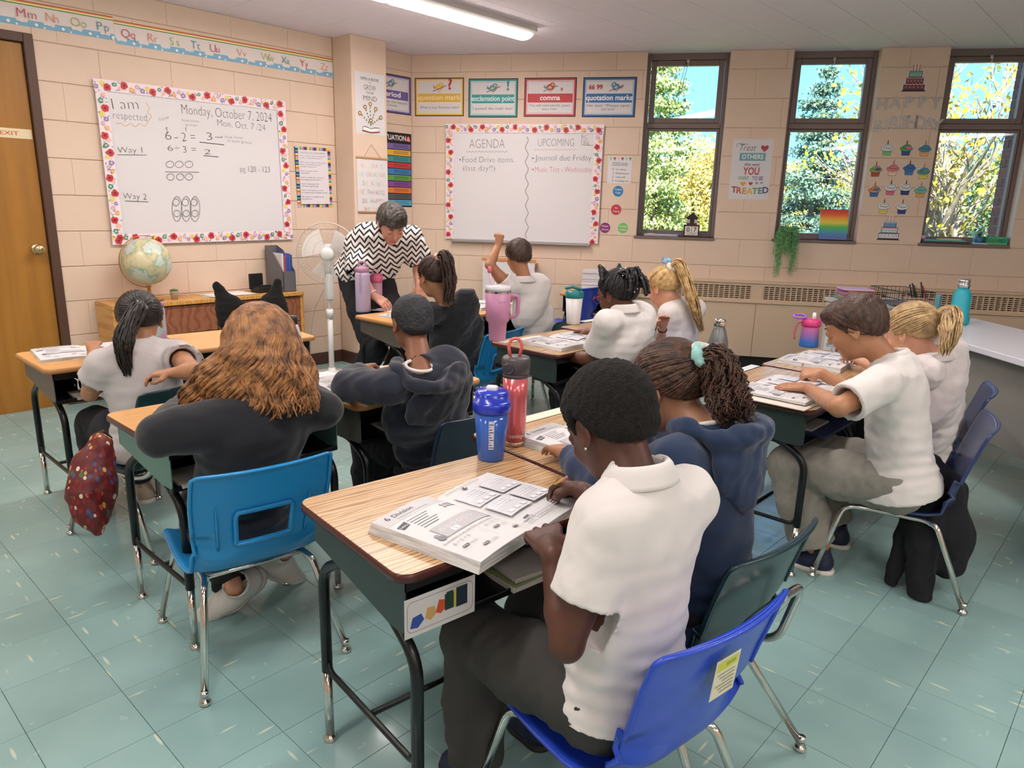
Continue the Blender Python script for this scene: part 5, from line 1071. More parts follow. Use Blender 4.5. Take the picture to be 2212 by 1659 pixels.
def person(name, label, sp):
    """sp: world joints and clothes. Body one mesh; hair, clothes, shoes, eyes are its parts"""
    s = sp.get('s', 1.0); g = sp.get('g', 1.0); P = V3(sp['pelvis']); NK = V3(sp['neck']); H = V3(sp['head']); hs = sp.get('hs', 1.0)
    F = nrm(sp['face']); HF = frame(F, V3(sp.get('hup', (0, 0, 1)))); hd = nrm(V3((sp['fwd'][0], sp['fwd'][1], 0))); rt_ = np.cross(hd, V3((0, 0, 1)))
    if 'sh' in sp: rt_ = nrm(rt_+V3(sp['sh']))      # shoulder line tilt
    spine = nrm(NK-P); fr = np.cross(spine, rt_)*-1; fr = nrm(fr); fr = fr if fr@hd > 0 else -fr; TF = np.stack([rt_, nrm(fr), spine], 1)
    sw = .142*s*sp.get('shw', 1); SR = NK-spine*.045*s+rt_*sw+TF[:, 1]*.0; SL = NK-spine*.045*s-rt_*sw
    if 'shR' in sp: SR = V3(sp['shR'])
    if 'shL' in sp: SL = V3(sp['shL'])
    ua, fa = sp.get('ua', .225)*s, sp.get('fa', .195)*s
    ER, WR = ik(SR, sp['wR'], ua, fa, sp.get('pR', rt_*.6-V3((0, 0, 1)))); EL, WL = ik(SL, sp['wL'], ua, fa, sp.get('pL', -rt_*.6-V3((0, 0, 1))))
    if 'eR' in sp: ER = V3(sp['eR']); WR = V3(sp['wR'])
    if 'eL' in sp: EL = V3(sp['eL']); WL = V3(sp['wL'])
    up = V3((0, 0, 1)); hipR = P+rt_*.062*s+V3((0, 0, -.01)); hipL = P-rt_*.062*s+V3((0, 0, -.01))
    th, shn = sp.get('th', .335)*s, sp.get('shin', .33)*s
    AR, AL = V3(sp['aR']), V3(sp['aL']); KR, AR = ik(hipR, AR, th, shn, sp.get('kR', hd+up*.8)); KL, AL = ik(hipL, AL, th, shn, sp.get('kL', hd+up*.8))
    h = sp.get('h', .007); allp = np.array([P, NK, H, SR, SL, ER, EL, WR, WL, KR, KL, AR, AL]); lo = allp.min(0)-.19; hi = allp.max(0)+.19
    org = V3((P[0], P[1], 0)); root = empty('person', Vector(org)); tag(root, label, 'person'); root['note'] = 0; del root['note']
    hw = lambda p: H+HF@(V3(p)*hs)
    # ------------ skin body
    S = Sdf(np.minimum(lo, H-.2), np.maximum(hi, H+.2), h); ch = P+(NK-P)*.72; ws = P+(NK-P)*.36
    S.ell(P+spine*.03, (.098*s*g, .070*s*g, .085*s), TF, .03).ell(ws, (.100*s*g, .070*s*g, .12*s), TF, .03).ell(ch, (.118*s*g, .074*s*g, .125*s), TF, .03)
    S.cap(SR, SL, .040*s, .040*s, .03); S.cap(NK-spine*.03*s, H+HF@V3((0, -.02, -.05))*hs, .047*s, .040*hs, .02)
    for a, b, c, w_ in ((SR, ER, WR, 1), (SL, EL, WL, -1)):
        S.chain([a, a+(b-a)*.45, b], [.040*s, .036*s*g, .029*s*g], .012); S.chain([b, b+(c-b)*.35, c], [.030*s*g, .029*s*g, .0195*s], .010)
    for a, b, c in ((hipR, KR, AR), (hipL, KL, AL)): S.chain([a, b], [.062*s*g, .047*s*g], .02); S.chain([b, b+(c-b)*.35, c], [.048*s*g, .046*s*g, .03*s], .015)
    hsz = sp.get('hand', .82*s)
    for side, w, e in (('R', WR, ER), ('L', WL, EL)):
        q = sp.get('h'+side, {}); dd = V3(q.get('d', nrm(w-e))); pn = V3(q.get('n', (0, 0, 1)))
        sg = q.get('side', 1 if side == 'R' else -1); hand(S, w, dd, pn, -sg, hsz, q.get('curl', .45), q.get('thumb', .5), q.get('spread', .12))
    # head: cranium, face, jaw, nose, lips, ears
    E_ = lambda c, r, k=.01, op='u': S.ell(hw(c), V3(r)*hs, HF, k*hs, op)
    E_((0, -.014, .026), (.071, .088, .078), .02); E_((0, .022, -.022), (.058, .062, .072), .03); E_((0, .036, -.066), (.038, .036, .034), .03); E_((0, .058, -.088), (.016, .014, .012), .02)
    E_((0, .074, .030), (.042, .014, .012), .02)
    S.cap(hw((0, .081, .010)), hw((0, .096, -.022)), .007*hs, .0095*hs, .010*hs)
    for x in (-1, 1):
        E_((x*.0095, .088, -.026), (.006, .007, .005), .005); E_((x*.031, .088, .008), (.015, .010, .010), .010, 's'); E_((x*.034, .060, -.028), (.020, .018, .018), .02)
        E_((x*.0735, -.008, -.006), (.0075, .019, .029), .004); E_((x*.078, -.006, -.004), (.005, .011, .018), .004, 's'); E_((x*.0755, -.004, -.032), (.005, .008, .008), .004)
        S.cap(hw((x*.030, .080, .012)), hw((x*.030, .0805, .004)), .0105*hs, .0105*hs, .004)
    E_((0, .083, -.050), (.019, .007, .0045), .005); E_((0, .080, -.060), (.016, .007, .0055), .005); E_((0, .094, -.0548), (.02, .006, .0012), .002, 's')
    Pm, Q = S.mesh(org); sk = sp['skin']; body = obj('body', npmesh('body', Pm, Q, [sk]), root)
    # eyes and brows
    if sp.get('eyes', True):
        for x in (-1, 1):
            b = MB(); hc = sp.get('eyec', mat('eye_dark', '#2c211c', .2)); T_ = Matrix.Translation(Vector(hw((x*.0305, .0815, .009))-org))
            b.sph((0, 0, 0), .0098*hs, mat('eye_white', '#e4dfda', .25), 12, T_); b.sph(tuple(HF@V3((0, .0052, -.0015))*hs), .0062*hs, hc, 10, T_); e_ = b.build('eye', None, root)
            if sp.get('closed', 1): lid = MB(); lid.sph((0, 0, 0), 1, sk, 14, Matrix.Translation(Vector(hw((x*.0305, .0812, .0115))-org)) @ Matrix(HF.tolist()).to_4x4() @ Matrix.Diagonal((.0112*hs, .0112*hs, .0095*hs, 1))); lid.build('eyelid', None, root)
            pts = [Vector(hw((x*(.014+.0065*i), .0905-.0022*i*i*.35, .0265+(.0035 if 0 < i < 4 else 0)))-org) for i in range(5)]; MB().tube(pts, [.0016*hs, .0026*hs, .0026*hs, .002*hs, .0008*hs], sp['hairm'], 5).build('eyebrow', None, root)
        lp_ = MB(); lp_.sph((0, 0, 0), 1, mat('lip_'+sk.name, sp.get('lip', '#a8605a'), .45), 12, Matrix.Translation(Vector(hw((0, .0835, -.0545))-org)) @ Matrix(HF.tolist()).to_4x4() @ Matrix.Diagonal((.0195*hs, .0072*hs, .0078*hs, 1))); lp_.build('lips', None, root)
    # ------------ hair cap
    hk = sp.get('hair', 'short'); hm_ = sp['hairm']; t_ = sp.get('ht', .010); hh = min(h, .0055)
    S = Sdf(H-.15*hs, H+.15*hs, hh); E_ = lambda c, r, k=.01, op='u': S.ell(hw(c), V3(r)*hs, HF, k*hs, op)
    E_((0, -.014, .026), V3((.071, .088, .078))+t_, .02)
    if hk in ('short', 'fade', 'afro', 'womens'): E_((0, -.05, -.03), (.056+t_*.4, .045+t_*.4, .05), .03)
    if hk == 'afro': E_((0, -.014, .04), (.079, .098, .082), .03)
    if hk == 'womens': E_((0, .03, .075), (.06, .05, .03), .03); E_((.01, .075, .05), (.042, .022, .02), .02)
    if hk == 'boyswept': E_((0, .045, .07), (.055, .05, .028), .03); E_((0, -.055, -.02), (.058, .04, .05), .03)
    ya = [-.2, -.085, -.055, -.03, -.012, .004, .010, .018, .03, .05, .07, .10, .2]
    zl = {'pull': [-.055, -.055, -.045, -.025, .020, .028, .0, -.012, .03, .055, .062, .066, .07], 'short': [-.06, -.06, -.05, -.03, .018, .026, -.006, -.018, .026, .048, .052, .052, .052], 'bang': [-.06, -.06, -.05, -.03, .018, .026, -.006, -.02, .01, .03, .036, .036, .036]}
    zl = zl['pull' if hk in ('pony', 'loose', 'braids') else 'bang' if hk in ('boyswept', 'womens') else 'short']
    zz = np.array(zl)*1.0-.0*t_
    def hairline(Fd, X, Y, Z):
        x, y, z = X-H[0], Y-H[1], Z-H[2]; ly = (x*HF[0, 1]+y*HF[1, 1]+z*HF[2, 1])/hs; lz = (x*HF[0, 2]+y*HF[1, 2]+z*HF[2, 2])/hs
        dz = lz-np.interp(ly, ya, zz); tp = np.clip(1-dz/(.030 if hk in ('afro', 'short', 'fade') else .012), 0, 1)
        return np.maximum(Fd+(t_*.95)*hs*tp*tp, -dz*hs*.8)
    S.fn(hairline)
    S.wrinkle(sp.get('hw', .0025), sp.get('hwl', .022), 3, (1, 1, 1))
    Ph, Qh = S.mesh(org); hair = obj('hair', npmesh('hair', Ph, Qh, [hm_]), root)
    # ------------ top
    c = sp.get('top')
    if c:
        hc = sp.get('hc', max(h, .0065)); S = Sdf(lo, hi, hc); t_ = c.get('t', .011); long_ = c['sleeve'] == 'long'; gg = c.get('g', 1.0)*g
        S.ell(P+spine*.01, (.122*s*gg+t_, .094*s*gg+t_, .12*s), TF, .05).ell(P-spine*.05*s, (.140*s*g+t_, .108*s*g+t_, .11*s), TF, .05).ell(ws, (.116*s*gg+t_, .084*s*gg+t_, .14*s), TF, .05).ell(ch, (.132*s*gg+t_, .084*s*gg+t_, .135*s+t_), TF, .05).cap(SR, SL, .040*s+t_, .040*s+t_, .04)
        S.cap(NK-spine*.05*s, NK+spine*.006*s, .060*s, .047*s+.006, .03)
        ends = []
        for a, b, w in ((SR, ER, WR), (SL, EL, WL)):
            if long_:
                S.chain([a, a+(b-a)*.5, b], [.046*s+t_, .043*s+t_, .040*s+t_*.8], .02); e = b+(w-b)*.93; S.chain([b, b+(w-b)*.5, e], [.040*s+t_*.8, .037*s+t_*.6, .027*s+t_*.5], .014); ends.append((e, nrm(w-b), .031*s))
            else:
                e = a+(b-a)*c.get('sl', .72); S.chain([a, e+nrm(b-a)*.02], [.040*s+t_, (.043+.014*c.get('flare', 1))*s+t_*.6], .03); ends.append((e, nrm(b-a), .041*s))
        S.wrinkle(c.get('wr', .0024), c.get('wl', .06), c.get('seed', 1), (1, 1, 1.6))
        fz = c.get('fold', .0035)
        q = S._w(P-.25, P+.32)
        if q and fz: sl, X, Y, Z = q; zz_ = (X-P[0])*spine[0]+(Y-P[1])*spine[1]+(Z-P[2])*spine[2]; lat = (X-P[0])*rt_[0]+(Y-P[1])*rt_[1]; fo = (X-P[0])*hd[0]+(Y-P[1])*hd[1]; rad_ = ((X-P[0]-spine[0]*zz_)**2+(Y-P[1]-spine[1]*zz_)**2+(Z-P[2]-spine[2]*zz_)**2)/.17**2; S.F[sl] -= (fz*(.55+.45*np.sin(zz_*2*PI/.042+3.2*np.sin(lat*11+c.get('seed', 1))+2.0*np.sin(fo*14+1)+1.2*np.sin(zz_*19)))*np.exp(-((zz_-.06)/.08)**2-rad_**3)*1.6).astype(np.float32)
        for e, d_, ri in ends:
            if not long_: S.cap(e-d_*.03, e+d_*.05, ri+.006, ri+.012, .004, 's')
            # trim whatever lies past the cuff, only near it
            q = S._w(e-.10, e+.10)
            if q: sl, X, Y, Z = q; pl_ = ((X-e[0])*d_[0]+(Y-e[1])*d_[1]+(Z-e[2])*d_[2]); rr = np.sqrt(np.maximum((X-e[0])**2+(Y-e[1])**2+(Z-e[2])**2-pl_**2, 0)); S.F[sl] = np.where((rr < (.05 if long_ else ri+.027)) & (pl_ < .085), np.maximum(S.F[sl], pl_), S.F[sl]).astype(np.float32)
        hz = c.get('hem', -.075); S.cut(P+spine*hz*s, -spine)
        S.cap(NK-spine*.01*s, NK+spine*.06*s, .041*s, .05*s, .004, 's')
        if c.get('hollow', True): S.cap(P+spine*(hz-.05)*s, P+spine*(hz+.02)*s, .075*s, .075*s, .004, 's')
        Pt, Qt = S.mesh(org); topo = obj(c['name'], npmesh(c['name'], Pt, Qt, [c['m']]), root)
        # collar
        if c.get('collar'):
            cm = c.get('cm', c['m']); nu = nrm(spine*.75+(H-NK)/np.linalg.norm(H-NK)*.25); cf = np.stack([rt_, nrm(np.cross(nu, rt_)), nu], 1)
            pr_ = [(.052, -.004), (.050, .018), (.052, .031), (.058, .0335), (.064, .026), (.070, .008), (.0745, -.006)]
            def cfn(u, v):
                a = PI*.5+.10+u*(2*PI-.20); i = v*(len(pr_)-1); j = int(min(i, len(pr_)-2)); q = [pr_[j][m]*(1-i+j)+pr_[j+1][m]*(i-j) for m in (0, 1)]; fr_ = max(0, math.sin(a)); k_ = max(0, (v-.45))*fr_
                r_ = q[0]+.012*k_; return Vector(NK+cf@V3((r_*math.cos(a)*s, (r_*.93*math.sin(a)+.004)*s, (q[1]-.020*fr_-.040*k_*fr_)*s))-org)
            co_ = obj('collar', MB().grid(cfn, 44, 12, cm).mesh('collar'), root); md = co_.modifiers.new('s', 'SOLIDIFY'); md.thickness = .0028; md.offset = 0
        if c.get('hood'):
            S = Sdf(NK-.24, NK+.20, .006); b0 = -TF[:, 1]
            arc = [NK+rt_*(.098*s*math.cos(a))+TF[:, 1]*(.075*s*math.sin(a)-.012)+spine*(.012-.012*math.sin(a))*s for a in np.linspace(PI*.62, PI*2.38, 16)]
            arc = [p+b0*(.035 if 4 <= i <= 11 else .0)+spine*(-.008 if 4 <= i <= 11 else .012) for i, p in enumerate(arc)]
            S.chain(arc, [.012]+[.015]*14+[.012], .03); S.ell(NK+b0*.080*s-spine*.050*s, (.112*s, .038*s, .092*s), TF, .03); S.ell(NK+b0*.095*s-spine*.12*s, (.050*s, .022*s, .055*s), TF, .04)
            S.ell(NK+b0*.055*s+spine*.034*s, (.078*s, .045*s, .042*s), TF, .015, 's'); S.cap(NK-spine*.04, NK+spine*.12, .050*s, .058*s, .008, 's'); S.wrinkle(.004, .06, 5)
            ph_, qh_ = S.mesh(org); obj('hood', npmesh('hood', ph_, qh_, [c['m']]), root)
            if c.get('inner'): q = frame(TF[:, 1], spine); MB().tube([Vector(NK+rt_*(.050*s*math.cos(a))+TF[:, 1]*(.048*s*math.sin(a))+spine*(.022-.012*math.sin(a))*s-org) for a in np.linspace(0, 2*PI, 24)], .006, c['inner'], 8, cap=False).build('shirt_collar', None, root)
        # hem / cuff bands
    # ------------ trousers
    c = sp.get('legs')
    if c:
        hc = max(h, .0075); L2 = np.array([P, KR, KL, AR, AL]); S = Sdf(L2.min(0)-.17, L2.max(0)+.17, hc); t_ = c.get('t', .012)
        S.ell(P-spine*.03, (.112*s*g, .084*s*g, .090*s), TF, .05)
        for a, b, d_ in ((hipR, KR, AR), (hipL, KL, AL)):
            S.chain([a, a+(b-a)*.5, b], [.071*s*g+t_, .066*s*g+t_, .056*s*g+t_], .03); e = b+(d_-b)*c.get('len', .93); S.chain([b, b+(e-b)*.5, e], [.056*s*g+t_, (.052*s+t_)*c.get('w', 1), (.044*s+t_)*c.get('w', 1)], .02)
            q = S._w(d_-.10, d_+.10); dn = nrm(d_-b)
            if q: sl, X, Y, Z = q; S.F[sl] = np.maximum(S.F[sl], ((X-e[0])*dn[0]+(Y-e[1])*dn[1]+(Z-e[2])*dn[2])).astype(np.float32)
        S.wrinkle(.006, .08, 8, (1, 1, .6)); pt_, qt_ = S.mesh(org); obj(c.get('name', 'trousers'), npmesh('trousers', pt_, qt_, [c['m']]), root)
    # ------------ shoes
    c = sp.get('shoes')
    if c:
        s0 = s; s = s*c.get('s', 1)
        for i, (a, k) in enumerate(((AR, 'tR'), (AL, 'tL'))):
            tdir = nrm(sp.get(k, hd)); upv = V3(sp.get(k+'u', (0, 0, 1))); ff = frame(tdir, upv); o_s = a-ff[:, 2]*.035*s; S = Sdf(o_s-.2, o_s+.2, .006)
            q = lambda p: o_s+ff@(V3(p)*s)
            S.cap(q((0, -.03, .0)), q((0, .03, -.005)), .036*s, .036*s, .02).cap(q((0, .03, -.005)), q((.0, .105, -.016)), .036*s, .028*s, .02).cap(q((0, -.02, 0)), q((0, -.015, .045)), .036*s, .036*s, .02)
            S.cut(q((0, 0, -.026)), -ff[:, 2]); S.cap(q((0, -.015, .03)), q((0, -.015, .12)), .03*s, .03*s, .004, 's'); p_, q_ = S.mesh(org); sh = obj('shoe', npmesh('shoe', p_, q_, [c['m']]), root)
            S = Sdf(o_s-.2, o_s+.2, .006); S.cap(q((0, -.035, -.028)), q((0, .03, -.028)), .038*s, .038*s, .02).cap(q((0, .03, -.028)), q((0, .108, -.028)), .038*s, .030*s, .02); S.cut(q((0, 0, -.020)), ff[:, 2]); S.cut(q((0, 0, -.040)), -ff[:, 2])
            p_, q_ = S.mesh(org); obj('sole', npmesh('sole', p_, q_, [c.get('sole', whiteplas)]), sh)
        s = s0
    return dict(root=root, org=org, hw=hw, HF=HF, H=H, NK=NK, hs=hs, s=s, TF=TF, WR=WR, WL=WL, ER=ER, EL=EL, hair=hair, P=P, SR=SR, SL=SL)
def hairm(name, c1, c2, rough=.42, st=(1, 1, 1), sc_=55):
    return mat('hair_'+name, c1, rough+.1, noise=(sc_, c2, .35, .68), bump=(sc_*1.6, .9, .006), stretch=st)
# strands laid over the skull to the tie, and tails of locks
def combed(d, m, tie, n=120, r=.0032, seed=1, name='combed_strands', back=False):
    rg = random.Random(seed); b = MB(); H, HF, hs = d['H'], d['HF'], d['hs']; R = np.array((.071, .088, .078))+.0125; C0 = np.array((0, -.014, .026)); tl = V3(tie); td = nrm((tl-C0)/R)
    ya = [-.2, -.085, -.055, -.03, -.012, .004, .010, .018, .03, .05, .07, .10]; zl = [-.05, -.05, -.04, -.02, .022, .030, .004, -.006, .035, .058, .064, .068]
    for i in range(n):
        a = 2*PI*(i+rg.random()*.7)/n; y = .078*math.cos(a); x = (.070)*math.sin(a)
        z = np.interp(y, ya, zl)+.004; s0 = nrm((np.array((x*1.1, y, z))-C0)/R); pts = []; om = math.acos(max(-1, min(1, float(s0@td))))
        for k in range(9):
            t = k/8; q = (math.sin((1-t)*om)*s0+math.sin(t*om)*td)/max(math.sin(om), 1e-3); rr_ = 1+rg.uniform(-.006, .012) if 0 < k < 8 else 1.0
            pts.append(Vector(H+HF@((C0+q*R*rr_)*hs)-d['org']))
        b.tube(pts, [r*.5]+[r*rg.uniform(.8, 1.3)]*7+[r*.7], m, 5, cap=False)
    o = b.build(name, None, d['root']); return o
def tail(d, m, pts, rad, n=60, r=.004, wave=.0, wl=.05, seed=2, name='ponytail', curl=0):
    """pts world path; rad envelope radius along it"""
    rg = random.Random(seed); b = MB(); P_ = bez([Vector(p) for p in pts], 6); L = len(P_)
    tg = [(P_[min(i+1, L-1)]-P_[max(i-1, 0)]).normalized() for i in range(L)]; u0 = tg[0].orthogonal().normalized(); cum = [0]
    for i in range(1, L): cum.append(cum[-1]+(P_[i]-P_[i-1]).length)
    us = []
    for i in range(L): u0 = (u0-tg[i]*u0.dot(tg[i])).normalized(); us.append(u0.copy())
    for j in range(n):
        a = rg.uniform(0, 2*PI); q = math.sqrt(rg.random()); ph = rg.uniform(0, 6); end = L-rg.randint(0, int(L*.18)); wv = wave*rg.uniform(.6, 1.3); pp = []; rs = []
        for i in range(end):
            f = i/(L-1); R_ = np.interp(f, np.linspace(0, 1, len(rad)), rad); u = us[i]; v = tg[i].cross(u); aa = a+curl*cum[i]
            off = (u*math.cos(aa)+v*math.sin(aa))*R_*q+u*wv*math.sin(cum[i]*2*PI/wl+ph)*min(1, f*3)+v*wv*math.cos(cum[i]*2*PI/wl+ph)*min(1, f*3); pp.append(P_[i]+off-Vector(d['org'])); rs.append(r*(1 if i < end-3 else .6)*rg.uniform(.85, 1.1))
        rs[-1] = .0006; b.tube(pp, rs, m, 5, cap=False)
    return b.build(name, None, d['root'])
def scrunchie(d, c, ax, R, r, m, name='scrunchie', lump=.003, seed=1):
    rg = random.Random(seed); ax = Vector(ax).normalized(); u = ax.orthogonal().normalized(); v = ax.cross(u); n = 26
    pts = [Vector(c)-Vector(d['org'])+(u*math.cos(2*PI*i/n)+v*math.sin(2*PI*i/n))*(R+rg.uniform(-lump, lump)*.5)+ax*rg.uniform(-lump, lump) for i in range(n)]; pts.append(pts[0])
    return MB().tube(pts, [r+rg.uniform(-lump, lump) for _ in range(n)]+[r], m, 8, cap=False).build(name, None, d['root'])
white = mat('white_polo', '#dbd5d3', .8, bump=(420, .2, .0008), sheen=.2); navy = mat('navy_fleece', '#1b2031', .9, bump=(300, .3, .001), sheen=.3); navyb = mat('blue_navy_fleece', '#1c3050', .9, bump=(300, .3, .001), sheen=.2)
blackk = mat('black_knit', '#15161c', .9, bump=(300, .3, .001), sheen=.2); dgrey = mat('dark_grey_trousers', '#343230', .85, bump=(300, .2, .001)); blackt = mat('black_trousers', '#12131a', .85); lgrey = mat('grey_sweatpants', '#8b8780', .9, bump=(200, .3, .001), noise=(60, '#868279', .4, .6))
POLO = lambda **k: dict(name='polo_shirt', m=white, sleeve='short', collar=True, **k)
FX_ = V3((-1, 0, 0)); UP = V3((0, 0, 1))
def D3(x, y, d): return V3(atd(x, y, d))
def X3(x, y, X_): return V3(atx(x, y, X_))
# ---- 1 boy in the foreground
sk1 = skin('deep', '#4a2a1e', '#5c3527'); h1 = hairm('black_afro', '#0c0a0a', '#1b1615', .95, sc_=150)
H1 = D3(1318, 920, 1.34)
b1 = person('boy', 'child in a white polo and dark grey trousers writing at the foreground desk', dict(pelvis=(-.650, 1.052, .43), neck=(-.635, 1.035, .868), head=H1, hs=.97, face=(-.78, .20, -.62), fwd=(-.98, .18, 0), s=1.0, g=1.0,
    shL=D3(1316, 1130, 1.225), shR=D3(1482, 1072, 1.36), eL=D3(1224, 1392, 1.235), wR=V3(atz(1262, 1062, .715)), wL=V3(atz(1192, 1192, .728)), pR=(.3, .6, -1), aR=(-1.02, 1.22, .07), aL=(-.98, .98, .07), kL=(-1, .1, .9), kR=(-1, .1, .9), h=.0042, hc=.005, th=.35, shin=.33, ua=.235, fa=.20, hand=1.0,
    hR=dict(d=(-.80, .35, -.20), n=(.15, .45, .9), curl=(.9, 1.0, 1.1, 1.2), thumb=.9), hL=dict(d=(-.80, .60, .06), n=(-.08, -.22, .96), curl=(.35, .35, .4, .48), thumb=.3, spread=.1),
    skin=sk1, hair='afro', hairm=h1, ht=.009, hw=.0022, hwl=.012, top=POLO(t=.013, flare=.8, sl=.62, hem=-.01, g=.97, fold=.0045), legs=dict(m=dgrey, t=.014, w=1.1), shoes=dict(m=mat('shoe_navy', '#1c2440', .6), sole=mat('sole_dark', '#202020', .7))))

def seat(x, y, fwd=(-1, 0), zz=.405, lg=.33, sp_=.09, dx=0):
    f = nrm((fwd[0], fwd[1], 0)); r = np.cross(f, UP); p = V3((x, y, zz)); a = V3((x, y, .07))+f*lg
    return dict(pelvis=p, fwd=fwd, aR=a+r*sp_, aL=a-r*sp_)
sw_ = mat('shoe_white', '#d9d4d0', .5); sblk = mat('shoe_black', '#1a1a1e', .5)
fair = skin('fair', '#d6a386', '#cc8f74'); tan_ = skin('tan', '#b98463', '#a87354'); brn = skin('brown', '#8a5a40', '#7a4c35'); lightb = skin('lightbrown', '#b07f60', '#9c6c50')
on = lambda x, y, z=.705: V3(atz(x, y, z))
MB().sph(tuple(b1['hw']((-.078, -.004, -.036))-b1['org']), .003, chrome, 8).build('ear_stud', None, b1['root'])
# ---- 2 curly ponytail, navy hoodie
hcur = hairm('dark_curly', '#2a1a14', '#5a3a28', .35, sc_=60); H_ = D3(1446, 836, 1.72)
b2 = person('girl', 'child in a navy hoodie with curly ponytail and pastel scrunchie, beside the foreground child', dict(seat(-.70, 1.50), neck=D3(1530, 928, 1.64), head=H_, hs=.98, face=(-.90, .10, -.42), s=1.0, wR=(-1.15, 1.75, .70), wL=(-1.10, 1.42, .70), h=.0055, skin=lightb, hair='pony', hairm=hcur, ht=.012, eyes=False,
    top=dict(name='hoodie', m=navyb, sleeve='long', t=.013, hood=True, inner=white, wr=.004, wl=.09, g=.98), legs=dict(m=blackt), shoes=dict(m=sblk)))
tie = (.0, -.100, .034); combed(b2, hcur, tie, 150, .0030, 3)
tp = V3(atd(1522, 795, 1.70)); tp = b2['hw'](V3(tie)*1.12)
scrunchie(b2, b2['hw']((0, -.108, .036)), b2['HF']@V3((0, -.9, .5)), .017, .010, mat('hair_tie_red', '#c22f2a', .5), 'hair_tie', .001); sc2 = mat('scrunchie_pastel', '#e6dfd2', .8, noise=(28, '#8fc4bd', .45, .55), bump=(80, .5, .003))
scrunchie(b2, b2['hw']((0, -.128, .042)), b2['HF']@V3((0, -.9, .4)), .028, .014, sc2, 'scrunchie', .005)
tail(b2, hcur, [b2['hw']((0, -.118, .038)), b2['hw']((0, -.150, .028)), V3(atd(1570, 850, 1.60)), V3(atd(1592, 905, 1.55))], [.015, .038, .048, .042], 330, .0021, .0075, .020, 5, 'curly_ponytail')
# ---- 3 long wavy hair, cat ears
hwav = hairm('auburn', '#55351f', '#b27c4a', .38, sc_=35); H_ = D3(560, 748, 2.08)
b3 = person('girl', 'child with long wavy auburn hair and black cat ears, on the bright blue chair', dict(seat(-1.99, .95, (-1, .12)), neck=D3(556, 872, 2.02), head=H_, hs=1.0, face=(-.93, .15, -.35), s=1.0, g=1.04, eL=on(345, 940, .72), wL=on(420, 860, .70), eR=on(700, 885, .72), wR=on(640, 830, .70), h=.0065, skin=fair, hair='loose', hairm=hwav, ht=.014, eyes=False, aR=(-2.12, 1.15, .13), aL=(-2.06, .94, .11), tL=(-.3, -.75, -.55), tR=(.2, .6, -.75), tLu=(.55, -.1, .6), tRu=(.7, .2, .4),
    top=dict(name='sweater', m=mat('dark_navy_knit', '#12141c', .9, bump=(300, .3, .001), sheen=.25), sleeve='long', t=.019, wr=.004, wl=.10, g=1.08, hem=-.10), legs=dict(m=blackt), shoes=dict(s=1.25, m=sw_, sole=mat('sole_white', '#c9c0bc', .6))))
def wavy(d, m, n, bot_fn, seed=5, name='wavy_hair', part=0, amp=.010, wl=.115, r=.0062):
    rg = random.Random(seed); b = MB(); H, HF, hs, org = d['H'], d['HF'], d['hs'], d['org']; R = np.array((.071, .088, .078))+.017; C0 = np.array((0, -.014, .026))
    for layer, (fn_, rr) in enumerate(((n, 1.0), (n//2, .96))):
        for i in range(fn_):
            a = 2*PI*(i+rg.random())/fn_
            if math.cos(a) > .62: continue
            top = np.array((part+.006*math.sin(a), .02, .99)); side = np.array((math.sin(a), math.cos(a), -.12)); pts = []
            for k in range(7):
                t = k/6; q = nrm(top*(1-t)+side*t*1.05+np.array((0, 0, .25))*(t*(1-t)*2)); pts.append(H+HF@((C0+q*R*rr*(1+.16*t*t+rg.uniform(-.01, .02)))*hs))
            e = V3(bot_fn(a, rg)); p0 = pts[-1]; ph = 5*a+rg.uniform(-.9, .9); A = amp*rg.uniform(.7, 1.3); m_ = 16
            ctrl = bez([Vector(pts[-2]), Vector(p0), Vector(p0*.5+e*.5+V3((0, 0, .0))+nrm(p0-H)*.022), Vector(e)], m_//3+1)[m_//3+1:]
            c2 = 0
            for k, q in enumerate(ctrl[1:]):
                f_ = k/len(ctrl); u = V3((rg.uniform(-.0004, .0004),)*3); w_ = A*min(1, f_*2.2+.15); pts.append(V3(q)+V3((math.sin(ph+f_*.30*2*PI/wl), math.cos(ph*1.3+f_*.30*2*PI/wl), 0))*w_+u)
            n_ = len(pts); rs = [r*.5]+[r*rg.uniform(.85, 1.2)]*(n_-4)+[r*.8, r*.5, .0008]
            b.tube([Vector(p-org) for p in pts], rs, m, 6, cap=False)
    return b.build(name, None, d['root'])
def bot3(a, rg):
    s_ = math.sin(a); px = 535+s_*142+rg.uniform(-12, 12); py = 902-24*abs(s_)+rg.uniform(-16, 16); return atd(px, py, 1.955+.05*abs(s_))
wavy(b3, hwav, 340, bot3, r=.0047)
fur = mat('black_fur', '#08080a', 1.0, bump=(180, 1.0, .004)); hd_ = MB(); hw = b3['hw']; org = Vector(b3['org'])
hd_.tube([Vector(hw((.092*math.cos(a), .005, .026+.102*math.sin(a))))-org for a in np.linspace(-.15, PI+.15, 24)], .0055, fur, 8); band = hd_.build('headband', None, b3['root'])
def catear(d, x, m, sc_=1.0, parent=None, col=None):
    S = Sdf(d['H']-.2, d['H']+.2, .005); q = d['hw']; c = V3((x*.058, 0, .105)); 
    S.chain([q(c+V3((x*-.022, 0, -.006))), q(c+V3((x*.026*sc_, 0, .070*sc_)))], [.020*sc_, .006*sc_], .02); S.chain([q(c+V3((x*.022, 0, -.028))), q(c+V3((x*.026*sc_, 0, .070*sc_)))], [.020*sc_, .006*sc_], .02); S.ell(q(c+V3((0, 0, .008))), (.034*sc_, .02*sc_, .032*sc_), d['HF'], .02); S.wrinkle(.002, .012, 2, (1, 1, 1))
    p_, q_ = S.mesh(d['org']); return obj('cat_ear', npmesh('cat_ear', p_, q_, [m]), parent or d['root'])
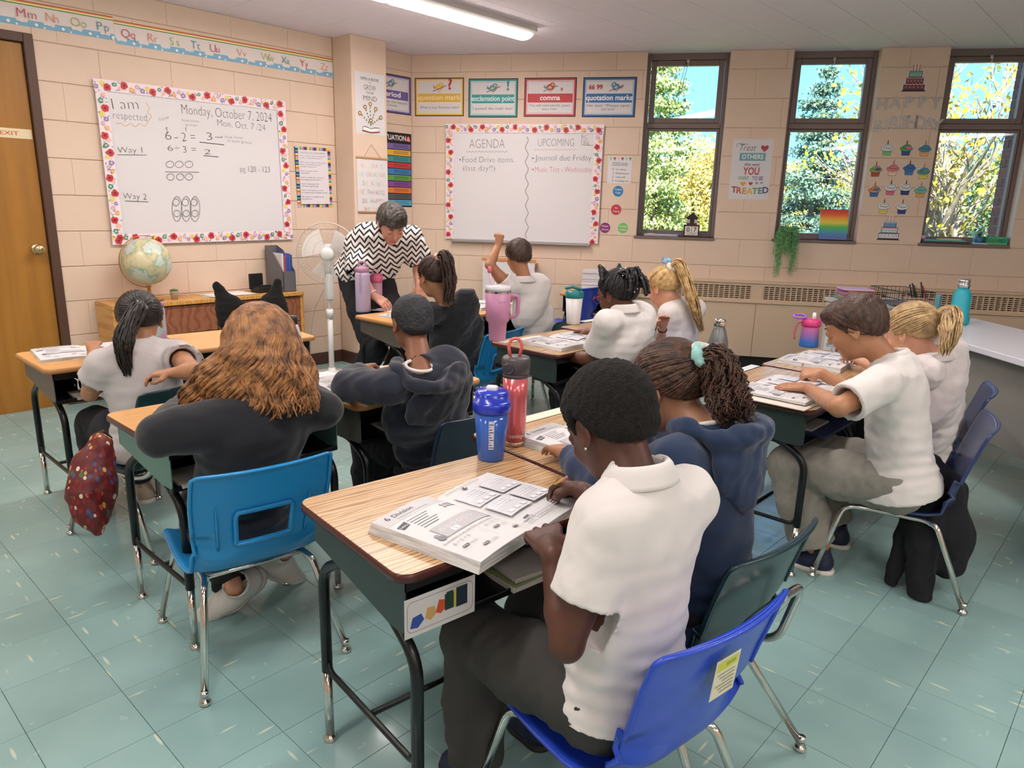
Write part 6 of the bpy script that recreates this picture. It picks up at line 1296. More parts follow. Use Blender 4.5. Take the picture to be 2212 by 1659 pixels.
for x in (-1, 1): catear(b3, x, fur, 1.15)
# ---- 4 navy hoodie boy
hblk = hairm('black_short', '#14161a', '#2c2f36', .5, sc_=70); H_ = D3(890, 698, 2.55)
b4 = person('boy', 'child in a navy hoodie with short black hair, right of the long-haired child', dict(seat(-1.98, 1.74), neck=D3(908, 800, 2.42), head=H_, hs=.93, face=(-.90, .30, -.32), s=1.0, g=1.0, eL=on(752, 836, .73), wL=on(778, 798, .705), eR=D3(985, 835, 2.62), wR=on(900, 760, .70), hL=dict(d=(-.2, .9, .1), n=(-.2, -.1, .95), curl=.9), h=.006, skin=brn, hair='fade', hairm=hblk, ht=.007, hw=.0015, eyes=False,
    top=dict(name='hoodie', m=navy, sleeve='long', t=.015, hood=True, inner=white, wr=.006, wl=.10, g=1.02, hem=-.07), legs=dict(m=blackt), shoes=dict(m=sblk)))
# ---- 5 girl in black, next to the teacher
hdk = hairm('dark_brown', '#2a1c18', '#4d332a', .4, sc_=50); H_ = X3(935, 598, -2.98)
b5 = person('girl', 'child in a black sweater with dark ponytail at the desk the teacher leans over', dict(seat(-3.02, 2.92), neck=X3(965, 660, -2.92), head=H_, hs=.97, face=(-.95, .10, -.28), s=1.0, g=.95, wR=(-3.30, 3.05, .70), wL=(-3.30, 2.75, .70), h=.0065, skin=lightb, hair='pony', hairm=hdk, ht=.010,
    top=dict(name='sweater', m=blackk, sleeve='long', t=.016, wr=.004, hem=-.07), legs=dict(m=mat('denim', '#2c3442', .85)), shoes=dict(m=sblk)))
tie = (.0, -.075, .080); combed(b5, hdk, tie, 110, .0032, 4); scrunchie(b5, b5['hw']((0, -.088, .092)), b5['HF']@V3((0, -.8, .6)), .020, .011, mat('scrunchie_floral', '#d9b7a8', .8, noise=(60, '#a8564e', .5, .6)), 'scrunchie', .003)
tail(b5, hdk, [b5['hw']((0, -.09, .095)), b5['hw']((0, -.15, .08)), X3(972, 610, -2.84), X3(965, 662, -2.84)], [.014, .034, .036, .022], 80, .0042, .004, .09, 6)
# ---- 6 boy raising his hand
hbr = hairm('brown_short', '#2c1d17', '#4a3226', .4, (1, 1, .4), 60); H_ = X3(1120, 553, -2.98)
b6 = person('boy', 'child in a white shirt raising one fist, at the desk below the far whiteboard', dict(seat(-2.95, 3.52), neck=X3(1133, 607, -2.93), head=H_, hs=.95, face=(-.90, .38, -.30), s=1.0, g=.98, eL=X3(1058, 572, -3.02), wL=X3(1076, 530, -3.02), wR=(-3.35, 3.55, .70), hL=dict(d=(.12, .10, .95), n=(.9, -.3, 0), curl=1.5, thumb=1.0), shL=X3(1098, 620, -2.96), h=.0065, skin=tan_, hair='boyswept', hairm=hbr, ht=.009, lip='#a8605a',
    top=POLO(t=.013, sl=.35, flare=1.0, hem=-.07), legs=dict(m=lgrey), shoes=dict(m=sblk)))
# ---- 7 girl with red glasses
hbd = hairm('black_braids', '#0d0c0e', '#26222a', .3, sc_=50); H_ = X3(1333, 637, -1.90); skd = skin('dark', '#6b4230', '#5a3626')
b7 = person('girl', 'child with red glasses, black braids and a white polo at the maroon-edged desk', dict(seat(-1.90, 2.93), neck=X3(1350, 672, -1.84), head=H_, hs=1.0, face=(-.92, .05, -.38), s=1.03, g=1.05, wR=(-2.22, 3.02, .70), wL=(-2.15, 2.72, .62), eL=X3(1282, 775, -1.95), h=.0065, skin=skd, hair='braids', hairm=hbd, ht=.012, lip='#7a3f3a',
    top=POLO(t=.014, sl=.72, flare=1.1, hem=-.07, g=1.05), legs=dict(m=blackt), shoes=dict(m=sblk)))
combed(b7, hbd, (0, -.06, .10), 60, .0052, 8, 'braids'); rg = random.Random(5); bb_ = MB()
for i in range(16):
    a = rg.uniform(-1.1, 1.1); st = b7['hw']((.05*math.sin(a*1.2), -.07-.02*rg.random(), .095-.01*abs(a))); en = b7['hw']((.07*math.sin(a), -.115-.02*rg.random(), rg.uniform(-.05, .05))); pp = bez([Vector(st), Vector((V3(st)+V3(en))/2+b7['HF']@V3((0, -.03, .015))), Vector(en)], 7); bb_.tube([p-Vector(b7['org']) for p in pp], [.0065+.0028*(k % 2) for k in range(len(pp))], hbd, 7)
bb_.build('hanging_twists', None, b7['root']); bd = MB()
for i in range(14): a = rg.uniform(-1, 1); bd.sph(tuple(b7['hw']((.07*a, -.10-.02*rg.random(), rg.uniform(-.02, .10)))-b7['org']), .0042, chrome, 8)
bd.build('hair_beads', None, b7['root'])
for x in (-1, 1): catear(b7, x, mat('black_satin_bow', '#15141a', .4), .55)
gm_r = mat('red_frame', '#8a1f2c', .3); gl_ = MB(); Tg = lambda p: Vector(b7['hw'](p)-b7['org'])
for x in (-1, 1): gl_.tube([Tg((x*.031+.023*math.cos(a), .098, .006+.019*math.sin(a))) for a in np.linspace(0, 2*PI, 20)], .0022, gm_r, 6, cap=False).tube([Tg((x*.054, .098, .010)), Tg((x*.073, .085, .010)), Tg((x*.078, .0, .012)), Tg((x*.076, -.02, 0))], .0024, gm_r, 6)
gl_.tube([Tg((-.008, .1, .01)), Tg((0, .102, .013)), Tg((.008, .1, .01))], .002, gm_r, 6).build('glasses', None, b7['root'])
# ---- 8 blonde girl with bow
hbl = hairm('blonde', '#a9814f', '#e2c48c', .35, sc_=40); H_ = X3(1432, 622, -2.10)
b8 = person('girl', 'blonde child with a long ponytail, blue bow and white scrunchie, writing', dict(seat(-2.02, 3.55), neck=X3(1478, 655, -2.02), head=H_, hs=1.0, face=(-.88, .12, -.52), s=1.02, g=.97, wR=on(1412, 700, .72), wL=on(1432, 705, .72), h=.0065, skin=fair, hair='pony', hairm=hbl, ht=.010, lip='#b8605e',
    hR=dict(d=(-.7, -.3, -.1), n=(0, .3, .95), curl=1.0, thumb=.9), top=POLO(t=.014, sl=.80, flare=.9, hem=-.07), legs=dict(m=blackt), shoes=dict(m=sblk)))
tie = (.0, -.085, .065); combed(b8, hbl, tie, 150, .0030, 9); scrunchie(b8, b8['hw']((0, -.104, .078)), b8['HF']@V3((0, -.9, .4)), .020, .013, mat('scrunchie_cream', '#e6ded6', .9, bump=(90, .6, .003)), 'scrunchie', .004)
tail(b8, hbl, [b8['hw']((0, -.105, .078)), b8['hw']((0, -.16, .06)), X3(1498, 655, -1.90), X3(1516, 716, -1.88)], [.015, .030, .032, .014], 110, .0034, .003, .12, 10)
bw_ = MB(); bq = b8['hw']((0, -.085, .115))-b8['org']; bmm = mat('bow_blue', '#8fb9dc', .8, bump=(120, .5, .002))
for x in (-1, 1): bw_.sph(tuple(bq+b8['HF']@V3((x*.018, 0, .008))), (.018, .014, .016), bmm, 12); bw_.lathe([(.010, 0), (0, .02)], bmm, 8, T=Matrix.Translation(Vector(bq+b8['HF']@V3((x*.024, 0, .018)))))
bw_.build('hair_bow', None, b8['root'])
for w_ in ('WR', 'WL'): scrunchie(b8, b8[w_]+(b8['ER' if w_ == 'WR' else 'EL']-b8[w_])*.12, b8['ER' if w_ == 'WR' else 'EL']-b8[w_], .022, .0045, blackk, 'wrist_band', .001)
# ---- 9 boy in grey trousers at the right
H_ = D3(1848, 706, 2.52)
b9 = person('boy', 'child in a white polo and light grey trousers writing in the ring binder', dict(pelvis=V3((-.60, 2.72, .425)), fwd=(-.98, -.10, 0), neck=D3(1930, 780, 2.50), head=H_, hs=1.02, face=(-.90, -.10, -.48), s=1.02, g=1.02, eL=D3(1812, 880, 2.28), wL=on(1745, 838, .70), shL=D3(1905, 830, 2.34), wR=on(1772, 806, .715), pR=(0, .6, -1), hL=dict(d=(-1, -.2, -.05), n=(0, -.2, .95), curl=.15, spread=.05), hR=dict(d=(-.9, -.35, -.1), n=(-.1, -.5, .85), curl=1.35, thumb=.9),
    aR=(-.86, 2.93, .075), aL=(-.83, 2.66, .075), kL=(-1, 0, .9), kR=(-1, 0, .9), h=.005, skin=tan_, hair='boyswept', hairm=hairm('brown_boy', '#33221a', '#54392b', .4, (1, 1, .4), 60), ht=.011, lip='#b06a60', th=.37, shin=.34, fa=.2,
    top=POLO(t=.016, sl=.80, flare=1.0, hem=-.055, wr=.003), legs=dict(m=lgrey, t=.020, w=1.25, len=.92), shoes=dict(m=mat('shoe_navy', '#1c2440', .6), sole=mat('sole_cream', '#d9d3cc', .6))))
for a_ in ('aL',): q = V3((-.815, 2.665, .135)); MB().tube([Vector(q-b9['org']), Vector(q-b9['org']+V3((-.012, 0, -.075)))], .034, mat('sock_orange', '#c9762e', .9), 16).build('sock', None, b9['root'])
# ---- 10 blonde ponytail girl at the right
H_ = D3(1968, 718, 2.84)
b10 = person('girl', 'child with a sandy blonde ponytail and pale polo, seated behind the child in grey trousers', dict(seat(-.66, 3.36), neck=D3(2018, 775, 2.78), head=H_, hs=1.02, face=(-.88, .30, -.45), s=1.03, g=1.06, wR=(-1.0, 3.55, .70), wL=on(1850, 775, .72), h=.006, skin=fair, hair='pony', hairm=hairm('sandy', '#8f7350', '#c9ab7c', .4, sc_=40), ht=.011, eyes=False,
    top=dict(name='polo_shirt', m=mat('pale_pink_white', '#d3cacb', .85, sheen=.2), sleeve='short', collar=True, t=.018, sl=.85, hem=-.06, wr=.005, g=1.04), legs=dict(m=blackt), shoes=dict(m=sblk)))
tie = (.02, -.085, .035); hs_ = bpy.data.materials['hair_sandy']; combed(b10, hs_, tie, 150, .0032, 12); scrunchie(b10, b10['hw']((.02, -.103, .037)), b10['HF']@V3((0, -1, 0)), .011, .005, ink('#d9c48a'), 'hair_tie', .001)
tail(b10, hs_, [b10['hw']((.02, -.10, .037)), b10['hw']((.03, -.15, .03)), D3(2052, 715, 2.68), D3(2040, 768, 2.66)], [.012, .032, .036, .018], 90, .0042, .004, .1, 13)
# ---- 11 ponytail girl by the door
H_ = X3(302, 692, -3.04)
b11 = person('girl', 'child with black ponytail and mint scrunchie, white short-sleeved top, at the leftmost desk', dict(seat(-2.93, 1.05, (-1, -.1)), neck=X3(300, 752, -2.96), head=H_, hs=1.02, face=(-.90, .25, -.40), s=1.0, g=1.02, eR=on(418, 800, .71), wR=on(372, 806, .70), eL=X3(194, 850, -3.04), wL=on(200, 760, .70), h=.0065, skin=tan_, hair='pony', hairm=hairm('black_straight', '#15110f', '#30231f', .3, sc_=40), ht=.011, eyes=False,
    hR=dict(d=(-.5, -.8, 0), n=(0, 0, 1), curl=.6), top=dict(name='white_top', m=mat('white_cotton', '#c6bfbf', .85), sleeve='short', collar=True, t=.016, sl=.45, flare=1.3, hem=-.09, g=1.03), legs=dict(m=mat('dark_leggings', '#1d1c24', .8)), shoes=dict(m=mat('shoe_beige', '#b9a795', .6), sole=mat('sole_cream', '#d9d3cc', .6))))
tie = (-.005, -.090, .02); hs_ = bpy.data.materials['hair_black_straight']; combed(b11, hs_, tie, 150, .0030, 14); scrunchie(b11, b11['hw']((-.005, -.108, .022)), b11['HF']@V3((0, -1, 0)), .018, .011, mat('scrunchie_mint', '#a9d8b8', .8, noise=(60, '#d9e2a8', .5, .6)), 'scrunchie', .004)
tail(b11, hs_, [b11['hw']((-.005, -.105, .022)), b11['hw']((-.01, -.135, .01)), X3(268, 735, -2.86), X3(277, 812, -2.86)], [.013, .030, .036, .016], 110, .0036, .003, .12, 15)
# ---- 12 teacher
hgr = hairm('grey_brown', '#231e1b', '#4d443e', .45, (1, 1, .5), 50); zig = bpy.data.materials.new('chevron_blouse'); zig.use_nodes = True; t = zig.node_tree; b_ = t.nodes['Principled BSDF']; b_.inputs['Roughness'].default_value = .75
g = N(t, 'ShaderNodeTexCoord'); s_ = N(t, 'ShaderNodeSeparateXYZ'); nq = N(t, 'ShaderNodeTexNoise', inputs={'Scale': 6.0}); va = N(t, 'ShaderNodeVectorMath', operation='MULTIPLY_ADD'); va.inputs[1].default_value = (.05, .05, .05); t.links.new(g.outputs['Object'], nq.inputs['Vector']); t.links.new(nq.outputs[1], va.inputs[0]); t.links.new(g.outputs['Object'], va.inputs[2]); t.links.new(va.outputs[0], s_.inputs[0])
def mth(op, a, b=None, c=None):
    n = N(t, 'ShaderNodeMath', operation=op)
    for i, q in enumerate((a, b, c)):
        if q is None: continue
        if hasattr(q, 'node'): t.links.new(q, n.inputs[i])
        else: n.inputs[i].default_value = q
    return n.outputs[0]
hx = mth('ADD', mth('MULTIPLY', s_.outputs[0], .75), mth('MULTIPLY', s_.outputs[1], .66)); tri = mth('PINGPONG', hx, .030); dz = mth('ADD', s_.outputs[2], mth('MULTIPLY', tri, 1.15)); fr_ = mth('FRACT', mth('MULTIPLY', dz, 27.0)); bk_ = mth('LESS_THAN', fr_, .42)
mx = N(t, 'ShaderNodeMix', data_type='RGBA'); mx.inputs[6].default_value = lin('#e6e0dd'); mx.inputs[7].default_value = lin('#1c1c22'); t.links.new(bk_, mx.inputs[0]); t.links.new(mx.outputs[2], b_.inputs['Base Color'])
TXc = -3.93; H_ = X3(846, 484, TXc+.18)
b12 = person('teacher', 'adult in a black and white chevron blouse and dark trousers leaning over a desk', dict(pelvis=X3(788, 592, TXc-.10), fwd=(.80, -.35, 0), neck=X3(820, 520, TXc+.06), head=H_, hs=1.12, face=(.72, -.30, -.62), s=1.28, g=1.0, shR=X3(775, 528, TXc+.0), shL=X3(888, 512, TXc+.10), eR=X3(778, 598, TXc+.08), wR=X3(808, 640, TXc+.18), eL=X3(903, 568, TXc+.10), wL=X3(905, 618, TXc+.20),
    hR=dict(d=(.75, .4, -.45), n=(.4, -.3, .8), curl=.5), hL=dict(d=(.3, .0, -.9), n=(.9, -.3, .3), curl=.4), aR=(TXc-.18, 2.86, .08), aL=(TXc-.12, 3.10, .08), kR=(1, -.3, 0), kL=(1, -.3, 0), th=.44, shin=.42, h=.0065, skin=skin('pink', '#d09a84', '#c08370'), hair='womens', hairm=hgr, ht=.016, hw=.004, hwl=.02, lip='#b2545c',
    top=dict(name='blouse', m=zig, sleeve='short', t=.022, sl=.55, flare=1.6, hem=-.02, wr=.006, wl=.08, collar=True, g=1.0), legs=dict(m=blackt, t=.012, len=.96), shoes=dict(m=sblk)))
ww = b12['WR']+(b12['ER']-b12['WR'])*.15; scrunchie(b12, ww, b12['ER']-b12['WR'], .029, .005, ink('#e4dcd6'), 'watch_strap', .0); MB().sph(tuple(ww-b12['org']+V3((.01, -.025, .012))), (.014, .014, .014), chrome, 14).build('watch_case', None, b12['root'])

for d_, hm in ((b9, 'hair_brown_boy'), (b6, 'hair_brown_short')): combed(d_, bpy.data.materials[hm], (.015, .055, .100), 170, .0026, 31, 'hair_strands')
# ================================================================== THINGS ON AND BY THE DESKS
paper = mat('page_white', '#d2cfd0', .7); pedge = mat('page_block', '#c9c5c2', .8, noise=(260, '#a9a5a3', .4, .6), stretch=(.05, .05, 1)); gp_ = '#b9b6b8'
def zprof(x, W, a, b): return (a if x < 0 else b)*(1-math.exp(-abs(x)/.022))*(1-.25*(abs(x)/W)**3)+.0015
def open_book(M_, label, W=.20, H=.28, a=.020, b=.008, full=True, name='open_workbook', cat='book', grp='open division workbooks'):
    r = empty(name, M_); tag(r, label, cat, grp)
    for nm, s0, s1, th in (('left_pages', -1, 0, a), ('right_pages', 0, 1, b)):
        n = 16; m_ = MB(); xs = [W*s1*(i/n)**1.6 if s0 == 0 else -W*(1-i/n)**1.6 for i in range(n+1)]; xs = sorted(xs); fan = .010 if th > .012 else .004
        v = []; 
        for x in xs: zt = zprof(x, W, a, b); e_ = abs(x)/W*fan; sx = math.copysign(1, x) if x else 0; v += [(x, -H/2, zt), (x, H/2, zt), (x+sx*e_, -H/2-.003, 0), (x+sx*e_, H/2+.003, 0)]
        f = []
        for i in range(n): q = 4*i; f.append((q, q+4, q+5, q+1))
        m_.add(v, f, paper, True); f2 = []
        for i in range(n): q = 4*i; f2 += [(q, q+2, q+6, q+4), (q+1, q+5, q+7, q+3)]
        e = 0 if s0 == -1 else n; q = 4*e; f2.append((q, q+1, q+3, q+2) if s0 == -1 else (q, q+2, q+3, q+1)); m_.add(v, f2, pedge)
        m_.build(nm, None, r)
    p = Pr(.0004, .00005)
    def S_(x0_, y0, x1_, y1, c):
        v = [(x0_+(x1_-x0_)*i/12, y, p.z) for y in (y0, y1) for i in range(13)]; p.b.add(v, [(i, i+1, i+14, i+13) for i in range(12)], ink(c)); p.z += p.step
    k = H/.28; x0 = -W+.008
    S_(-W+.002, H/2-.045*k, -.03, H/2-.002, '#c2bfc2'); p.text('6', x0+.012, H/2-.026*k, .016*k, '#3a3a40', 'l', bold=.02).text('Division', x0+.032, H/2-.026*k, .013*k, '#3a3a40', 'l', bold=.02).text('dividing things into equal groups', x0+.032, H/2-.037*k, .005*k, '#77777c', 'l')
    
    p.poly([(x0+.0, H/2-.062*k), (x0+.03, H/2-.054*k), (x0+.028, H/2-.074*k), (x0+.004, H/2-.08*k)], '#4a4a50').text('Learn', x0+.015, H/2-.071*k, .007*k, '#e8e8e8')
    for i in range(6): p.line([(x0+.035, H/2-(.058+i*.0095)*k), (x0+.035+.062-.008*(i % 3), H/2-(.058+i*.0095)*k)], .0022, '#6a6a70')
    for i in range(6): p.circ(-.055+(i % 3)*.013, H/2-(.06+.012*(i//3))*k, .0048, '#8a8a90', 10)
    for i in range(6): p.circ(-.055+(i % 3)*.013, H/2-(.06+.012*(i//3))*k, .003, '#c9c7ca', 8)
    S_(x0+.03, H/2-.172*k, -.018, H/2-.122*k, '#b5b2b6')
    for i in range(6): p.ring(x0+.048+.018*i, H/2-.142*k, .0055, .0011, '#e0dfe2', n=12)
    p.rect(x0+.06, H/2-.166*k, x0+.08, H/2-.152*k, '#e9e7e9').text('5', x0+.07, H/2-.164*k, .009, '#5a5a60'); p.circ(x0+.02, H/2-.165*k, .010, '#7d7b82', 10).circ(x0+.018, H/2-.152*k, .006, '#94929a', 8)
    p.text('Do the division in two ways. Draw circles to help you.', x0+.0, H/2-.188*k, .006*k, '#55555a', 'l', width=W*.8)
    for cx in (x0, -.095):
        p.text('6 \u00f7 2 = 3', cx+.012, H/2-.205*k, .009*k, '#8a8a92', 'l'); 
        for j, (dy, dx_) in enumerate(((.218, .015), (.245, .045))): p.rect(cx+dx_, H/2-(dy+.007)*k, cx+dx_+.018, H/2-dy*k, '#4a4a50').text('Way %d' % (j+1), cx+dx_+.009, H/2-(dy+.0055)*k, .0045, '#e8e8ea'); [p.ring(cx+dx_+.026+.006*i, H/2-(dy+.006)*k, .0032, .0007, '#8a8a92', n=8) for i in range(3)]
    p.line([(-.100, H/2-.192*k), (-.100, -H/2+.03)], .0007, '#9a9aa0').line([(x0, H/2-.232*k), (-.02, H/2-.232*k)], .0007, '#9a9aa0')
    # right page: shaded panels of little circles
    p.text('Divide the circles into equal groups.', .02, H/2-.016*k, .006*k, '#7a7a80', 'l').circ(.075, H/2-.026*k, .007, '#4a4a52', 10).circ(.078, H/2-.024*k, .003, '#e2dfdf', 8)
    for r_ in range(2):
        for c_ in range(2):
            ax, ay = .016+c_*.090, H/2-(.115+.085*r_)*k
            S_(ax, ay, ax+.084, ay+.075*k, '#cccad0')
            for i in range(7):
                for j in range(3 if (r_+c_) % 2 else 4): p.circ(ax+.010+.0095*i, ay+(.066-.0095*j)*k, .0036, '#e6e4e8', 8)
            for i in range(3): p.rect(ax+.012+.024*i, ay+.008, ax+.026+.024*i, ay+.019, '#e6e4e8')
    p.rect(.016, H/2-.235*k, .034, H/2-.228*k, '#55555a'); [p.circ(.05+.008*i, H/2-(.232+.008*j)*k, .003, '#bdbbc2', 6) for i in range(12) for j in range(3)]
    for i in range(6): p.circ(.02+.007*(i % 3), H/2-(.240+.007*(i//3))*k, .0028, '#8f8d95', 6)
    p.b.v = [(x, y, z+zprof(x, W, a, b)) for x, y, z in p.b.v]; p.build('print', r); return r
def bookM(px, py, rz, z=.6605): q = atz(px, py, z); return xf((q.x, q.y, z), rz)
open_book(xf((-1.035, 1.052, .6605), R90+.145), 'open division workbook with thick curled pages on the foreground desk', .205, .285, .026, .010)
open_book(xf((-1.19, 1.69, .6605), R90+.0), 'open workbook next to the coral bottle, half hidden by heads', .205, .285, .028, .010)
open_book(xf((-2.24, 2.86, .6605), R90-.02), 'open workbook on the desk with the pink tumbler', .205, .27, .018, .018)
open_book(xf((-1.03, 2.72, .668), R90-.02), 'open workbook held in the ring binder of the boy in grey trousers', .19, .28, .010, .004)
open_book(xf((-1.15, 3.42, .6605), R90+.02), 'open workbook beside the pink and blue bottle', .20, .275, .024, .010)
open_book(xf((-3.46, 3.50, .6605), R90+.05), 'open workbook in front of the boy raising his hand', .20, .27, .022, .018)
open_book(xf((-3.42, 2.84, .6605), R90+.1), 'open workbook by the lilac bottle, under the teacher\'s hands', .19, .27, .010, .010)
open_book(xf((-3.47, 1.02, .6605), R90-.12), 'open workbook on the leftmost desk by the door', .20, .28, .012, .010)
open_book(xf((-2.24, 1.60, .6605), R90+.05), 'open workbook under the left hand of the boy in the navy hoodie', .20, .27, .010, .010)
def sheet(px, py, rz, w, h, label, c='#dedbdc', z=.6612, n='paper_sheet', cat='paper', grp='loose papers on desks'):
    q = atz(px, py, z); tag(MB().box((-w/2, -h/2, 0), (w/2, h/2, .0012), ink(c)).build(n, None, None, xf((q.x, q.y, z), rz)), label, cat, grp)
sheet(1168, 898, R90-.05, .34, .05, 'narrow pale green name strip along the back edge of the coral bottle\'s desk', '#d3d8c4', n='name_strip'); sheet(1128, 733, R90-.05, .30, .05, 'narrow pale name strip at the back edge of the tumbler\'s desk', '#d9dacb', n='name_strip')
sheet(1290, 690, R90, .30, .05, 'narrow pale name strip behind the white shaker', '#d9dacb', n='name_strip'); sheet(1600, 800, R90, .30, .04, 'pale name strip at the left end of the binder desk', '#d3d6d8', n='name_strip')
sheet(185, 762, R90+.3, .24, .20, 'loose white sheet under the workbook on the leftmost desk', z=.6606); sheet(840, 668, R90+.4, .2, .26, 'white sheet beside the lilac bottle', z=.6606); sheet(700, 823, R90, .2, .26, 'white sheet at the left of the hoodie boy\'s desk', z=.6606); sheet(1425, 712, R90+.2, .2, .27, 'white worksheet under the blonde child\'s pencil')
# ring binder under the right-hand workbook
r = empty('ring_binder', xf((-1.03, 2.72, .6602), R90-.02)); tag(r, 'white ring binder with open metal rings on the right-hand desk', 'binder'); MB().box((-.245, -.16, 0), (-.004, .15, .004), ink('#d9cfc4'), bev=.001).box((.004, -.16, 0), (.245, .15, .004), ink('#d9cfc4'), bev=.001).build('cover', None, r)
b = MB()
for y in (.09, .13): b.tube([(-.235+.016*math.cos(a), y, .022+.016*math.sin(a)) for a in np.linspace(-.4, PI*1.4, 16)], .0016, mat('dark_chrome', '#6a6a70', .25, .9), 6)
b.build('rings', None, r)
# pencils
def pencil(tip, end, label):
    tip, end = Vector(tip), Vector(end); d = (end-tip).normalized(); r = empty('pencil', Matrix.Translation(tip)); tag(r, label, 'pencil', 'yellow pencils in use'); L = (end-tip).length; q = d.to_track_quat('Z', 'Y').to_matrix().to_4x4()
    MB().lathe([(.0036, .02), (.0036, L-.02)], mat('pencil_yellow', '#dc9a2c', .35), 6, T=q, smooth=False).build('barrel', None, r); MB().lathe([(.0004, 0), (.0036, .02)], mat('bare_wood', '#d6b085', .7), 6, T=q).build('sharpened_tip', None, r)
    MB().lathe([(.0037, L-.02), (.0037, L-.008)], chrome, 8, T=q).build('ferrule', None, r); MB().lathe([(.0035, L-.008), (.0033, L)], mat('eraser_pink', '#c9807a', .8), 8, T=q).build('eraser', None, r)
t1 = atz(1190, 1052, .684); pencil(t1, t1+(atd(1277, 998, 1.36)-t1).normalized()*.165, 'yellow pencil in the hand of the boy in the foreground')
t1 = atz(1733, 790, .70); pencil(t1, t1+(atd(1745, 768, 2.62)-t1).normalized()*.11, 'short orange pencil in the fist of the boy in grey trousers')
t1 = atz(1402, 690, .70); pencil(t1, t1+(atd(1423, 662, 3.4)-t1).normalized()*.13, 'yellow pencil in the hand of the blonde girl')
# ---- bottles
def bottle(name, px, py, z=.66):
    q = atz(px, py, z); return empty(name, Matrix.Translation(q)), float((np.array(q)-_O)@_fw/FPX)
def prof(k, pts): return [(r*k, z*k*.955) for r, z in pts]
rh = Vector((_R[0], _R[1], 0)).normalized(); th_ = Vector((_fw[0], _fw[1], 0)).normalized()
def side(k, a, up, o=0): return rh*a*k+th_*o*k+Vector((0, 0, up*k*.955))
r, k = bottle('shaker_bottle', 1060, 990); tag(r, 'translucent blue shaker bottle with darker blue lid on the foreground desk', 'bottle'); bt = mat('blue_translucent', '#3f6fd0', .12, alpha=.82, coat=.4); bl_ = mat('blue_lid', '#1c34b4', .25, coat=.3)
MB().lathe(prof(k, [(0, 0), (27, 0), (29, 4), (33, 60), (37, 118), (35, 118), (30, 60), (26, 6), (0, 6)]), bt, 36).build('cup', None, r); MB().lathe(prof(k, [(0, 4), (26, 5), (28, 30), (0, 30)]), mat('blue_drink', '#2f66c8', .1), 30).build('drink', None, r)
MB().lathe(prof(k, [(39, 112), (41, 116), (41, 132), (38, 137), (36, 137), (36, 155), (32, 160), (0, 161)]), bl_, 36).build('lid', None, r); MB().box((-12*k, -8*k, 146*k), (12*k, 10*k, 162*k), mat('white_cap', '#dcdce6', .35), T=Matrix.Translation(-rh*0) @ Matrix.Rotation(.5, 4, 'Z'), bev=4*k, seg=2).build('flip_cap', None, r)
lb = MB(); lb.add([tuple(Vector((math.cos(a)*R_, math.sin(a)*R_, z_*k*.955))) for a in np.linspace(-.95, -.62, 6) for (R_, z_) in ((31.6*k, 32), (35.9*k, 98))], [(2*i, 2*i+2, 2*i+3, 2*i+1) for i in range(5)], ink('#cfd4e6')); lb_ = lb.build('measure_label', None, r)
lt_ = MB(); [lt_.add([tuple(Vector((math.cos(a)*(R_+.0003), math.sin(a)*(R_+.0003), z_*k*.955))) for a in np.linspace(-.92, -.65-.1*(i % 3), 5) for (R_, z_) in ((31.7*k+(4.3*k*((i*6.)/66)), 35+i*6), (31.7*k+(4.3*k*((i*6.)/66)), 38+i*6))], [(2*j, 2*j+2, 2*j+3, 2*j+1) for j in range(4)], ink('#2b3050')) for i in range(10)]; lt_.build('label_lines', None, lb_)
r, k = bottle('drink_bottle', 1110, 960); tag(r, 'coral metal water bottle with grey lid and loop handle', 'bottle'); cor = mat('coral_metal', '#d4646a', .22, .3, coat=.6); gl2 = mat('dark_grey_lid', '#4c4648', .4)
MB().lathe(prof(k, [(0, 0), (21, 0), (23, 3), (23, 12)]), mat('bottle_base', '#b5907f', .3, .6), 36).build('foot', None, r); MB().lathe(prof(k, [(23.2, 12), (24.5, 60), (25.5, 110), (27.5, 162), (0, 162)]), cor, 36).build('bottle_body', None, r); MB().lathe(prof(k, [(27.5, 158), (28.5, 164), (26, 166), (29, 168), (30, 198), (27, 203), (0, 204)]), gl2, 36).build('lid', None, r)
MB().tube(fillet([side(k, -12, 200), side(k, -17, 228), side(k, -10, 243), side(k, 6, 243), side(k, 12, 228), side(k, 6, 200)], 9*k, 4), 3.4*k, mat('coral_plastic', '#dd6a66', .3), 10).build('loop_handle', None, r); MB().tube([side(k, -16+10*math.cos(a), 182+11*math.sin(a), -30) for a in np.linspace(0, 2*PI, 24)], 1.0*k, mat('dark_chrome', '#6a6a70'), 6).build('key_ring', None, r)
p = Pr(); p.text('contigo', 0, 0, 9*k, '#e6c9c9', width=34*k); p.b.v = [(math.sin(x/(24.4*k))*24.6*k, -math.cos(x/(24.4*k))*24.6*k, y) for x, y, z in p.b.v]; yaw = math.atan2(-_fw[1], -_fw[0])+PI/2
p.build('lettering', r, Matrix.Translation((0, 0, 22*k)) @ Matrix.Rotation(yaw+.30, 4, 'Z'))
r, k = bottle('handled_tumbler', 1074, 735); tag(r, 'pink handled tumbler with straw on the maroon-edged desk', 'bottle'); pk = mat('tumbler_pink', '#c083a6', .4)
MB().lathe(prof(k, [(0, 0), (17, 0), (18, 3), (20, 40), (25, 46), (28, 110), (0, 110)]), pk, 32).build('cup', None, r); MB().lathe(prof(k, [(28, 108), (28, 112)]), chrome, 32, cap=False).build('steel_rim', None, r); MB().lathe(prof(k, [(27, 111), (27, 124), (0, 124)]), mat('clear_lid', '#dcd9e2', .2), 32).build('lid', None, r)
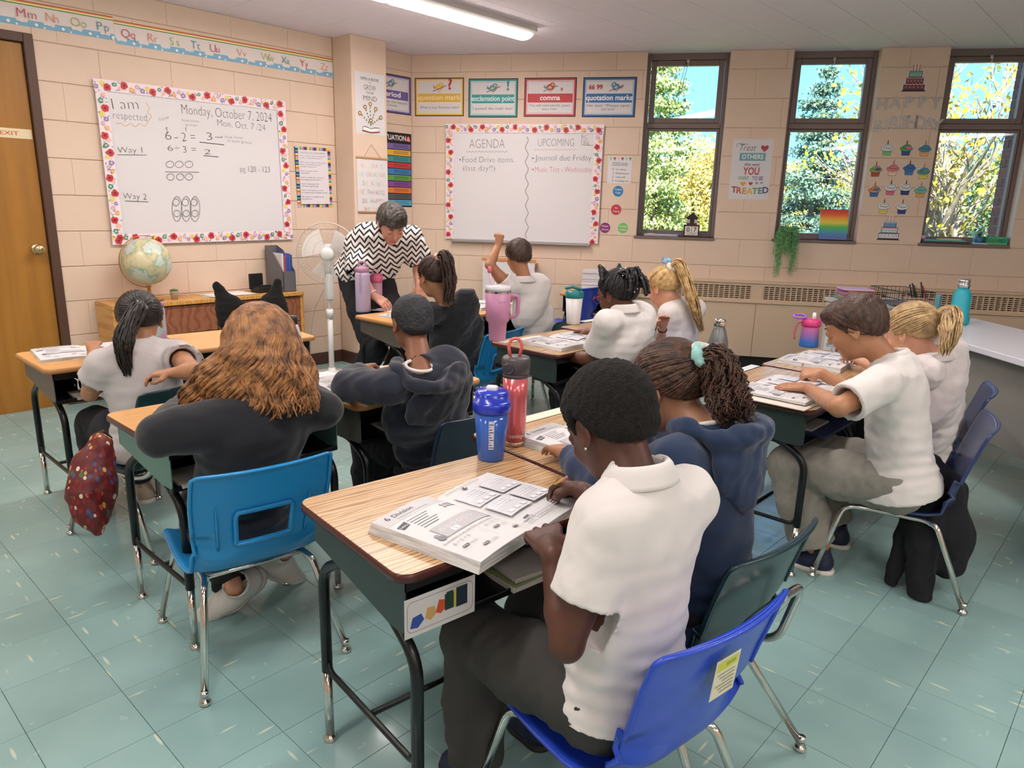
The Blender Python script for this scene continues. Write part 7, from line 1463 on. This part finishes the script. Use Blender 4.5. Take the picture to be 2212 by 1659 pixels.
MB().tube(fillet([side(k, 24, 100), side(k, 44, 102), side(k, 42, 58), side(k, 23, 52)], 9*k, 4), 4.6*k, pk, 10).build('handle', None, r); MB().tube([side(k, -12, 100), side(k, -19, 158)], 2.4*k, mat('pale_pink', '#e6b4c9', .4), 8).build('straw', None, r); MB().lathe(prof(k, [(0, 0), (4, 1), (5, 8), (3, 15), (0, 16)]), mat('hot_pink', '#e0637c', .4), 12, T=Matrix.Translation(side(k, -19, 150))).build('straw_topper', None, r)
p = Pr(); p.text('M', 0, 9*k, 7*k, '#8f5a7c', bold=.02).text('STANLEY', 0, 0, 5*k, '#8f5a7c', width=22*k); p.b.v = [(math.sin(x/(27*k))*27*k, -math.cos(x/(27*k))*27*k, y) for x, y, z in p.b.v]; p.build('lettering', r, Matrix.Translation((0, 0, 84*k)) @ Matrix.Rotation(yaw+.45, 4, 'Z'))
r, k = bottle('shaker_bottle', 1238, 700); tag(r, 'white shaker bottle with teal lid on the desk of the blonde girl', 'bottle'); MB().lathe(prof(k, [(0, 0), (13.5, 0), (14.5, 3), (18.5, 62), (0, 62)]), mat('milky_white', '#dcd9da', .35), 28).build('cup', None, r)
MB().lathe(prof(k, [(19, 60), (19.5, 63), (19.5, 72), (17, 75), (0, 76)]), mat('teal_lid', '#1e7a80', .35), 28).build('lid', None, r); MB().tube([side(k, -20, 80), side(k, -4, 84), side(k, 14, 77)], 3.2*k, mat('teal_lid', '#1e7a80'), 8).build('flip_strap', None, r)
r, k = bottle('steel_bottle', 1545, 806); tag(r, 'grey curved steel bottle with silver cap, behind the curly ponytail', 'bottle'); MB().lathe(prof(k, [(0, 0), (20, 0), (22, 4), (22.5, 50), (20, 76), (14, 98), (11.5, 104), (11.5, 108), (0, 108)]), mat('satin_grey', '#77797c', .35, .5), 32).build('bottle_body', None, r)
MB().lathe(prof(k, [(12, 108), (12.5, 120), (11.5, 124), (0, 124)]), chrome, 28).build('cap', None, r)
p = Pr(); p.text('sara', 0, 0, 9*k, '#d6d8da', width=22*k, shear=.2); p.b.v = [(math.sin(x/(22*k))*22.7*k, -math.cos(x/(22*k))*22.7*k, y) for x, y, z in p.b.v]; p.build('lettering', r, Matrix.Translation((0, 0, 46*k)) @ Matrix.Rotation(yaw+.2, 4, 'Z'))
r, k = bottle('drink_bottle', 785, 673); tag(r, 'lilac insulated bottle at the left corner of the teacher\'s leaning desk', 'bottle'); li = mat('lilac', '#b9a8c6', .35)
MB().lathe(prof(k, [(0, 0), (15, 0), (16, 3), (16, 82), (14.5, 88), (0, 88)]), li, 28).build('bottle_body', None, r); MB().lathe(prof(k, [(14, 88), (14, 100), (0, 101)]), mat('mauve_cap', '#b88ba6', .35), 24).build('cap', None, r); MB().tube(fillet([side(k, -9, 99), side(k, -7, 112), side(k, 7, 112), side(k, 9, 99)], 6*k, 4), 2.4*k, mat('mauve_cap', '#b88ba6'), 8).build('carry_loop', None, r)
p = Pr(); p.text('hydrapeak', 0, 0, 8*k, '#85759a', width=44*k, rot=-PI/2); mx_ = sum(v[0] for v in p.b.v)/len(p.b.v); p.b.v = [(math.sin((x-mx_)/(16*k))*16.2*k, -math.cos((x-mx_)/(16*k))*16.2*k, y) for x, y, z in p.b.v]; p.build('lettering', r, Matrix.Translation((0, 0, 62*k)) @ Matrix.Rotation(yaw-.1, 4, 'Z'))
r, k = bottle('drink_bottle', 814, 664); tag(r, 'pink bottle with brighter pink cap behind the lilac one', 'bottle'); MB().lathe(prof(k, [(0, 0), (12, 0), (12.5, 2), (12.5, 58), (0, 58)]), mat('blush', '#cf9bb0', .35), 26).build('bottle_body', None, r); MB().lathe(prof(k, [(13.5, 57), (13.8, 70), (12, 76), (0, 77)]), mat('bright_pink', '#dd6f93', .3), 26).build('cap', None, r)
r, k = bottle('marbled_bottle', 634, 834); tag(r, 'white marbled bottle with black cap and cord by the long-haired girl', 'bottle'); mb_ = mat('marble', '#d6ccd6', .3, noise=(9, '#7a7280', .62, .72)); MB().lathe(prof(k, [(0, 0), (22, 0), (24, 3), (24, 100), (18, 132), (14, 143), (0, 143)]), mb_, 28).build('bottle_body', None, r)
MB().lathe(prof(k, [(14.5, 141), (15, 144), (15, 156), (13, 160), (0, 161)]), bk, 26).build('cap', None, r); b = MB(); b.tube(bez([side(k, -14, 152), side(k, -24, 156), side(k, -32, 152), side(k, -24, 147), side(k, -14, 150)], 5), 1.2*k, bk, 6).tube(bez([side(k, -30, 152), side(k, -40, 156), side(k, -50, 152), side(k, -42, 146), side(k, -30, 150)], 5), 1.2*k, bk, 6).build('cord_loop', None, r)
r, k = bottle('gradient_bottle', 1746, 748); tag(r, 'pink to blue bottle with flip-up purple ring lid at the back right desk', 'bottle')
gm2 = bpy.data.materials.new('pink_blue_gradient'); gm2.use_nodes = True; t = gm2.node_tree; g = N(t, 'ShaderNodeTexCoord'); s_ = N(t, 'ShaderNodeSeparateXYZ'); r_ = N(t, 'ShaderNodeValToRGB'); t.links.new(g.outputs['Generated'], s_.inputs[0]); t.links.new(s_.outputs[2], r_.inputs[0]); t.links.new(r_.outputs[0], t.nodes['Principled BSDF'].inputs['Base Color']); r_.color_ramp.elements[0].color = lin('#3f78d0'); r_.color_ramp.elements[1].color = lin('#d674b0'); t.nodes['Principled BSDF'].inputs['Roughness'].default_value = .3; r_.color_ramp.elements[0].position = .25; r_.color_ramp.elements[1].position = .9
MB().lathe(prof(k, [(0, 0), (19, 0), (20, 3), (17, 45), (18, 48), (0, 48)]), gm2, 28).build('bottle_body', None, r); hp2 = mat('magenta_plastic', '#d0407c', .3); MB().lathe(prof(k, [(19, 46), (20, 50), (20, 60), (17, 63), (0, 63)]), hp2, 28).build('lid', None, r)
MB().tube([side(k, -26+13*math.cos(a), 68+3*math.sin(a), 8*math.sin(a)) for a in np.linspace(0, 2*PI, 22)], 2.6*k, mat('purple_clear', '#a66cc0', .2), 8).build('flip_ring', None, r); MB().lathe(prof(k, [(4.5, 60), (3.5, 76), (0, 77)]), whiteplas, 12, T=Matrix.Translation(side(k, 5, 0))).build('spout', None, r); MB().tube(bez([side(k, -16, 58), side(k, -28, 52), side(k, -33, 34), side(k, -32, 16)], 5), 2.6*k, mat('strap_pink', '#b8606c', .6), 6, flat=(0, 1, 0)).build('wrist_strap', None, r)
r, k = bottle('drink_bottle', 2068, 700, .745); tag(r, 'bright turquoise bottle with silver cap on the teacher desk', 'bottle'); MB().lathe(prof(k, [(0, 0), (18, 0), (21, 4), (21.5, 14), (18, 20), (17.5, 66), (13, 76), (11, 80), (0, 80)]), mat('turquoise_sleeve', '#1fa6b8', .45), 30).build('bottle_body', None, r); MB().lathe(prof(k, [(10.5, 79), (10.5, 84), (12, 85), (12, 91), (9, 92), (11, 94), (11, 101), (0, 102)]), chrome, 26).build('cap', None, r)
q = atz(343, 735, .66); r = empty('drink_bottle', Matrix.Translation(q)); k = float(((np.array(q)-_O)@_fw)/FPX); tag(r, 'lilac and turquoise patterned bottle behind the black-haired ponytail', 'bottle'); MB().lathe(prof(k, [(0, 0), (16, 0), (17, 3), (17, 70), (15, 76), (0, 76)]), mat('pastel_swirl', '#a98fc6', .4, noise=(14, '#8fc0c9', .4, .6)), 26).build('bottle_body', None, r); MB().lathe(prof(k, [(16, 75), (16, 86), (0, 88)]), mat('violet_cap', '#8a6ab8', .4), 24).build('cap', None, r)
# ---- what lies in the open trays
def intray(k, x, y, w, h, th, c, label, dz=0, rz=0, name='exercise_book'):
    d = DK[k]; M_ = Matrix.Translation(d.location) @ Matrix.Rotation(d.rotation_euler.z, 4, 'Z') @ Matrix.Translation((x, y, .516+dz)) @ Matrix.Rotation(rz, 4, 'Z'); tag(MB().box((-w/2, -h/2, 0), (w/2, h/2, th), ink(c), bev=min(.001, th*.3)).build(name, None, None, M_), label, 'book', 'books and folders in the desk trays')
intray('1', .10, -.07, .22, .28, .014, '#d9d6d2', 'thick white booklet in the tray of the foreground desk'); intray('1', .09, -.075, .21, .27, .006, '#8f9a6a', 'olive folder on the white booklet in the foreground tray', .0145, .05); intray('1', .11, -.08, .21, .27, .010, '#cfcac6', 'pale booklet on top in the foreground tray', .021, -.06)
intray('2', -.14, -.07, .22, .27, .012, '#cfc4ba', 'cream booklet in the tray of the sage green desk'); intray('2b', -.02, -.07, .22, .27, .012, '#d6d2d0', 'white papers in the tray beside the navy hoodie'); intray('2b', .06, -.05, .16, .2, .016, '#8f2430', 'dark red folder in the tray beside the navy hoodie', .013)
intray('3', -.08, -.07, .24, .27, .010, '#c9c0bc', 'white folder in the tray of the leftmost desk'); intray('3', .02, -.06, .26, .25, .03, '#7c2626', 'dark red pouch in the tray of the leftmost desk', .011); intray('5', .14, -.06, .24, .28, .012, '#cbc7c2', 'white booklets in the tray under the open workbook of the tumbler desk'); intray('5', .15, -.06, .23, .27, .012, '#1f4a38', 'dark green exercise book on the booklets in that tray', .013, .06)
intray('6', .02, -.09, .3, .27, .012, '#22305a', 'navy folder in the tray of the binder desk'); intray('6', -.02, -.14, .18, .05, .008, '#b9b6b8', 'grey label strip on the navy folder', .0125); intray('3b', .2, -.08, .12, .12, .03, '#a9a3b8', 'plastic pouch in the tray of the empty desk')
# ---- stack of papers on the spare desk
for i in range(8):
    tag(MB().box((-.12, -.15, 0), (.12, .15, .0215), ink(['#d9d6d6', '#cfccce', '#d6d2d2'][i % 3]), bev=.002).build('workbook_stack', None, None, xf((d7.location.x+.02+.004*math.sin(i*2.1), d7.location.y-.01+.004*math.cos(i*3), .6605+.0225*i), -1.0+.03*math.sin(i*1.7))), 'white workbook, %s of the tall stack on the spare desk' % ['lowest', 'second from the bottom', 'third', 'fourth', 'fifth', 'sixth', 'seventh', 'topmost'][i], 'book', 'stacked workbooks on the spare desk')
# ---- small things on the teacher's desk and cabinet
r = empty('wire_basket', cab.matrix_world @ Matrix.Translation((.12, .22, .80))); tag(r, 'black wire basket on the grey cabinet behind the boy', 'basket'); b = MB(); Wb, Db, Hb = .34, .22, .09; wr_ = mat('black_wire', '#1a1a1d', .4)
for z_ in (0, .045, Hb): b.tube([(0, 0, z_), (Wb, 0, z_), (Wb, Db, z_), (0, Db, z_), (0, 0, z_)], .0022, wr_, 5)
for i in range(15): x = Wb*i/14; b.tube([(x, 0, Hb), (x, 0, 0), (x, Db, 0), (x, Db, Hb)], .0014, wr_, 4)
for i in range(9): y = Db*i/8; b.tube([(0, y, Hb), (0, y, 0), (Wb, y, 0), (Wb, y, Hb)], .0014, wr_, 4)
tag(b.build('wire_frame', None, r), kind='stuff')
for i, c in enumerate(['#7f9a72', '#c9b86a', '#5f86a8', '#c9807a', '#b06ab0', '#d99a5a', '#d6b0d0']): tag(MB().box((0, 0, 0), (.15, .19, .009), ink(c), bev=.001).build('booklet', None, None, cab.matrix_world @ xf((.0+.005*i, .04+.01*(i % 2), .803+.0098*i), -.15+.08*(i % 3))), '%s booklet, %s in the pile on the grey cabinet' % (['sage green', 'straw', 'blue', 'dusty pink', 'violet', 'orange', 'pale pink'][i], ['lowest', 'second', 'third', 'fourth', 'fifth', 'sixth', 'topmost'][i]), 'book', 'booklets on the grey cabinet')
q = atz(1985, 668, .745); Mq = Matrix.Translation((q.x, q.y, .745)); r = empty('pen_organiser', Mq); tag(r, 'cardboard desk organiser holding pens on the teacher desk', 'organiser'); MB().box((-.09, -.05, 0), (.11, .05, .075), mat('card_box', '#c9a68f', .7), bev=.003).build('box', None, r)
for i, (dx_, c, L) in enumerate(((-.05, '#1d2236', .13), (-.03, '#24242a', .14), (-.0, '#c9a23c', .12), (.02, '#2b2b30', .15), (.04, '#a83038', .12), (-.015, '#23305c', .125))): p0 = Vector((q.x, q.y, .80))+rh*dx_; tag(MB().tube([p0, p0+Vector((0, 0, L*.8))-rh*.035+th_*.01*(i % 3)], .005, ink(c), 8).build('pen', None, None), '%s pen standing in the cardboard organiser' % ['navy', 'black', 'mustard', 'long black', 'red', 'dark blue'][i], 'pen', 'pens in the organiser')
q2 = atz(2022, 676, .745); tag(MB().box((-.012, -.02, 0), (.014, .02, .115), ink('#5fa9b5'), bev=.003).build('glue_stick', None, None, Matrix.Translation((q2.x, q2.y, .745))), 'small turquoise glue stick beside the organiser', 'glue')
# ---- black hoodie hung on the right-hand chair
S = Sdf((-1.0, 2.2, .0), (.1, 3.3, .85), .008); dd = 2.66
S.chain([D3(2010, 1000, dd), D3(2030, 1060, dd-.03), D3(2042, 1150, dd-.04), D3(2045, 1215, dd-.04)], [.035, .075, .085, .06], .04); S.chain([D3(1985, 1075, dd), D3(2000, 1130, dd-.05), D3(2005, 1200, dd-.05)], [.05, .07, .05], .04)
S.chain([D3(1995, 1090, dd-.06), D3(1990, 1180, dd-.08), D3(1988, 1245, dd-.08), D3(1986, 1292, dd-.08)], [.045, .05, .042, .040], .02); S.chain([D3(1972, 1080, dd), D3(1950, 1160, dd), D3(1932, 1225, dd), D3(1925, 1262, dd)], [.03, .032, .026, .020], .01); S.wrinkle(.006, .08, 4)
pc_, qc_ = S.mesh((-.45, 2.65, 0)); r = empty('hung_hoodie', Vector((-.45, 2.65, 0))); tag(r, 'black hoodie hanging over the back of the navy chair at the right', 'clothing'); obj('cloth_body', npmesh('cloth_body', pc_, qc_, [mat('hoodie_black', '#14151c', .95, bump=(250, .3, .001))]), r)
# ---- red patterned jacket or bag on the ponytailed girl's chair
redm = bpy.data.materials.new('red_candy_print'); redm.use_nodes = True; t = redm.node_tree; b_ = t.nodes['Principled BSDF']; b_.inputs['Roughness'].default_value = .55; g = N(t, 'ShaderNodeTexCoord'); mp_ = N(t, 'ShaderNodeMapping'); mp_.inputs['Scale'].default_value = (1, 1, .6); v_ = N(t, 'ShaderNodeTexVoronoi', inputs={'Scale': 60.0}); r_ = N(t, 'ShaderNodeValToRGB'); lt = N(t, 'ShaderNodeMath', operation='LESS_THAN'); lt.inputs[1].default_value = .42
r_.color_ramp.interpolation = 'CONSTANT'; el = r_.color_ramp.elements; el[0].color = lin('#7c1a1e'); el[1].position = .35; el[1].color = lin('#c9a24a')
for ps, c in ((.5, '#8c1f22'), (.62, '#4a4a7c'), (.74, '#d9c9b0'), (.84, '#b8512e'), (.92, '#3f6a44')): q = el.new(ps); q.color = lin(c)
sx_ = N(t, 'ShaderNodeSeparateColor'); t.links.new(g.outputs['Object'], mp_.inputs[0]); t.links.new(mp_.outputs[0], v_.inputs['Vector']); t.links.new(v_.outputs['Color'], sx_.inputs[0]); t.links.new(sx_.outputs[0], r_.inputs[0]); t.links.new(v_.outputs['Distance'], lt.inputs[0]); mx = N(t, 'ShaderNodeMix', data_type='RGBA'); mx.inputs[6].default_value = lin('#5f1518'); t.links.new(lt.outputs[0], mx.inputs[0]); t.links.new(r_.outputs[0], mx.inputs[7]); t.links.new(mx.outputs[2], b_.inputs['Base Color'])
cc = D3(195, 1050, 2.5); S = Sdf(cc-.35, cc+.35, .007); S.chain([D3(212, 955, 2.52), D3(196, 1010, 2.50), D3(190, 1060, 2.48), D3(200, 1110, 2.48), D3(212, 1148, 2.48)], [.030, .052, .058, .046, .012], .05); S.chain([D3(222, 960, 2.5), D3(225, 1050, 2.5), D3(222, 1105, 2.5)], [.03, .04, .02], .03); S.wrinkle(.004, .06, 6, (1, 1, 1.5)); pc_, qc_ = S.mesh((cc[0], cc[1], 0))
r = empty('patterned_bag', Vector((cc[0], cc[1], 0))); tag(r, 'red bag printed with coloured sweets hanging from the ponytailed girl\'s chair', 'bag'); obj('bag_body', npmesh('bag_body', pc_, qc_, [redm]), r); MB().tube([Vector(D3(200, 945, 2.52)-V3((cc[0], cc[1], 0))), Vector(D3(222, 935, 2.56)-V3((cc[0], cc[1], 0))), Vector(D3(236, 948, 2.60)-V3((cc[0], cc[1], 0)))], .012, mat('bag_strap', '#3a1414', .7), 8).build('strap', None, r)
# ================================================================== OUTSIDE
grass = mat('grass', '#6f8a3e', .9, noise=(1.5, '#8a9a4a', .35, .65)); tag(MB().box((-45, 4.2, -.5), (35, 70, -.3), grass).build('lawn', None, None, Matrix.Identity(4)), kind='structure')
struct('roof', MB().box((-5.7, -4.3, HC+.06), (4.6, 4.0, HC+.3), plain).add([(LX-.3, 3.9, HC+.06), (4.6, 3.9, HC+.06), (4.6, 8.6, HC+.06), (2.6, 8.95, HC+.06), (LX-.3, 4.25, HC+.06), (LX-.3, 3.9, HC+.3), (4.6, 3.9, HC+.3), (4.6, 8.6, HC+.3), (2.6, 8.95, HC+.3), (LX-.3, 4.25, HC+.3)], [(4, 3, 2, 1, 0), (5, 6, 7, 8, 9), (3, 4, 9, 8), (2, 3, 8, 7), (0, 1, 6, 5), (1, 2, 7, 6), (4, 0, 5, 9)], plain).build('roof'))
brick_m = mat('red_brick', '#8a4a3f', .85, noise=(20, '#6f372f', .35, .65)); mort = mat('brick_mortar', '#857870', .95)
for n_, (s0, s1, out) in enumerate(((3.752, 4.1, .14), (4.866, 5.25, .26))):
    r = empty('brick_pier', BW(s0, 0)); r['kind'] = 'structure'; MB().box((.004, 0, -.2-out), (s1-s0, HC+.3, -.201), mort).build('mortar_core', None, r)
    me = {}; Mf = _wm(Vector((0, 0, 1)), Vector((-1, 0, 0)), Vector((.004, 0, -.2-out)))
    Mf = Matrix(((0, 0, -1, .004), (0, 1, 0, 0), (1, 0, 0, -.2-out), (0, 0, 0, 1)))
    brickwork(r, out, .9, HC+.2, [], 0, lambda s, z: Mf @ Matrix.Translation((s, z, 0)), .21, .075, .009, .006, brick_m, name='brick', zj=.9, vgap=.5)
def leafmat(n, c1, c2): return mat(n, c1, .7, noise=(2.4, c2, .38, .62), spec=.2)
def cards(b, P, sz, m, rg):
    b.cards = getattr(b, 'cards', []); b.cards.append((np.array([tuple(p) for p in P]), sz, m))
def buildcards(b, name, r, seed=1):
    rs = np.random.RandomState(seed); P, sz, m = b.cards[0]; n = len(P); d = rs.normal(size=(n, 3)); d /= np.linalg.norm(d, axis=1)[:, None]; u = np.cross(d, rs.normal(size=(n, 3))); u /= np.linalg.norm(u, axis=1)[:, None]; v = np.cross(d, u); s = (sz*rs.uniform(.6, 1.3, n))[:, None]
    V = np.stack([P-u*s*.5, P+v*s*.32, P+u*s*.6, P-v*s*.32], 1).reshape(-1, 3); return obj(name, npmesh(name, V, np.arange(4*n).reshape(-1, 4), [m]), r)
def tree(px, dist, ztop, w, kind, c1, c2, label, n=5000, seed=1, zb=.2, leaf=.1, trunkc='#5d5048', py=300):
    q = atd(px, py, dist); base = Vector((q.x, q.y, -.3)); r = empty('tree', Matrix.Translation(base)); tag(r, label, 'tree', 'trees outside the windows'); rg = random.Random(seed); m = leafmat('leaf_'+label.split()[0]+str(seed), c1, c2); H = ztop+.3; P = []; tm = mat('bark_'+trunkc[1:], trunkc, .9, noise=(14, '#8d8278', .4, .6)); tb = MB()
    if kind == 'conifer':
        tb.tube([(0, 0, 0), (0, 0, H*.98)], [.05*w, .01], tm, 8); L = int(H/.28)
        for k in range(L):
            z = zb+(H-zb)*k/L; R = w*(1-(z-zb)/(H-zb))**.8*rg.uniform(.8, 1.1)
            for j in range(7):
                a = rg.uniform(0, 2*PI); e_ = Vector((math.cos(a)*R, math.sin(a)*R, z-.16*R)); tb.tube([(0, 0, z), tuple(e_)], [.018, .004], tm, 4, cap=False)
                for i in range(max(6, int(n*R/w/L/3.2))): t_ = rg.uniform(.15, 1); s_ = .16*R+.05; P.append((e_.x*t_+rg.gauss(0, s_*.6), e_.y*t_+rg.gauss(0, s_*.6), z-.16*R*t_+rg.gauss(0, .06)))
    else:
        bl = []
        tb.tube([(0, 0, 0), (rg.uniform(-.1, .1), 0, H*.35)], [.06*w, .04*w], tm, 8)
        for k in range(26 if kind != 'bush' else 18): a = rg.uniform(0, 2*PI); R = w*math.sqrt(rg.random())*.8; z = zb+(H-zb)*(rg.random()**.8)*(1-.35*(R/w)**2); bl.append((math.cos(a)*R, math.sin(a)*R, z, w*rg.uniform(.22, .4))); tb.tube(bez([(0, 0, H*.25*rg.random()), (math.cos(a)*R*.4, math.sin(a)*R*.4, z*.65), (math.cos(a)*R, math.sin(a)*R, z)], 3), [.02*w*(1-i/8) + .008 for i in range(7)], tm, 5, cap=False)
        for i in range(n): c = rg.choice(bl); d = Vector((rg.gauss(0, 1), rg.gauss(0, 1), rg.gauss(0, .8))).normalized()*c[3]*rg.uniform(.7, 1.1); P.append((c[0]+d.x, c[1]+d.y, c[2]+d.z))
    b = MB(); cards(b, P, leaf, m, rg); tag(buildcards(b, 'foliage', r, seed), kind='stuff'); tb.build('trunk', None, r); return r
tree(1424, 11, 5.2, .75, 'conifer', '#9db06a', '#cbd08c', 'pale green narrow conifer at the left side of the left window', 26000, 1, .0, .06)
tree(1492, 21, 3.0, 2.6, 'round', '#cdb560', '#e0cf82', 'golden autumn tree in the middle of the left window', 22000, 2, .3, .10)
tree(1560, 24, 3.4, 2.4, 'round', '#a3ac66', '#cfc57c', 'yellow green tree at the right side of the left window', 20000, 3, .2, .11)
tree(1475, 13, .95, 1.5, 'bush', '#6a7548', '#98984a', 'olive bush low in the left window', 12000, 4, 0, .07)
tree(1770, 15, 4.45, 1.45, 'conifer', '#5c7a6c', '#82a08a', 'tall blue spruce in the middle window', 36000, 5, .1, .07)
tree(1850, 20, 2.9, 2.2, 'round', '#b5a862', '#d6cc88', 'yellow tree at the right side of the middle window', 20000, 6, .3, .10)
tree(1700, 22, 2.9, 2.4, 'round', '#96a04a', '#c0b84e', 'light green tree at the left side of the middle window', 18000, 7, .2, .10)
tree(1745, 10, 1.15, 1.5, 'bush', '#5f7a74', '#7f958c', 'blue green shrub at the foot of the middle window', 16000, 8, 0, .055)
tree(2080, 14, 2.6, 3.0, 'bush', '#44603f', '#6b7f45', 'dense dark hedge behind the pale branched tree', 24000, 9, .0, .075)
# pale branched tree of the right-hand window
q = atd(2062, 300, 8.5); r = empty('tree', Matrix.Translation((q.x, q.y, -.3))); tag(r, 'tree with pale forked trunks and thin branches in the right window', 'tree', 'trees outside the windows'); rg = random.Random(21); pb = mat('pale_bark', '#b9aa98', .85, noise=(12, '#8f8272', .4, .65)); b = MB(); tips = []
def br(p, d, L, R, dep_):
    n = 4; pts = [p]; 
    for i in range(n): d = (d+Vector((rg.gauss(0, .12), rg.gauss(0, .12), rg.gauss(.03, .08)))).normalized(); pts.append(pts[-1]+d*L/n)
    b.tube(pts, [R*(1-.4*i/n) for i in range(n+1)], pb, 6 if R > .02 else 4, cap=False)
    if dep_ == 0: tips.extend(pts[2:]); return
    for i in range(3 if dep_ > 1 else 4): dn = (d+Vector((rg.gauss(0, .45), rg.gauss(0, .45), rg.gauss(.1, .3)))).normalized(); br(pts[rg.choice([2, 3, 4])], dn, L*rg.uniform(.55, .8), R*.52, dep_-1)
for a in range(7): an = rg.uniform(0, 2*PI); br(Vector((math.cos(an)*.12, math.sin(an)*.12, 0)), Vector((math.cos(an)*.35, math.sin(an)*.35, 1)).normalized(), 1.5, .075, 4)
b.build('trunk', None, r); P = []
for t_ in tips:
    for i in range(3): P.append((t_.x+rg.gauss(0, .15), t_.y+rg.gauss(0, .15), t_.z+rg.gauss(0, .12)))
lf = MB(); cards(lf, [p for p in P if rg.random() < .30 and p[2] > 1.0], .07, leafmat('leaf_gold', '#c9b03a', '#e0cc50'), rg); tag(buildcards(lf, 'foliage', r), kind='stuff')
